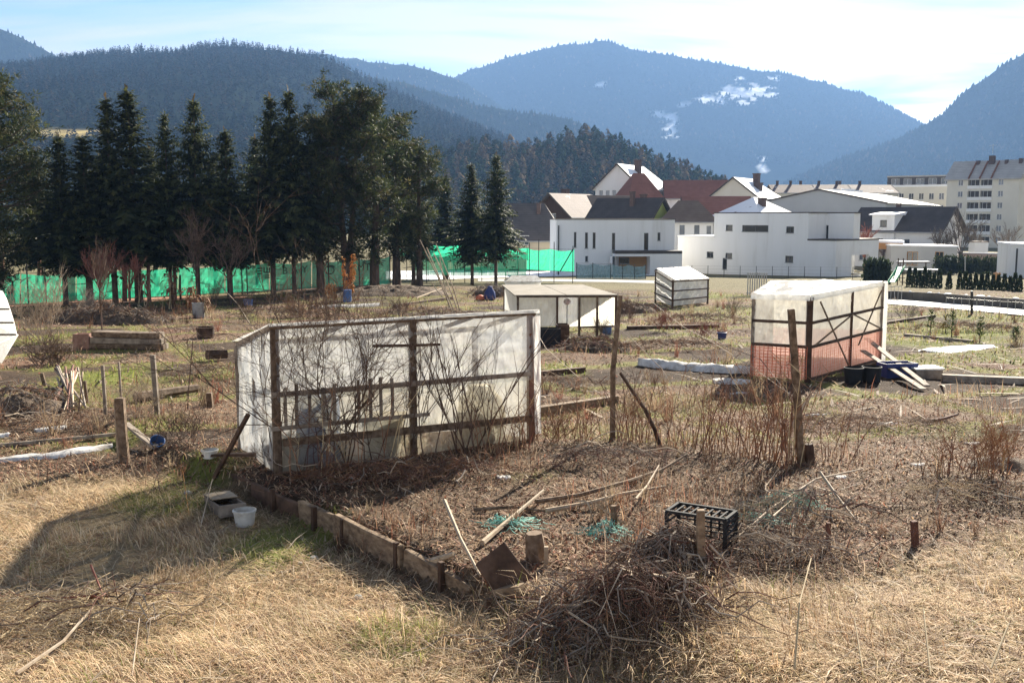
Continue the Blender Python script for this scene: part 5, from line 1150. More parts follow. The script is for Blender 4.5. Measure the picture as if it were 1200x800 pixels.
wf = thing('wire_gate', 'pale grey slatted gate panel left of the pink greenhouse roof', 'gate', G(886, 346))
for k in range(9): g = G(876 + k * 2.7, 346); MB().beam(g, g + Vector((0, 0, 1.35)), .06, .03).build('slat', 'grey_metal', wf)
for z in (.15, 1.3): MB().beam(G(875, 346) + Vector((0, .04, z)), G(899, 346) + Vector((0, .04, z)), .04, .06).build('rail', 'grey_metal', wf)
# ------------------------------------------------------------------ big polythene greenhouse
FL = G(326, 557); FR = G(622, 517); u_ = (FR - FL); u_.z = 0; LF = u_.length; u_.normalize(); n_ = Vector((-u_.y, u_.x, 0)); DEP = 1.7
gh = thing('polythene_greenhouse', 'large timber-framed greenhouse clad in cloudy torn polythene', 'greenhouse', FL.lerp(FR, .5) + n_ * .8)
zFt = P(316, 383, FL.y).z; zFr = P(608, 366, FR.y).z; drop = .40
def gp(u, ins, z): q = FL.xy + u_.xy * u + n_.xy * ins; return Vector((q.x, q.y, z))
def gg(u, ins, dz=0): q = FL.xy + u_.xy * u + n_.xy * ins; return Vector((q.x, q.y, zgf(q.x, q.y) + dz))
def ztop(u, ins): return zFt + (zFr - zFt) * u / LF - drop * ins / DEP
def fw(px, py): u, z = on_wall(px, py, FL.xy, FR.xy); return u, z
um = fw(483, 460)[0]
for nm, u, ins, w, mt in (('post', 0.0, 0, .10, 'old_wood'), ('post', um, -.03, .09, 'old_wood'), ('post', LF, 0, .10, 'reddish_wood'), ('post', 0, DEP, .08, 'grey_wood'), ('post', LF, DEP, .08, 'old_wood'), ('post', LF * .5, DEP, .07, 'old_wood'), ('post', 0, DEP * .55, .05, 'grey_wood'), ('post', 0, DEP * .3, .04, 'grey_wood')):
    MB().beam(gg(u, ins, -.15), gp(u, ins, ztop(u, ins) - .01), w, w * .8, up=n_, jit=.004).build(nm, mt, gh, bevel=.005)
def rail(nm, A, B, ins, w, h, mt='old_wood'): MB().beam(gp(A[0], ins, A[1]), gp(B[0], ins, B[1]), w, h, jit=.005).build(nm, mt, gh, bevel=.004)
MB().beam(gp(-.06, -.01, zFt), gp(LF + .05, -.01, zFr), .09, .07, jit=.004).build('top_beam', 'old_wood', gh, bevel=.005)
MB().beam(gp(-.02, DEP, zFt - drop), gp(LF, DEP, zFr - drop), .06, .06).build('back_beam', 'old_wood', gh)
for u in (0, LF): MB().beam(gp(u, .04, ztop(u, 0) + .0), gp(u, DEP, ztop(u, DEP)), .06, .06).build('rafter', 'grey_wood', gh)
for u in (LF * .25, LF * .5, LF * .75): MB().beam(gp(u, .06, ztop(u, 0) - .03), gp(u, DEP - .05, ztop(u, DEP) - .03), .05, .05).build('rafter', 'old_wood', gh)
rail('rail', fw(316, 462), fw(619, 437), -.07, .04, .06, 'grey_wood'); rail('rail', fw(330, 517), fw(622, 489), -.06, .05, .09, 'old_wood'); rail('rail', fw(315, 501), fw(499, 483), -.12, .03, .05, 'grey_wood')
rail('crossbar', fw(434, 404.5), fw(512, 402.5), -.10, .03, .035, 'dark_wood'); rail('diagonal_lath', fw(402, 497), fw(434, 459), -.13, .025, .03, 'old_wood')
for px, yt in ((330, 452), (343, 448), (358, 454), (374, 452), (387, 448), (415, 443), (429, 442), (441, 440), (454, 441)):
    ut, z1_ = fw(px, yt); ub, z0_ = fw(px + 1, 500 - (px - 315) * .098 - 2); MB().beam(gp(ut, -.14, z1_), gp(ub, -.14, z0_), .04, .018, up=n_, jit=.003).build('picket', 'grey_wood', gh)
# sheets: front in upper and lower strips, sides, back, roof folded over the beam
zm0, zm1 = fw(320, 463)[1], fw(619, 438)[1]
m = MB(); patch(m, gp(0, -.045, zm0 - .08), gp(LF, -.045, zm1 - .08), gp(LF, -.045, zFr - .02), gp(0, -.045, zFt - .02), 90, 26, .075, 7, scale=6, fold=.55); m.build('front_sheet', 'polythene', gh, smooth=True)
m = MB(); patch(m, gg(0, -.03, .03), gg(LF, -.03, .05), gp(LF, -.03, zm1 + .02), gp(0, -.03, zm0 + .02), 90, 16, .075, 17, scale=6, fold=.55); m.build('front_sheet', 'polythene_stained', gh, smooth=True)
m = MB(); patch(m, gg(-.02, DEP, .02), gg(-.02, 0.02, .02), gp(-.02, .02, zFt - .02), gp(-.02, DEP, zFt - drop - .02), 40, 16, .07, 27, scale=4, fold=.8); m.build('side_sheet', 'polythene', gh, smooth=True)
m = MB(); patch(m, gg(LF + .05, 0, .02), gg(LF + .05, DEP, .02), gp(LF + .05, DEP, zFr - drop), gp(LF + .05, 0, zFr), 20, 12, .07, 37, scale=3); m.build('side_sheet', 'polythene', gh, smooth=True)
m = MB(); patch(m, gg(LF, DEP + .03, .02), gg(0, DEP + .03, .02), gp(0, DEP + .03, zFt - drop), gp(LF, DEP + .03, zFr - drop), 24, 10, .05, 47); m.build('back_sheet', 'polythene_clear', gh, smooth=True)
m = MB(); patch(m, gp(-.08, -.06, zFt + .045), gp(LF + .1, -.06, zFr + .045), gp(LF + .1, DEP + .06, zFr - drop + .04), gp(-.08, DEP + .06, zFt - drop + .04), 40, 12, .03, 57); m.build('roof_sheet', 'polythene_clear', gh, smooth=True)
m = MB(); patch(m, gp(-.08, -.075, zFt + .012), gp(LF + .1, -.075, zFr - .005), gp(LF + .1, -.062, zFr + .043), gp(-.08, -.062, zFt + .043), 60, 3, .02, 67, scale=9); m.build('roof_sheet_edge', 'polythene_white', gh)
# torn strip hanging at the far right corner
m = MB(); patch(m, gg(LF + .02, -.08, .12), gg(LF + .16, -.02, .12), gp(LF + .14, -.02, zFr - .05), gp(LF - .02, -.08, zFr - .05), 5, 18, .04, 77, scale=4); m.build('corner_strip', 'polythene_white', gh, smooth=True)
# stored things inside
def inside(u, ins): return gg(u, ins)
b = inside(.66, .36); bt = thing('water_barrel', 'blue barrel seen blurred through the greenhouse sheet', 'barrel', b)
MB().lathe(b, [(.26, 0), (.29, .05), (.29, .30), (.31, .33), (.29, .36), (.29, .62), (.27, .85), (.25, .88)], 18, cap_top=True).build('body', 'blue_plastic', bt, smooth=True); MB().lathe(b + Vector((0, 0, .884)), [(.26, 0), (.26, .03), (.01, .035)], 18).build('lid', 'blue_plastic', bt)
b = inside(1.55, .3); t_ = thing('storage_bin', 'beige bin behind the lower greenhouse sheet', 'bin', b); MB().hexa([b + Vector(v) for v in ((-.22, -.17, 0), (.22, -.17, 0), (.22, .17, 0), (-.22, .17, 0))], [b + Vector(v) for v in ((-.27, -.21, .5), (.27, -.21, .5), (.27, .21, .5), (-.27, .21, .5))]).build('body', 'beige_plastic', t_, bevel=.02); MB().box(b.x - .29, b.x + .29, b.y - .23, b.y + .23, b.z + .504, b.z + .54).build('lid', 'beige_plastic', t_)
b = inside(3.1, .42); t_ = thing('plant_sack', 'tan sack slumped behind the right part of greenhouse sheet', 'sack', b); MB().lathe(b, [(.2, 0), (.34, .08), (.36, .35), (.30, .62), (.18, .74), (.2, .8)], 12, cap_top=True).build('body', 'beige_plastic', t_, smooth=True); MB().lathe(b + Vector((0, 0, .7)), [(.15, 0), (.16, .04), (.14, .07)], 10).build('tie', 'dark_wood', t_)
tag(MB().beam(G(251, 562) + Vector((0, 0, .02)), P(291, 485, gg(-.1, .6).y - .35), .05, .05, jit=.004).build('leaning_plank', 'dark_wood', bevel=.004), 'dark batten leaning against the left greenhouse end', 'plank')

# ------------------------------------------------------------------ greenhouse with orange net
Nc = G(946, 448); Rc = G(1029, 424); Lc = Vector((Nc.x - 1.0, Nc.y + .75, 0)); Bc = Vector((Rc.x - 2.5, Rc.y + .9, 0))
for v in (Lc, Bc): v.z = zgf(v.x, v.y)
og = thing('net_greenhouse', 'greenhouse with pale top sheet and orange safety net round its lower half', 'greenhouse', (Nc + Rc + Lc + Bc) / 4)
tops = [Vector((Nc.x, Nc.y, P(945, 348, Nc.y).z)), Vector((Rc.x, Rc.y, P(1028, 332, Rc.y).z)), Vector((Bc.x, Bc.y, P(1000, 331, Bc.y).z)), Vector((Lc.x, Lc.y, P(884, 346, Lc.y).z))]
cor = [Nc, Rc, Bc, Lc]
for k, (c_, t_) in enumerate(zip(cor, tops)): MB().beam(c_ - Vector((0, 0, .15)), t_, .12 if k < 2 else .08, .10 if k < 2 else .08, up=(0, 1, 0), jit=.004).build('post', ('dark_wood', 'grey_wood', 'grey_wood', 'grey_wood')[k], og, bevel=.005)
def wallpt(i, s, h): a, b, ta, tb = cor[i], cor[(i + 1) % 4], tops[i], tops[(i + 1) % 4]; return a.lerp(b, s).lerp(ta.lerp(tb, s), h)
cen = (Nc + Rc + Lc + Bc) / 4
def outw(i): d = (cor[(i + 1) % 4] - cor[i]); o = Vector((d.y, -d.x, 0)).normalized(); return o if (cor[i] - cen).dot(o) > 0 else -o
for i, nu in ((0, 26), (3, 14), (1, 10), (2, 10)):
    o = outw(i) * .03
    m = MB(); patch(m, wallpt(i, 0, .40) + o, wallpt(i, 1, .40) + o, wallpt(i, 1, .99) + o, wallpt(i, 0, .99) + o, nu * 2, 14, .05, 100 + i, fold=.5); m.build('upper_sheet', 'polythene_cream', og, smooth=True)
    m = MB(); patch(m, wallpt(i, 0, .03) + o, wallpt(i, 1, .03) + o, wallpt(i, 1, .405) + o * .9, wallpt(i, 0, .405) + o * .9, nu * 2, 8, .04, 110 + i, fold=.5); m.build('lower_sheet', 'polythene_pink', og, smooth=True)
nmat('orange_net', [(0.62, 0.14, 0.07), (0.72, 0.24, 0.13)], 8, .6, .1, 20, .002)
for i in (0, 3):
    o = outw(i) * .075; L = (cor[(i + 1) % 4] - cor[i]).length; m = MB(); nv = max(8, int(L / .09))
    for k in range(nv + 1):
        s = k / nv; w_ = .012 * math.sin(k * 2.1); m.tube([wallpt(i, s, .04) + o, wallpt(i, s, .22) + o * (1 + w_ * 20), wallpt(i, s, .42) + o], .003 if i == 0 else .009, 3, caps=False)
    for k in range(11):
        h_ = .05 + k * .037; m.tube([wallpt(i, j / 10, h_ + .004 * math.sin(j * 3 + k)) + o for j in range(11)], .0025 if i == 0 else .007, 3, caps=False)
    nt = m.build('safety_net', 'orange_net', og); nt['kind'] = 'stuff'
for i, lst in ((0, (.04, .42, .70)), (3, (.42, .70))):
    o = outw(i) * .06
    for h_ in lst: MB().beam(wallpt(i, 0, h_) + o, wallpt(i, 1, h_) + o, .04, .06, jit=.003).build('rail', 'dark_wood', og)
o = outw(0) * .055
MB().beam(wallpt(0, .52, .02) + o, wallpt(0, .52, .97) + o, .05, .05, up=(0, 1, 0)).build('stud', 'dark_wood', og)
for A, B in (((.03, .43), (.52, .70)), ((.52, .70), (.98, .43)), ((.08, .93), (.5, .05)), ((.95, .92), (.62, .3))): MB().beam(wallpt(0, *A) + o * 1.5, wallpt(0, *B) + o * 1.5, .025, .03).build('brace', 'old_wood', og)
up_ = Vector((0, 0, .05)); m = MB(); ov = [t + outw(0) * .10 + outw(3) * .08 + up_ for t in tops]
ctr = (tops[0] + tops[1] + tops[2] + tops[3]) / 4
ov = [t + (t - ctr).normalized() * .14 + up_ for t in tops]
m = MB(); patch(m, ov[0], ov[1], ov[2], ov[3], 36, 24, .12, 131, sag=-.06, fold=.35, scale=4); m.build('roof_sheet', 'polythene_white', og, smooth=True)
for i in (0, 3): a_, b_ = ov[i], ov[(i + 1) % 4]; m = MB(); patch(m, a_ - Vector((0, 0, .12)) + outw(i) * .02, b_ - Vector((0, 0, .12)) + outw(i) * .02, b_, a_, 16, 2, .015, 140 + i); m.build('roof_fringe', 'polythene_white', og)
MB().tube([tops[1] + Vector((.1, 0, .05)), tops[1] + Vector((.12, 0, -.4)), Rc + Vector((.12, 0, .05))], .06, 8).build('rolled_sheet', 'polythene_white', og)

# ------------------------------------------------------------------ pale shelter in the middle
sf = G(610, 393); Ysh = sf.y
S = {k: P(px, 345, Ysh).x for k, px in (('a', 607), ('b', 653), ('c', 679), ('d', 700), ('e', 722))}
zft = P(600, 346, Ysh).z; zbt = P(600, 335, Ysh + 2.6).z + .02
sh = thing('garden_shelter', 'low shelter with beige sloping roof and pale hanging sheets', 'shelter', (1.4, Ysh + 1, zgf(1.4, Ysh)))
for k in 'abcde': MB().beam((S[k], Ysh, zgf(S[k], Ysh) - .1), (S[k], Ysh, zft), .07, .07, up=(0, 1, 0), jit=.004).build('post', 'dark_wood' if k in 'be' else 'old_wood', sh)
xb0, xb1 = P(591, 335, Ysh + 2.6).x, P(680, 335, Ysh + 2.6).x
for x in (xb0, xb1): MB().beam((x, Ysh + 2.6, zgf(x, Ysh + 2.6) - .1), (x, Ysh + 2.6, zbt), .07, .07, up=(0, 1, 0)).build('post', 'old_wood', sh)
MB().beam((S['a'] - .05, Ysh, zft - .03), (S['e'] + .05, Ysh, zft - .03), .06, .07).build('front_beam', 'dark_wood', sh); MB().beam((xb0, Ysh + 2.6, zbt - .03), (xb1, Ysh + 2.6, zbt - .03), .06, .06).build('back_beam', 'dark_wood', sh)
nmat('roof_felt', [(0.20, 0.18, 0.15), (0.30, 0.27, 0.23)], 2.5, .9, .3, 12, .01)
for k in range(2):
    f0, f1 = k / 2 + .004, (k + 1) / 2 - .004; fa = Vector((S['a'] - .12, Ysh - .12, zft + .02)); fb = Vector((S['e'] + .06, Ysh - .12, zft + .03)); ba = Vector((xb0 - .1, Ysh + 2.7, zbt + .02)); bb = Vector((xb1 + .1, Ysh + 2.7, zbt + .02))
    ps = [fa.lerp(fb, f0), fa.lerp(fb, f1), ba.lerp(bb, f1), ba.lerp(bb, f0)]; MB().hexa([p - Vector((0, 0, .03)) for p in ps], ps).build('roof_panel', 'roof_felt' if k == 0 else 'roof_felt', sh)
zlow = P(600, 384, Ysh).z
for a_, b_, mt, sd in (('a', 'b', 'polythene_cream', 1), ('b', 'c', 'polythene_clear', 4), ('c', 'd', 'polythene_cream', 2), ('d', 'e', 'polythene_cream', 3)):
    m = MB(); patch(m, (S[a_] + .03, Ysh + .03, zlow), (S[b_] - .03, Ysh + .03, zlow + .05), (S[b_] - .03, Ysh + .03, zft - .06), (S[a_] + .03, Ysh + .03, zft - .06), 24, 10, .05, 150 + sd, fold=.5); m.build('hanging_sheet', mt, sh, smooth=True)
m = MB(); patch(m, (xb0, Ysh + 2.6, zlow - .2), (S['a'] - .03, Ysh, zlow - .1), (S['a'] - .03, Ysh, zft), (xb0, Ysh + 2.6, zbt), 12, 8, .04, 160); m.build('side_sheet', 'polythene_white', sh, smooth=True)
m = MB(); patch(m, (xb1, Ysh + 2.5, zlow - .2), (xb0, Ysh + 2.5, zlow - .2), (xb0, Ysh + 2.5, zbt - .08), (xb1, Ysh + 2.5, zbt - .08), 12, 8, .04, 161); m.build('back_sheet', 'polythene', sh, smooth=True)
MB().beam((S['a'], Ysh - .05, zlow), (S['b'], Ysh - .05, zlow), .04, .05).build('rail', 'dark_wood', sh); MB().beam((S['c'], Ysh - .05, zlow + .02), (S['e'], Ysh - .05, zlow + .06), .04, .05).build('rail', 'dark_wood', sh)
st = thing('flower_stake', 'thin stake with a pink bloom inside the shelter opening', 'ornament', ground_pt(P(665, 370, Ysh).x, Ysh + .3)); b = ORG[st.name]
MB().tube([b, (b.x, b.y, P(665, 353, b.y).z)], .02, 5).build('stick', 'dark_wood', st); nmat('pink_paint', [(.55, .16, .16), (.65, .25, .24)], 5, .6, .1, 20, .002)
MB().lathe((b.x, b.y, P(665, 357, b.y).z), [(.03, 0), (.1, .05), (.12, .12), (.07, .18), (.01, .2)], 8).build('bloom', 'pink_paint', st, smooth=True)
# black planter in front of it
crate_box('planter_box', 'black rectangular planter in front of the pale shelter', 'planter', 634, 405, 1.1, .5, .52, R(3), 'black_plastic')
crate_box('planter_box', 'dark red-brown planter at the end of the black one', 'planter', 659, 404, .36, .5, .62, R(3), 'dark_wood')
t_ = tub('feed_bucket', 'blue bucket with white lid under the right end of the shelter', 711, 392, .17, .38, 'blue_plastic', lid='white_plastic')
# small white cold frame behind the shelter
c_ = base_at(612, 74); cf = thing('cold_frame', 'small greenish-white cold frame with pitched lid behind the shelter', 'cold frame', c_)
xa, xb_ = P(592, 330, 74).x, P(634, 330, 74).x; z1_ = P(600, 331, 74).z; z2_ = P(600, 322.5, 75).z; zb_ = c_[2]
MB().box(xa, xb_, 74, 76, zb_ - .05, z1_).build('box_wall', 'polythene_white', cf)
MB().hexa([(xa - .1, 73.9, z1_ + .004), (xb_ + .1, 73.9, z1_ + .004), (xb_ - .3, 75, z2_ - .06), (xa + .5, 75, z2_ - .06)], [(xa - .1, 73.9, z1_ + .06), (xb_ + .1, 73.9, z1_ + .06), (xb_ - .3, 75, z2_), (xa + .5, 75, z2_)]).build('lid', 'white_plastic', cf)
MB().hexa([(xb_ + .1, 76.1, z1_ + .004), (xa - .1, 76.1, z1_ + .004), (xa + .5, 75.01, z2_ - .06), (xb_ - .3, 75.01, z2_ - .06)], [(xb_ + .1, 76.1, z1_ + .06), (xa - .1, 76.1, z1_ + .06), (xa + .5, 75.01, z2_), (xb_ - .3, 75.01, z2_)]).build('lid', 'white_plastic', cf)
# ------------------------------------------------------------------ sloping white cold frame on posts
Na = G(788, 362); Ra = G(829, 357); La = G(768, 355); Ba = La + (Ra - Na); Ba.z = zgf(Ba.x, Ba.y)
ln = thing('lean_to_frame', 'white lean-to greenhouse with slatted sloping roof and dark rails', 'greenhouse', (Na + Ra + La) / 3)
tp = [Vector((Na.x, Na.y, P(788, 328, Na.y).z)), Vector((Ra.x, Ra.y, P(829, 326, Ra.y).z)), Vector((Ba.x, Ba.y, P(806, 313, Ba.y).z)), Vector((La.x, La.y, P(768, 315.5, La.y).z))]
cs_ = [Na, Ra, Ba, La]
for c_, t_ in zip(cs_, tp): MB().beam(c_ - Vector((0, 0, .1)), t_, .09, .09, up=(0, 1, 0)).build('post', 'dark_wood', ln)
def lw(i, s, h): return cs_[i].lerp(cs_[(i + 1) % 4], s).lerp(tp[i].lerp(tp[(i + 1) % 4], s), h)
for i in range(4):
    m = MB(); patch(m, lw(i, .02, .1), lw(i, .98, .1), lw(i, .98, .97), lw(i, .02, .97), 24, 10, .05, 170 + i, fold=.5); m.build('wall_sheet', 'polythene_white', ln, smooth=True)
for i in (0, 3):
    dd = cs_[(i + 1) % 4] - cs_[i]; o = Vector((dd.y, -dd.x, 0)).normalized(); o = o * (.06 if o.y < 0 else -.06)
    for h_ in (.3, .62, .95): MB().beam(lw(i, 0, h_) + o, lw(i, 1, h_) + o, .04, .06).build('rail', 'dark_wood', ln)
for k in range(6):
    f0, f1 = k / 6 + .015, (k + 1) / 6 - .015; e = Vector((0, 0, .05)); a_, b_, c_, d_ = tp[0].lerp(tp[1], f0), tp[0].lerp(tp[1], f1), tp[3].lerp(tp[2], f1), tp[3].lerp(tp[2], f0)
    a_ = a_ + (a_ - d_) * .08; b_ = b_ + (b_ - c_) * .08
    MB().hexa([p + e * .4 for p in (a_, b_, c_, d_)], [p + e for p in (a_, b_, c_, d_)]).build('roof_slat', 'white_plastic', ln)
# plastic tent cut by the left photo edge
lt = thing('plastic_tunnel', 'white plastic-covered tunnel end at the left photo edge', 'greenhouse', G(-30, 425)); a_ = G(12, 428); Yt = a_.y
prof = [(20, 392), (17, 378), (12, 362), (8, 350), (3, 341), (-25, 337), (-70, 337)]
m = MB()
for i in range(len(prof) - 1):
    p_, q_ = P(*prof[i], Yt), P(*prof[i + 1], Yt); m.quad(p_, p_ + Vector((-2.4, 3.2, 0)), q_ + Vector((-2.4, 3.2, 0)), q_)
p_ = P(22, 392, Yt); g_ = Vector((P(2, 425, Yt).x, Yt, zgf(P(2, 425, Yt).x, Yt) + .05)); m.quad(g_, g_ + Vector((-2.4, 3.2, 0)), p_ + Vector((-2.4, 3.2, 0)), p_)
m.build('cover_sheet', 'polythene_white', lt, smooth=True)
m = MB(); pf = [P(*q, Yt + .05) for q in prof]; m.poly([g_] + pf + [Vector((P(-80, 425, Yt).x, Yt + .05, g_.z))]); m.build('end_sheet', 'polythene', lt)
for q in prof[:3]: MB().tube([P(*q, Yt - .03) - Vector((.02, 0, 0)), P(q[0] - 60, q[1], Yt - .03)], .025, 5).build('batten', 'grey_wood', lt)
# ------------------------------------------------------------------ timber edging of the bed
ed = thing('bed_edging', 'rotting timber edging boards along the raised bed', 'edging', (TA[0] * .5 + TB[0] * .5, TA[1] * .5 + TB[1] * .5, 0))
def et(t, off=0.0, z=0.0): q = TA + (TB - TA) * t + TN * off; return Vector((q[0], q[1], z))
for t0, t1, ztop_, th_, off, tl, mt in ((.18, .40, .20, .06, -.02, -.02, 'dark_wood'), (.41, .56, .24, .055, -.03, .0, 'edging_wood'), (.565, .80, .28, .07, -.05, -.04, 'edging_wood'), (.805, 1.0, .22, .06, -.02, -.10, 'edging_wood'), (.02, .17, .15, .06, .05, .02, 'dark_wood')):
    MB().beam(et(t0, off, ztop_ - .16), et(t1, off, ztop_ - .16 + tl), th_, .34, jit=.014).build('board', mt, ed, bevel=.008)
for t_ in (.30, .485, .60, .79, .93): MB().beam(et(t_, -.085, -.1), et(t_, -.08, .27), .05, .05, up=(TU[0], TU[1], 0), jit=.004).build('peg', 'dark_wood', ed, bevel=.004)
# ------------------------------------------------------------------ wooden tray and white bucket on the path corner
root, T, bx = crate_box('wooden_tray', 'weathered wooden tray lying on the bed corner', 'box', 264, 598, .30, .75, .14, R(30), 'grey_wood', .02, R(-4))
bx('cover_board', -.15, .15, -.02, .375, .144, .16, 'pale_wood'); bx('dark_rag', -.09, .09, -.24, -.07, .03, .09, 'black_plastic')
tub('plastic_bucket', 'small white plastic bucket beside the wooden tray', 287, 615, .125, .17, 'white_plastic', .78)
tub('plastic_tub', 'dirty white tub behind the leaning batten', 246, 536, .11, .10, 'white_plastic', .8)
# ------------------------------------------------------------------ stakes and posts
stake('gate_post', 'thick weathered brown post left of the greenhouse', 'post', (147, 541), (140, 466), .12, 'old_wood', bevel=.012)
stake('gate_post', 'ochre offcut slab strapped to the thick brown post', 'post', (140, 536), (136, 473, .12), .06, 'pale_wood', h=.03)
stake('garden_stake', 'grey stake in the grass left of the thick post', 'stake', (124, 490), (120, 428), .05, 'grey_wood')
stake('garden_stake', 'thin stake just behind the thick post top', 'stake', (143, 476), (139, 424), .035, 'grey_wood')
stake('garden_stake', 'broad grey stake left of the greenhouse end', 'stake', (185, 487), (179, 416), .075, 'grey_wood')
stake('garden_stake', 'very thin dark stick near the greenhouse end', 'stake', (219, 480), (226, 400), .02, 'twig', round_=True)
stake('garden_stake', 'short stake right of the pile of pale sticks', 'stake', (103, 472), (99, 446), .05, 'old_wood')
stake('garden_stake', 'short stake left of the pile of pale sticks', 'stake', (54, 452), (49, 437), .07, 'old_wood')
stake('garden_stake', 'forked thin stick beside the pale sticks', 'stake', (90, 486), (96, 422), .02, 'twig', round_=True, bend=.05)
stake('garden_stake', 'short dark stake behind greenhouse end in green grass', 'stake', (247, 478), (245, 460), .1, 'old_wood')
stake('row_post', 'tall crooked post at the left end of the raspberry row', 'post', (718, 517), (727, 346), .078, 'old_wood', round_=True, bend=-.05)
stake('row_post', 'leaning dark brace from the left raspberry post', 'post', (778, 525), (727, 437, .6), .055, 'dark_wood', round_=True, bend=.05)
stake('row_post', 'squared grey post at the right end of the raspberry row', 'post', (940, 543), (927, 362), .085, 'old_wood', bevel=.008)
stake('row_post', 'short slanting prop at the right raspberry post', 'post', (914, 522), (950, 462, .4), .06, 'pale_wood', round_=True)
stake('row_post', 'dark stump behind the right raspberry post', 'post', (949, 542), (948, 520), .13, 'dark_wood', round_=True)
# tall bundle of bean poles
for k, (xb_, yb_, xt_, yt_) in enumerate(((531, 366, 492, 281), (535, 368, 500, 290), (538, 366, 508, 296), (527, 360, 515, 300), (540, 364, 511, 286), (522, 352, 505, 330))):
    stake('bean_pole', ORD[k] + ' slanting pale bean pole of the bundle in mid garden, counted from left foot', 'pole', (xb_, yb_), (xt_, yt_, .6), .055, 'pale_wood', 'slanting bean poles', round_=True, bend=.04 * (-1) ** k)
# long bent wires and sticks across the middle
for k, (pts, w, mt, lb) in enumerate((([(585, 395, .9), (618, 388, .5), (640, 420, .25), (680, 450, .1)], .025, 'pale_twig', 'thin pale cut branch arching right of the greenhouse'),
    ([(765, 372, .6), (800, 400, .45), (835, 420, .4), (880, 460, .5), (930, 490, .35)], .022, 'pale_twig', 'long pale cane bowed across the raspberry row'),
    ([(700, 385, .5), (740, 420, .5), (775, 455, .4), (800, 480, .1)], .02, 'twig', 'thin dark cane bowed from the left raspberry post'),
    ([(820, 395, .3), (850, 430, .5), (890, 455, .6), (935, 500, .3)], .018, 'twig', 'second dark cane tied to the right raspberry post'),
    ([(255, 352, 1.0), (280, 372, .5), (297, 388, .05)], .04, 'pale_twig', 'pale pole leaning behind the left greenhouse corner'),
    ([(300, 345, .3), (340, 352, .4), (365, 358, .1)], .05, 'pale_wood', 'pale lath lying aslant behind the greenhouse'),
    ([(488, 352, .1), (522, 343, .3)], .08, 'pale_wood', 'pale plank sloping beside the bean poles'),
    ([(1082, 498, .02), (1105, 494, .02), (1122, 490, .04)], .07, 'reddish_wood', 'short dark stick on the bare soil at right'),
    ([(565, 641, .02), (600, 614, .05), (637, 589, .12)], .06, 'pale_wood', 'pale debarked pole with dark foot, lying aslant in the bed'),
    ([(628, 596, .06), (680, 588, .06), (735, 574, .08), (775, 558, .06), (805, 545, .12)], .055, 'old_wood', 'long dark branch lying across the bed'),
    ([(640, 605, .04), (690, 597, .05), (730, 588, .07), (780, 577, .05)], .06, 'pale_wood', 'long pale branch lying below the dark one'),
    ([(555, 601, .02), (600, 601, .05), (640, 604, .03)], .045, 'old_wood', 'thin dark branch behind the pale pole'),
    ([(745, 596, .1), (758, 580, .1), (772, 565, .2)], .03, 'pale_twig', 'bleached forked twig end beside the netting'),
    ([(521, 616, .25), (540, 648, .12), (563, 679, .02)], .045, 'pale_wood', 'straight pale batten leaning on the bed edge'),
    ([(500, 668, .03), (532, 658, .04)], .09, 'pale_wood', 'short pale board offcut by the batten'),
    ([(860, 640, .05), (905, 612, .15), (955, 585, .22), (1010, 570, .2)], .035, 'pale_twig', 'longest bleached branch of the right heap'),
    ([(905, 640, .3), (930, 605, .2), (928, 655, .02)], .02, 'pale_twig', 'bent pale stem before the right heap'),
    ([(960, 585, .3), (985, 605, .15), (1005, 625, .1)], .035, 'pale_twig', 'bleached branch crossing the right heap'),
    ([(930, 800, .02), (935, 760, .35), (948, 725, .5)], .018, 'straw_stalk', 'upright pale forked stalk in the right foreground'),
    ([(1010, 790, .05), (1000, 755, .2)], .016, 'straw_stalk', 'short bent straw stalk near the bottom right'),
    ([(1090, 800, .05), (1080, 750, .25)], .018, 'straw_stalk', 'upright pale stalk near the bottom right corner'),
    ([(1160, 800, .1), (1180, 770, .25), (1200, 765, .2)], .018, 'straw_stalk', 'arched pale stalk in the bottom right corner'),
    ([(0, 760, .08), (60, 720, .1), (130, 690, .15)], .022, 'straw_stalk', 'long straw stem in the bottom left heap'),
    ([(20, 800, .06), (75, 770, .12), (110, 740, .2)], .035, 'pale_twig', 'thick pale stem in the bottom left heap'),
    ([(62, 715, .1), (110, 718, .15), (140, 725, .1)], .022, 'red_twig', 'reddish cut stem across the bottom left heap'),
    ([(108, 690, .22), (122, 712, .1)], .025, 'red_twig', 'short reddish stem end on the bottom left heap'),
    ([(155, 800, .05), (165, 760, .25)], .016, 'pale_twig', 'upright pale stem below the bottom left heap'),
    ([(215, 575, .25), (222, 610, .05)], .012, 'orange_leaf', 'thin tawny stem standing on the shaded lawn'),
    ([(235, 620, .02), (250, 590, .3)], .015, 'pale_twig', 'thin stem propped against the wooden tray'))):
    lying('cut_branch', lb, 'branch', pts, w, mt, taper=.5)
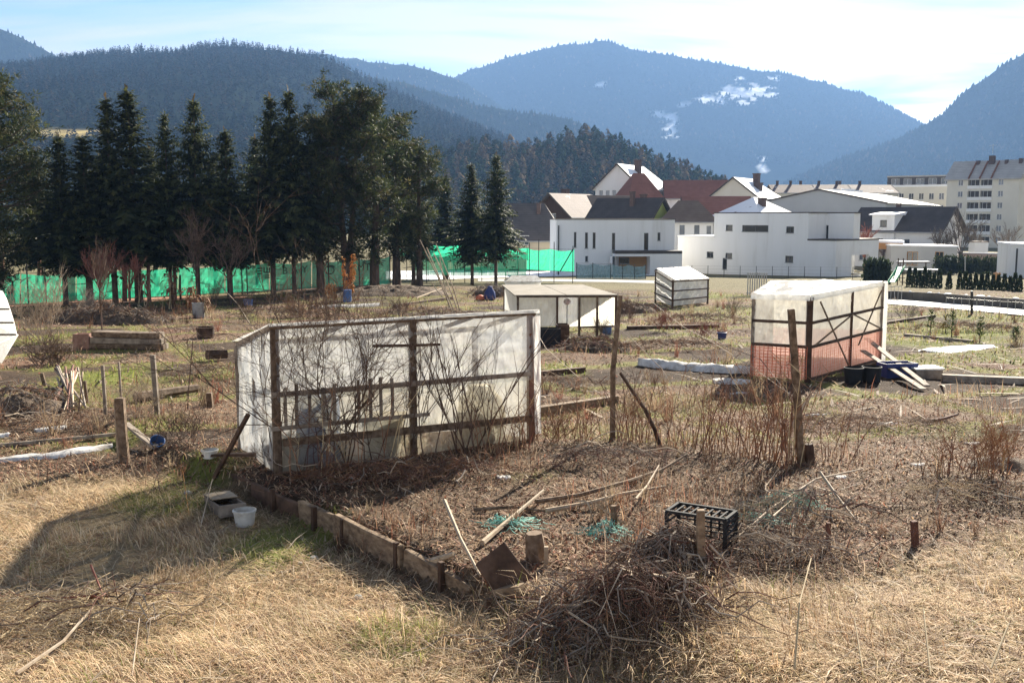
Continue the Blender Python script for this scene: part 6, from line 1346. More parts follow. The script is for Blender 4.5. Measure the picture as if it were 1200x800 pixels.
# planks near pink greenhouse
for k, (p0_, p1_, lb) in enumerate((((1014, 424, .55), (1086, 456, .02), 'upper of two grey planks leaning down beside the pink greenhouse'), ((1010, 430, .35), (1082, 459, .0), 'lower of two grey planks leaning down beside the pink greenhouse'))):
    lying('grey_plank', lb, 'plank', [p0_, p1_], .13, 'grey_wood', h=.03, round_=False)
tub('square_pot', 'black tub at the foot of the pink greenhouse', 1000, 449, .2, .33, 'black_plastic', .85, cat='tub')
tub('square_pot', 'second black tub half behind the leaning planks', 1021, 448, .2, .33, 'black_plastic', .85, cat='tub')
crate_box('water_trough', 'dark blue trough behind the leaning planks', 'trough', 1051, 441, .75, .45, .32, R(10), 'navy_plastic')
root, T, bx = crate_box('wooden_crate', 'small wooden box with white lid right of the planks', 'box', 1084, 443, .60, .4, .2, R(4), 'grey_wood'); bx('lid', -.33, .33, -.22, .22, .204, .25, 'white_plastic')
lying('edge_timber', 'long grey edging timber at the right photo edge', 'timber', [(1104, 447), (1240, 452)], .2, 'grey_wood', h=.16, round_=False)
lying('edge_timber', 'dark edging timber of the bed right of the big greenhouse', 'timber', [(623, 487), (722, 472)], .16, 'edging_wood', h=.16, round_=False)
lying('edge_timber', 'dark edging timber farther behind the big greenhouse', 'timber', [(620, 442), (684, 436)], .12, 'dark_wood', h=.14, round_=False)
lying('edge_timber', 'weathered timber edging the far bed below the lean-to', 'timber', [(735, 386), (842, 384)], .12, 'dark_wood', h=.14, round_=False)
lying('edge_timber', 'grey timber edging the far right bed', 'timber', [(1060, 394), (1140, 402)], .1, 'grey_wood', h=.1, round_=False)
lying('edge_timber', 'dark timber edging the bed beyond the far right one', 'timber', [(1035, 381), (1095, 372)], .12, 'dark_wood', h=.14, round_=False)
lying('edge_timber', 'dark timber behind the greenhouse near the bean poles', 'timber', [(462, 361), (530, 351)], .16, 'dark_wood', h=.2, round_=False)
lying('edge_timber', 'thin pale batten edging the left plot', 'timber', [(0, 523), (138, 510)], .05, 'grey_wood', h=.05, round_=False)
lying('edge_timber', 'second pale batten on the left plot', 'timber', [(-10, 500), (60, 491)], .06, 'pale_wood', h=.05, round_=False)
lying('edge_timber', 'grey batten along the edge of the left plot', 'timber', [(0, 483), (58, 478)], .06, 'grey_wood', h=.06, round_=False)
lying('edge_timber', 'board leaning on the post foot near the blue scrap', 'timber', [(148, 508, .12), (182, 528, .02)], .1, 'grey_wood', h=.04, round_=False)
lying('edge_timber', 'brown board at the bed corner behind the tray', 'timber', [(238, 545, .1), (300, 540, .05)], .1, 'dark_wood', h=.04, round_=False)
# white strips of fleece or snow
def strip(name, label, pts, wid, mat='white_fleece', cat='cloth', hh=.04, seed=0):
    ps = [G(*p) for p in pts]; m = MB(); n = 26
    def at(s):
        s *= len(ps) - 1; i = min(int(s), len(ps) - 2); return ps[i].lerp(ps[i + 1], s - i)
    def fn(u, v):
        c = at(u); d = (at(min(1, u + .02)) - at(max(0, u - .02))).normalized(); side = Vector((-d.y, d.x, 0)); w = wid * (.7 + .7 * float(vn(u * 9, 1, 1, seed))) * (min(1, 8 * u, 8 * (1 - u)) * .8 + .2); p = c + side * ((v - .5) * w)
        return Vector((p.x, p.y, zgf(p.x, p.y) + hh * (1 - (2 * v - 1) ** 2) ** .5 * (.6 + .8 * float(vn(u * 14, v * 5, 1, seed + 1))) + .004))
    m.grid(fn, n, 8); return tag(m.build(name, mat, smooth=True), label, cat)
strip('fleece_strip', 'long white strip lying on the left plot before the thick post', [(-20, 541), (60, 535), (132, 524)], .22, seed=1, hh=.05)
strip('fleece_strip', 'short white scrap on the left plot', [(40, 506), (78, 501)], .16, seed=2, hh=.05)
strip('fleece_strip', 'small white scrap at the left photo edge', [(-15, 513), (12, 511)], .2, seed=3, hh=.05)
strip('fleece_roll', 'long white fleece roll behind the raspberry row', [(748, 428), (800, 433), (845, 436), (884, 438)], .34, seed=4, hh=.17)
strip('fleece_roll', 'grey crumpled sheet at the right end of the fleece roll', [(835, 447), (880, 449)], .4, seed=5, hh=.06)
strip('ground_cloth', 'white cloth spread on the soil at right', [(1082, 412), (1120, 409), (1162, 406)], .9, 'white_cloth', seed=6, hh=.05)
strip('fleece_strip', 'pale weathered board sheet behind the greenhouse', [(362, 362), (405, 360), (445, 358)], .5, 'concrete', 'sheet', seed=7, hh=.12)
for k, (px, py, s_) in enumerate(((1036, 497, 16), (868, 462, 12), (955, 487, 14), (590, 560, 8), (1138, 520, 9), (1075, 545, 8), (985, 560, 7))):
    strip('paper_scrap', ('pale scrap on soil left of the dark stick', 'pale scrap behind the raspberry canes', 'pale scrap beside the right raspberry post', 'tiny pale scrap before the greenhouse', 'pale scrap on bare soil near the right edge', 'pale scrap on soil above the rusty weeds', 'pale scrap behind the bleached branches')[k], [(px - s_, py), (px + s_, py - 1)], .10, seed=20 + k, hh=.02, cat='scrap')
# ------------------------------------------------------------------ left plots: beam stack, block, barrel, sticks
bs = thing('beam_stack', 'stack of dark grey timber beams on the left lawn', 'timber', G(150, 412)); g0, g1 = G(106, 409), G(193, 411)
for k in range(3):
    for j in range(2): MB().beam(g0 + Vector((.04 * k, .25 * j, .10 + .16 * k)), g1 + Vector((-.05 * k, .25 * j, .10 + .16 * k)), .2, .145, jit=.008).build('beam', 'grey_wood' if (k + j) % 2 else 'old_wood', bs, bevel=.008)
crate_box('concrete_block', 'reddish block at the left end of the beam stack', 'block', 98, 408, .45, .35, .42, R(2), 'brick_block', t=.05)
tub('half_barrel', 'dark half barrel behind the beam stack', 241, 396, .28, .34, 'dark_wood', .9, fill='earth_heap', cat='barrel')
lying('rotten_log', 'dark log lying behind the left greenhouse end', 'log', [(242, 423, .05), (266, 422, .05)], .28, 'dark_wood', taper=.9)
lying('rotten_log', 'mossy log lying near the grey stake', 'log', [(160, 472, .03), (232, 462, .05)], .2, 'old_wood', taper=.8)
r = random.Random(5)
ps_ = thing('stick_pile', 'bundle of pale cut sticks on the left plot', 'sticks', G(78, 478))
for k in range(22):
    a_ = G(66 + r.uniform(-4, 32), 452 + r.uniform(-3, 6)) + Vector((0, 0, .25 + r.uniform(-.05, .15))); b_ = G(58 + r.uniform(0, 30) + (0 if k < 12 else 14), 476 + r.uniform(0, 12)) + Vector((0, 0, .05 + r.uniform(0, .08))); MB().tube([a_, a_.lerp(b_, .5) + Vector((0, 0, r.uniform(-.03, .06))), b_], [.022, .02, .014], 5).build('stick', ('pale_wood', 'grey_wood', 'reddish_wood')[k % 3], ps_)
def heap(name, label, px, py, rx, ry, hh, mat, seed, cat='heap', n=22):
    g = G(px, py); m = MB()
    def fn(u, v):
        a = u * 2 * math.pi; rr = v; x = g.x + math.cos(a) * rr * rx; y = g.y + math.sin(a) * rr * ry; z = zgf(x, y) + hh * (1 - rr * rr) * (.65 + .7 * float(vn(x * 4, y * 4, 1, seed))) - .03
        return Vector((x, y, z))
    m.grid(fn, n * 2, n // 2); return tag(m.build(name, mat, smooth=True), label, cat)



heap('earth_heap', 'earth mound under the pine group', 460, 345, 3.5, 2.0, .5, 'earth_heap', 4, n=30)
heap('earth_heap', 'small dark mound on the soil near the right edge', 1175, 545, .6, .4, .15, 'earth_heap', 5)


# blue things
t_ = tub('blue_tub', 'bright blue tub behind the left greenhouse corner', 291, 358, .24, .3, 'blue_plastic', .85)
tub('blue_barrel', 'blue barrel at the foot of the leafy orange pole', 407, 354, .22, .6, 'blue_plastic', .95, lid='blue_plastic', cat='barrel')
tub('navy_pot', 'navy blue pot on the soil behind the raspberry row', 846, 397, .15, .2, 'navy_plastic', .8, cat='pot')
tub('blue_scrap', 'crumpled blue container beside the thick post', 184, 522, .1, .12, 'blue_plastic', .8, tilt=(.3, -.6, .7))
tub('grey_bin', 'pale grey bin among the dry stalks', 233, 372, .25, .6, 'grey_metal', .9, cat='bin')
sk = G(574, 352); s_ = thing('blue_sack', 'blue and red bags slumped behind the bean poles', 'bag', sk); MB().lathe(sk, [(.25, 0), (.32, .15), (.28, .45), (.12, .68), (.15, .75)], 10, cap_top=True).build('body', 'navy_plastic', s_, smooth=True); MB().lathe(sk + Vector((-.5, 0, 0)), [(.2, 0), (.28, .1), (.2, .24), (.05, .3)], 10, cap_top=True).build('red_bag', 'orange_net', s_, smooth=True)
# dry leafy stalks
def leafy(name, label, px, py, h, n_stem, n_leaf, seed, leaf='dry_leaf', stem='straw_stalk', spread=.25, ls=.22, cat='plant'):
    r = random.Random(seed); g = G(px, py); root = thing(name, label, cat, g); ms = MB(); ml = MB()
    for k in range(n_stem):
        b = g + Vector((r.uniform(-spread, spread), r.uniform(-spread, spread), -.03)); hh = h * r.uniform(.7, 1.05); t = b + Vector((r.uniform(-.2, .2) * hh, r.uniform(-.1, .1), hh)); m_ = b.lerp(t, .5) + Vector((r.uniform(-.1, .1), 0, 0)); ms.tube([b, m_, t], [.018, .014, .006], 4, caps=False)
        for j in range(n_leaf):
            s = r.uniform(.25, 1); p = b.lerp(m_, s * 2) if s < .5 else m_.lerp(t, s * 2 - 1); a = r.uniform(0, 6.28); d = Vector((math.cos(a), math.sin(a), r.uniform(-1.2, .2))).normalized(); L = ls * r.uniform(.6, 1.4); sd_ = Vector((-math.sin(a), math.cos(a), 0)) * L * .2
            p2 = p + d * L * .5 + Vector((0, 0, .03)); p3 = p + d * L - Vector((0, 0, L * .35)); ml.add([p, p2 + sd_, p3, p2 - sd_, p2 - Vector((0, 0, .03))], [(0, 4, 1), (1, 4, 2), (2, 4, 3), (3, 4, 0)])
    ms.build('stems', stem, root); ml.build('leaves', leaf, root)['kind'] = 'stuff'; return root
leafy('dry_stalks', 'withered leafy stalks left of the fruit tree', 198, 362, 2.1, 5, 9, 401, ls=.35); leafy('dry_stalks', 'withered drooping plant in front of fruit tree foot', 225, 366, 1.5, 6, 10, 402, ls=.35)
leafy('dry_stalks', 'dry leafy shoots under the red willow', 165, 358, 2.0, 5, 9, 403, ls=.3); leafy('dry_stalks', 'short brown stalks beside the grey bin', 242, 372, 1.1, 6, 8, 404, ls=.25)
leafy('leafy_pole', 'pole clad in orange dry climber leaves before the big pine', 410, 352, 2.6, 4, 60, 405, 'orange_leaf', 'dark_wood', .08, .22); leafy('dry_stalks', 'orange dry bush left of the leafy pole', 388, 354, 1.1, 12, 14, 406, 'orange_leaf', ls=.16)
leafy('dry_stalks', 'low ochre bush of dry leaves behind greenhouse', 372, 366, .9, 14, 10, 407, 'dry_leaf', ls=.15, spread=.5)
for k, (px, py, h, lb) in enumerate(((1025 + 90, 395, .8, 'young conifer left of the greener one in the right beds'), (1148, 401, .75, 'young green conifer in the right beds'), (1090, 392, .8, 'thin leafy sapling in the right beds'), (1190, 404, .5, 'small dark bush at the right photo edge beds'), (1108, 390, .6, 'small yellowish shrub beside the young conifers'))):
    g = G(px, py); root = thing('young_shrub', lb, 'shrub', g); MB().tube([g - Vector((0, 0, .05)), g + Vector((0, 0, h))], [.02, .006], 5).build('stem', 'bark', root); lv = Leaves(); r = random.Random(500 + k)
    for j in range(140):
        z = h * r.uniform(.25, 1); rr = .22 * (1.15 - z / h) * r.uniform(.3, 1); a = r.uniform(0, 6.28); gcol = r.uniform(.7, 1.3); lv.spray(g + Vector((rr * math.cos(a), rr * math.sin(a), z)), Vector((math.cos(a), math.sin(a), .7)).normalized(), Vector((0, 0, 1)), .12, .022, tuple(c * gcol for c in ((.06, .08, .025) if k != 4 else (.16, .13, .04))))
    lv.build('foliage', 'needles', root)
# ------------------------------------------------------------------ raspberry canes
def canes(label, px0, px1, py0, py1, n, hmin, hmax, seed):
    r = random.Random(seed); g = G((px0 + px1) / 2, (py0 + py1) / 2); root = thing('raspberry_canes', label, 'canes', g)
    for k in range(n):
        s = r.random(); b = G(px0 + (px1 - px0) * s, py0 + (py1 - py0) * s + r.uniform(-5, 3)); h = r.uniform(hmin, hmax); lean = Vector((r.gauss(0, .27), r.gauss(0, .2), 0)) * h; m = MB(); mid = b + lean * .4 + Vector((r.uniform(-.04, .04), 0, h * .55)); t = b + lean + Vector((0, 0, h)); m.tube([b - Vector((0, 0, .05)), mid, t], [.007, .0055, .003], 4, caps=False)
        for j in range(r.randint(1, 5)):
            p = mid.lerp(t, r.random()); a = r.uniform(0, 6.28); m.tube([p, p + Vector((math.cos(a) * .15, math.sin(a) * .15, .12))], [.004, .002], 3, caps=False)
        m.build('cane', ('cane', 'cane', 'reddish_wood', 'straw_stalk')[k % 4], root)
canes('dense clump of tall raspberry canes at the right row post', 890, 940, 540, 545, 46, .5, 1.45, 601); canes('raspberry canes in the middle of the row', 800, 890, 528, 540, 62, .35, 1.15, 602); canes('raspberry canes beside the left row post', 722, 800, 515, 528, 50, .25, .95, 603); canes('raspberry canes left of the left row post', 660, 716, 515, 517, 24, .25, .8, 604)
canes('thin canes growing along the right half of the greenhouse front', 560, 625, 535, 528, 26, .3, 1.1, 607); canes('thin canes growing along the left half of the greenhouse front', 340, 470, 560, 548, 26, .3, 1.2, 608); canes('thin reddish canes on the soil at the right photo edge', 1080, 1190, 560, 555, 34, .2, .5, 609)
canes('thin canes leaning right of the right row post', 955, 1010, 540, 535, 10, .3, .8, 605); canes('short canes farther behind the raspberry row', 740, 900, 470, 475, 40, .3, .75, 606)
# ------------------------------------------------------------------ black slatted crate standing on its side
cb = G(832, 655); ck = thing('plastic_crate', 'black slatted plastic crate tipped on its side beside brush pile', 'crate', cb); ca, sa = math.cos(R(-30)), math.sin(R(-30))
def CT(x, y, z): return cb + Vector((x * ca - y * sa, x * sa + y * ca, z - .02))
CW, CD, CH = .56, .32, .42
def cbar(nm, a, b, w=.022, h=.014): MB().beam(CT(*a), CT(*b), w, h).build(nm, 'black_plastic', ck)
X0, X1 = -.44, .14
for y in (0, CD):
    for x in (X0, X1):
        cbar('corner_bar', (x, y, 0), (x, y, CH), .035, .035)
for z in (.0, CH):
    for y in (0, CD): cbar('edge_bar', (X0, y, z), (X1, y, z), .03, .03)
    for x in (X0, X1): cbar('edge_bar', (x, 0, z), (x, CD, z), .03, .03)
for k in range(1, 9): z = CH * k / 9; cbar('slat', (X0, CD, z), (X1, CD, z), .008, .016)
for k in range(1, 7): x = X0 + (X1 - X0) * k / 7; cbar('slat', (x, CD + .012, .0), (x, CD + .012, CH), .02, .008)
for k in range(1, 8): z = CH * k / 8; cbar('slat', (X1, .02, z), (X1, CD - .02, z), .008, .018); cbar('slat', (X0, .02, z), (X0, CD - .02, z), .008, .018)
for k in range(1, 8): x = X0 + (X1 - X0) * k / 8; cbar('slat', (x, .02, CH), (x, CD - .02, CH), .018, .008)
stake('crate_stake', 'short ochre stake standing in front of the black crate', 'stake', (822, 674), (821, 597), .07, 'edging_wood', bevel=.006)
stake('short_stake', 'dark stake stub at the lower end of the bed edging', 'stake', (574, 722), (573, 701), .05, 'dark_wood')
stake('short_stake', 'thick sawn stump left of the brush pile', 'stake', (629, 657), (626, 624), .19, 'old_wood', round_=True)
stake('short_stake', 'small stake close to the sawn stump', 'stake', (640, 664), (640, 640), .04, 'pale_wood')
stake('short_stake', 'thin stub right of bleached branches', 'stake', (971, 640), (971, 612), .04, 'reddish_wood')
stake('short_stake', 'reddish stub in the weeds far right of crate', 'stake', (1074, 640), (1071, 610), .06, 'reddish_wood')
m = MB(); g = G(590, 692); m.beam(g + Vector((-.12, .12, .3)), g + Vector((.12, .0, .02)), .34, .05, up=(.2, -1, .5), jit=.01); tag(m.build('broken_board', 'dark_wood', bevel=.006), 'dark broken board tilted up at the bed edge', 'board')
lying('broken_board', 'brown wood chunk below the tilted board', 'board', [(580, 700), (612, 696)], .12, 'edging_wood', h=.08, round_=False)
# bleached root and turquoise netting
mb = MB(); twig_tree(mb, G(724, 612), .5, 1.2, 701, n0=5, levels=2, r0=.018, up=.3, split=(2, 2), wig=.3); tag(mb.build('bleached_root', 'pale_twig'), 'bleached root stump with netting in the bed', 'root')
stake('short_stake', 'mossy stub under the bleached root', 'stake', (720, 622), (719, 592), .07, 'old_wood', round_=True)
def netting(label, px, py, rx, ry, hh, seed, n=70):
    r = random.Random(seed); g = G(px, py); m = MB()
    for k in range(n):
        p = g + Vector((r.gauss(0, rx * .45), r.gauss(0, ry * .45), 0)); pts = []
        a = r.uniform(0, 6.28)
        for j in range(4):
            p = p + Vector((math.cos(a), math.sin(a), 0)) * .06; a += r.uniform(-.9, .9); pts.append(Vector((p.x, p.y, zgf(p.x, p.y) + .02 + hh * r.random() * max(0, 1 - ((p - g).length / rx) ** 2))))
        m.tube(pts, .003, 3, caps=False)
    return tag(m.build('plant_netting', 'turquoise_net'), label, 'netting')
netting('turquoise netting tangle under the pale poles', 598, 615, .30, .22, .06, 1, 80); netting('turquoise netting caught on the bleached root', 712, 625, .2, .2, .15, 2, 70); netting('turquoise netting heap right of the crate', 928, 592, .32, .22, .16, 3, 190); netting('loose turquoise netting scraps near the crate', 895, 612, .3, .15, .06, 4, 60)
# ------------------------------------------------------------------ brush piles
def brush(name, label, px, py, rx, ry, hh, n_fine, n_big, seed, mats=('twig', 'reddish_wood', 'grey_twig'), drape=.5, thick=.009, cat='brush pile', core=True, heading=None):
    r = random.Random(seed); g = G(px, py); root = thing(name, label, cat, g)
    def surf(x, y):
        d = ((x - g.x) / rx) ** 2 + ((y - g.y) / ry) ** 2; return zgf(x, y) + hh * max(0, 1 - d) ** .8 * (.45 + 1.1 * float(vn(x * 3.5, y * 3.5, 1, seed)))
    if core:
        m = MB()
        def fn(u, v): a = u * 6.2832; x = g.x + math.cos(a) * v * rx * .85; y = g.y + math.sin(a) * v * ry * .85; return Vector((x, y, surf(x, y) - .12 * hh / .5 - (.08 if v > .9 else 0)))
        m.grid(fn, 30, 8); m.build('core', 'earth_heap', root, smooth=True)
    def stem(m, L, rad, lift):
        a = r.uniform(0, 6.28) if heading is None else heading + r.gauss(0, .45); rr = r.random() ** .6; th = r.uniform(0, 6.28); x = g.x + math.cos(th) * rr * rx; y = g.y + math.sin(th) * rr * ry; pts = []; n = 6; wob = r.gauss(0, .35); pop = r.uniform(.05, .32) if r.random() < .28 else 0.0
        for j in range(n):
            z = surf(x, y) + lift * (.3 + r.random()) + r.uniform(-.02, .05) + (pop * j / n); pts.append(Vector((x, y, z))); a += wob * .6 + r.gauss(0, .2); x += math.cos(a) * L / n; y += math.sin(a) * L / n
        m.tube(pts, [rad * (1 - .14 * j) for j in range(n)], 4, caps=False)
    for q in range(3):
        m = MB()
        for k in range(n_fine // 3): stem(m, r.uniform(.2, .8), thick * r.uniform(.25, .65), .05)
        m.build('twigs', mats[q % len(mats)], root)['kind'] = 'stuff'
    for k in range(n_big):
        m = MB(); stem(m, r.uniform(.5, 1.2), thick * r.uniform(.7, 1.3), .11); m.build('branch', ('pale_twig', 'twig', 'grey_twig', 'reddish_wood')[k % 4], root)
    return root, surf, g
brush('brush_pile', 'left lobe of the dark pruned twig heap in the foreground', 662, 748, .52, .40, .20, 620, 60, 801, ('twig', 'dry_leaf', 'grey_twig'), thick=.0080)
brush('brush_pile', 'right lobe of the dark pruned twig heap in the foreground', 748, 722, .60, .46, .26, 760, 66, 811, ('twig', 'dark_wood', 'reddish_wood'), thick=.0080)
brush('brush_pile', 'upper end of the twig heap running up to the black crate', 785, 668, .5, .34, .24, 420, 40, 802, ('dark_wood', 'twig', 'grey_twig'), thick=.009)
brush('brush_pile', 'loose heap of bleached branches right of the black crate', 940, 608, .75, .5, .16, 160, 24, 803, ('pale_twig', 'grey_twig', 'pale_twig'), core=False)
brush('brush_pile', 'heap of reddish cut stems and straw at bottom left', 150, 725, .45, .35, .10, 110, 20, 804, ('pale_twig', 'straw_stalk', 'straw_stalk'), core=False)
brush('brush_pile', 'swept heap of long straw stems in the bottom left corner', 40, 735, 1.0, .5, .12, 330, 18, 805, ('straw_stalk', 'straw_stalk', 'pale_twig'), core=False, heading=.55, thick=.007)
brush('brush_pile', 'low tangle of twigs on the soil behind the long dark branch', 720, 545, .9, .35, .10, 160, 8, 806, ('twig', 'grey_twig', 'reddish_wood'), core=False)
brush('brush_pile', 'flattened weeds and stems under the right branches', 900, 650, .8, .35, .10, 260, 8, 807, ('grey_twig', 'pale_twig', 'twig'), core=False)
brush('brush_pile', 'twig waste along the front of the greenhouse', 480, 560, 1.6, .4, .10, 420, 12, 808, ('dry_leaf', 'twig', 'reddish_wood'), core=False)
brush('waste_heap', 'dark heap of plant waste on the left plot', 25, 482, 1.1, .8, .32, 260, 10, 820, ('twig', 'grey_twig', 'dry_leaf'), thick=.014, cat='heap')
brush('waste_heap', 'dark compost mound right of the black planter', 700, 412, 1.2, .7, .30, 260, 8, 821, ('twig', 'dry_leaf', 'reddish_wood'), thick=.018, cat='heap')
brush('waste_heap', 'dark bank of cut twigs below the red shoots', 125, 378, 2.9, .8, .5, 700, 12, 822, ('twig', 'grey_twig', 'dry_leaf'), thick=.024, cat='heap')
brush('waste_heap', 'dark waste heap in front of lean-to greenhouse', 735, 366, 1.6, .8, .4, 320, 10, 823, ('twig', 'dry_leaf', 'grey_twig'), thick=.022, cat='heap')
brush('waste_heap', 'grey mound behind the bean poles beside the blue sack', 578, 347, 1.4, .8, .5, 300, 8, 824, ('grey_twig', 'twig', 'grey_twig'), thick=.024, cat='heap')
brush('weed_tangle', 'low brown tangle of weeds behind the greenhouse left half', 330, 372, 2.2, 0.7, 0.3, 318, 6, 830, ('twig', 'dry_leaf', 'pale_twig'), thick=0.018, cat='weeds', core=False)
brush('weed_tangle', 'low brown tangle of weeds behind the greenhouse right half', 500, 372, 2.4, 0.7, 0.28, 336, 6, 831, ('twig', 'dry_leaf', 'pale_twig'), thick=0.018, cat='weeds', core=False)
brush('weed_tangle', 'dead weed tangle below the white lean-to', 820, 378, 2.0, 0.6, 0.25, 300, 6, 832, ('twig', 'dry_leaf', 'pale_twig'), thick=0.018, cat='weeds', core=False)
brush('weed_tangle', 'dead weed tangle above the fleece roll', 780, 412, 2.2, 0.6, 0.22, 318, 6, 833, ('twig', 'dry_leaf', 'pale_twig'), thick=0.018, cat='weeds', core=False)
brush('weed_tangle', 'dead weed tangle right of the greenhouse corner', 660, 455, 1.3, 0.4, 0.15, 237, 6, 834, ('twig', 'dry_leaf', 'pale_twig'), thick=0.009, cat='weeds', core=False)
brush('weed_tangle', 'dead weed tangle among the right beds', 1130, 388, 2.4, 0.5, 0.2, 336, 6, 835, ('twig', 'dry_leaf', 'pale_twig'), thick=0.018, cat='weeds', core=False)
brush('weed_tangle', 'dead weed tangle on the left plot', 60, 500, 1.2, 0.35, 0.12, 228, 6, 836, ('twig', 'dry_leaf', 'pale_twig'), thick=0.009, cat='weeds', core=False)
brush('weed_tangle', 'dead weed tangle left of the greenhouse end', 250, 440, 1.2, 0.5, 0.15, 228, 6, 837, ('twig', 'dry_leaf', 'pale_twig'), thick=0.009, cat='weeds', core=False)
brush('weed_tangle', 'dead weed tangle on the soil right of the raspberries', 1010, 500, 1.6, 0.4, 0.1, 264, 6, 838, ('twig', 'dry_leaf', 'pale_twig'), thick=0.009, cat='weeds', core=False)
brush('weed_tangle', 'dead weed tangle near the reddish stub', 1120, 585, 1.0, 0.4, 0.08, 140, 6, 839, ('pale_twig', 'dry_leaf', 'straw_stalk'), thick=0.009, cat='weeds', core=False)
# pale stones and clods near the edging
for k, (px, py, s_) in enumerate(((368, 655, .05), (352, 660, .03), (412, 560, .04), (220, 578, .05), (420, 700, .04))):
    g = G(px, py); m = MB(); rr = random.Random(900 + k); m.lathe(g - Vector((0, 0, s_ * .3)), [(s_ * .8 * rr.uniform(.8, 1.2), 0), (s_ * 1.1, s_ * .4), (s_ * .8, s_ * .9), (s_ * .1, s_ * 1.1)], 7); tag(m.build('stone', 'concrete', smooth=False), ('pale round stone on the lawn by the edging', 'small stone left of the pale round one', 'stone in the bed before the greenhouse', 'stone on the shaded lawn', 'stone at the foot of the edging')[k], 'stone')
# chimney smoke, light and thin
# ------------------------------------------------------------------ grass, straw and litter: uncountable stuff
def kept_out(x, y):
    out = np.zeros(len(x), bool)
    for poly in KEEP:
        ins = np.zeros(len(x), bool); j = len(poly) - 1
        for i in range(len(poly)):
            (xi, yi), (xj, yj) = poly[i], poly[j]; c = ((yi > y) != (yj > y)) & (x < (xj - xi) * (y - yi) / (yj - yi + 1e-9) + xi); ins ^= c; j = i
        out |= ins
    return out
def blades(n, x0, x1, y0, y1, prob, L, lean, width, colfn, seed, curl=.5, two=True, heading=None, zoff=0.0, warp=1.0):
    rs = np.random.default_rng(seed); x = rs.uniform(x0, x1, n)
    y = (y0 ** (1 - warp) + rs.random(n) * (y1 ** (1 - warp) - y0 ** (1 - warp))) ** (1 / (1 - warp)) if warp != 1.0 else y0 * (y1 / y0) ** rs.random(n)
    ok = (np.abs(x) < y * .56 + .8); x, y = x[ok], y[ok]; k = (rs.random(len(x)) < prob(x, y)) & ~kept_out(x, y); x, y = x[k], y[k]; n = len(x)
    z = zg(x, y) + zoff; a = rs.uniform(0, 6.283, n) if heading is None else heading(x, y) + rs.normal(0, .5, n)
    Ln = rs.uniform(L[0], L[1], n); le = rs.uniform(lean[0], lean[1], n); w = rs.uniform(width[0], width[1], n)
    h = np.stack([np.cos(a), np.sin(a)], 1); s = np.stack([-np.sin(a), np.cos(a)], 1) * w[:, None] * .5
    c, sn = np.cos(le), np.sin(le); le2 = np.minimum(le + curl * rs.uniform(.2, 1.2, n), 1.75); c2, sn2 = np.cos(le2), np.sin(le2)
    p0 = np.stack([x, y, z - .01], 1); m = p0.copy(); m[:, :2] += h * (Ln * .5 * sn)[:, None]; m[:, 2] += Ln * .5 * c + .01
    t = m.copy(); t[:, :2] += h * (Ln * .5 * sn2)[:, None]; t[:, 2] += Ln * .5 * c2; t[:, 2] = np.maximum(t[:, 2], zg(t[:, 0], t[:, 1]) + .006); m[:, 2] = np.maximum(m[:, 2], zg(m[:, 0], m[:, 1]) + .012)
    S3 = np.concatenate([s, np.zeros((n, 1))], 1)
    V = np.stack([p0 - S3, p0 + S3, m - S3 * .8, m + S3 * .8, t], 1).reshape(-1, 3); b = (np.arange(n) * 5)[:, None, None]; F = (np.array([[0, 1, 3], [0, 3, 2], [2, 3, 4]])[None] + b).reshape(-1, 3)
    return V, F, np.repeat(colfn(x, y, rs, n), 5, axis=0)
def pal(rs, n, cols, wts): i = rs.choice(len(cols), n, p=np.array(wts) / sum(wts)); return np.array(cols)[i] * rs.uniform(.7, 1.3, n)[:, None]
STRAW = [(0.60, 0.46, 0.29), (0.72, 0.58, 0.40), (0.52, 0.36, 0.22), (0.33, 0.20, 0.12), (0.26, 0.23, 0.09)]
GRN = [(0.20, 0.24, 0.05), (0.29, 0.31, 0.08), (0.13, 0.17, 0.04), (0.36, 0.31, 0.14)]
LIT = [(0.29, 0.175, 0.11), (0.44, 0.31, 0.20), (0.16, 0.075, 0.045), (0.60, 0.47, 0.34), (0.30, 0.13, 0.085), (0.07, 0.042, 0.03)]
def c_straw(x, y, rs, n):
    g = (green_mask(x, y) * .68 + .06 * (vn(x, y, 1.3, 81) > .6)) > rs.random(n); c = pal(rs, n, STRAW, (4, 3, 3, 1.5, 1)); c[g] = pal(rs, int(g.sum()), GRN, (3, 3, 2, 2)); tw = .8 + .4 * vn(x, y, 1.6, 83); return c * tw[:, None]
def c_lit(x, y, rs, n): return pal(rs, n, LIT, (3, 3, 2, 1.3, 1.6, 2)) * (.6 + .8 * vn(x, y, .8, 82))[:, None]
def stuff(name, label, parts, mat='blades'):
    o = 0; V = []; F = []; C = []
    for v, f, c in parts: V.append(v); F.append(f + o); C.append(c); o += len(v)
    return tag(np_mesh(name, np.concatenate(V), np.concatenate(F), mat, col=np.concatenate(C), kind='stuff'), label, 'grass')
PILE = [(G(655, 765), .55, .35), (G(750, 755), .6, .35), (G(800, 700), .4, .3), (G(520, 750), .5, .3), (G(600, 740), .35, .3)]
def pile_mask(x, y):
    m = np.zeros(len(x))
    for g, rx, ry in PILE: m = np.maximum(m, np.exp(-((x - g.x) / rx) ** 2 - ((y - g.y) / ry) ** 2))
    return m
hd = lambda x, y: 3.4 + 3.0 * (vn(x, y, .5, 91) - .5) * 2
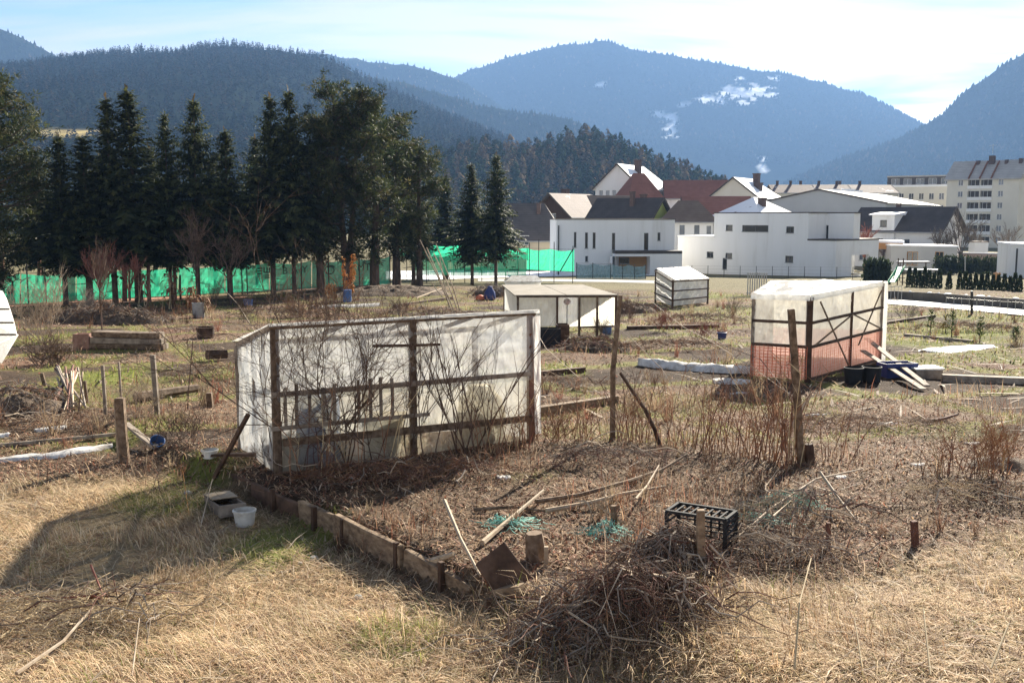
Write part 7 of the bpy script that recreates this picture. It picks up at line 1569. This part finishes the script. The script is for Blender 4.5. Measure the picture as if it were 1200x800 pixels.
stuff('dry_grass', 'matted straw-coloured dry grass of the foreground lawn', [
    blades(170000, -7.5, 7.5, 6.6, 13.4, lambda x, y: straw_mask(x, y) * (.18 + 1.0 * sstep(vn(x, y, 1.5, 84), .3, .62)), (.08, .26), (1.05, 1.57), (.004, .009), c_straw, 1, .35),
    blades(60000, -7.5, 7.5, 6.6, 13.4, lambda x, y: straw_mask(x, y) * sstep(vn(x, y, 1.6, 85), .42, .62), (.10, .30), (.35, 1.3), (.004, .008), c_straw, 2, .9, heading=hd),
    blades(60000, -1.6, 2.4, 6.8, 9.6, lambda x, y: pile_mask(x, y) * .22, (.15, .38), (.15, 1.1), (.004, .008), c_straw, 22, 1.0),
    blades(16000, -7.5, 7.5, 6.6, 13.4, lambda x, y: straw_mask(x, y) * sstep(vn(x, y, 1.1, 95), .4, .6), (.15, .5), (1.2, 1.57), (.006, .014), lambda x, y, rs, n: pal(rs, n, [(.5, .42, .32), (.36, .25, .18), (.2, .12, .08)], (3, 3, 2)), 12, .2)])
stuff('bed_litter', 'dead stalks, leaves and weeds scattered over the dug beds', [
    blades(150000, -9, 9, 8.2, 19, lambda x, y: (1 - straw_mask(x, y)) * (1 - .75 * bare_mask(x, y)) * (.25 + .95 * vn(x, y, .9, 86)), (.04, .16), (.9, 1.55), (.006, .022), c_lit, 3, .4),
    blades(26000, -9, 9, 8.5, 19, lambda x, y: (1 - straw_mask(x, y)) * sstep(vn(x, y, .7, 87), .42, .7), (.12, .38), (.1, .9), (.004, .008), c_lit, 4, .5),
    blades(112000, -30, 30, 19, 64, lambda x, y: (1 - .85 * bare_mask(x, y)) * (.2 + .9 * vn(x, y, .5, 88)), (.06, .26), (1.0, 1.56), (.015, .045), c_lit, 5, .3),
    blades(26000, -30, 30, 19, 62, lambda x, y: (1 - bare_mask(x, y)) * sstep(vn(x, y, .33, 89), .5, .72), (.15, .5), (.1, .8), (.008, .018), c_lit, 6, .4)])
c_grn = lambda x, y, rs, n: pal(rs, n, GRN, (3, 3, 2, 2.2))
stuff('green_grass', 'short green grass patches between the beds', [
    blades(90000, -12, 14, 8, 22, lambda x, y: green_mask(x, y) * (1 - .5 * straw_mask(x, y)), (.05, .14), (.1, 1.0), (.004, .009), c_grn, 7, .5),
    blades(70000, -34, 34, 22, 66, lambda x, y: green_mask(x, y), (.08, .2), (.1, 1.0), (.012, .03), c_grn, 8, .5)])

# dead plants standing here and there on the beds, and bits of board and stick left about
def tufts(n, x0, x1, y0, y1, seed, prob, cols, hh):
    r0 = np.random.default_rng(seed); pv_ = []; pf = []
    for k in range(16):
        a = r0.uniform(0, 6.283); l = r0.uniform(.05, .45); h = r0.uniform(.35, 1.0); b = np.array((r0.normal(0, .06), r0.normal(0, .06), -.03)); t = b + np.array((math.cos(a) * l, math.sin(a) * l, h)); m = (b + t) / 2 + np.array((r0.normal(0, .05), r0.normal(0, .05), .04)); s = np.array((-math.sin(a), math.cos(a), 0)) * .012; s2 = np.array((math.cos(a), math.sin(a), 0)) * .010
        for q in (s, s2):
            o = len(pv_); pv_ += [b - q, b + q, m - q * .7, m + q * .7, t]; pf += [(o, o + 1, o + 3), (o, o + 3, o + 2), (o + 2, o + 3, o + 4)]
        for j in range(2):
            p = m + (t - m) * r0.random(); e = p + np.array((r0.normal(0, .13), r0.normal(0, .13), r0.uniform(.02, .16))); o = len(pv_); pv_ += [p - s * .5, p + s * .5, e]; pf += [(o, o + 1, o + 2)]
    rs = np.random.default_rng(seed + 1); x = rs.uniform(x0, x1, n); y = y0 * (y1 / y0) ** rs.random(n); ok = (np.abs(x) < y * .54 + 1) & (rs.random(n) < prob(x, y)) & ~kept_out(x, y); x, y = x[ok], y[ok]; n = len(x)
    c = pal(rs, n, cols, [1] * len(cols)); V, F, C = scatter_trees(np.stack([x, y, zg(x, y) + .5], 1), rs.uniform(hh[0], hh[1], n), (np.array(pv_), np.array(pf)), c, 1.0, rs); return V, F, C
TC = [(.22, .13, .085), (.30, .17, .11), (.36, .27, .18), (.16, .10, .07), (.28, .13, .09), (.42, .33, .22)]
stuff('dead_weeds', 'dead brown weed stalks standing scattered over the allotment beds', [tufts(900, -24, 26, 15, 60, 301, lambda x, y: sstep(vn(x, y, .28, 96), .42, .62) * (1 - .6 * bare_mask(x, y)), TC, (.3, .8)), tufts(260, -7, 8, 9.5, 15, 305, lambda x, y: (1 - straw_mask(x, y)) * sstep(vn(x, y, .6, 97), .45, .6), TC, (.12, .34))])
DC = [(.30, .25, .20), (.46, .38, .29), (.14, .09, .065), (.24, .16, .11), (.55, .5, .44)]
stuff('wood_debris', 'odd sticks and board pieces lying about the beds', [blades(1500, -26, 26, 15, 62, lambda x, y: .25 + .75 * (vn(x, y, .3, 98) > .5), (.3, 1.3), (1.45, 1.57), (.02, .07), lambda x, y, rs, n: pal(rs, n, DC, (3, 2, 3, 3, .6)), 310, .05, zoff=.02), blades(500, -6, 7, 9, 15, lambda x, y: (1 - straw_mask(x, y)), (.15, .5), (1.4, 1.57), (.008, .02), lambda x, y, rs, n: pal(rs, n, DC, (3, 2, 3, 3, .3)), 311, .1, zoff=.01)])
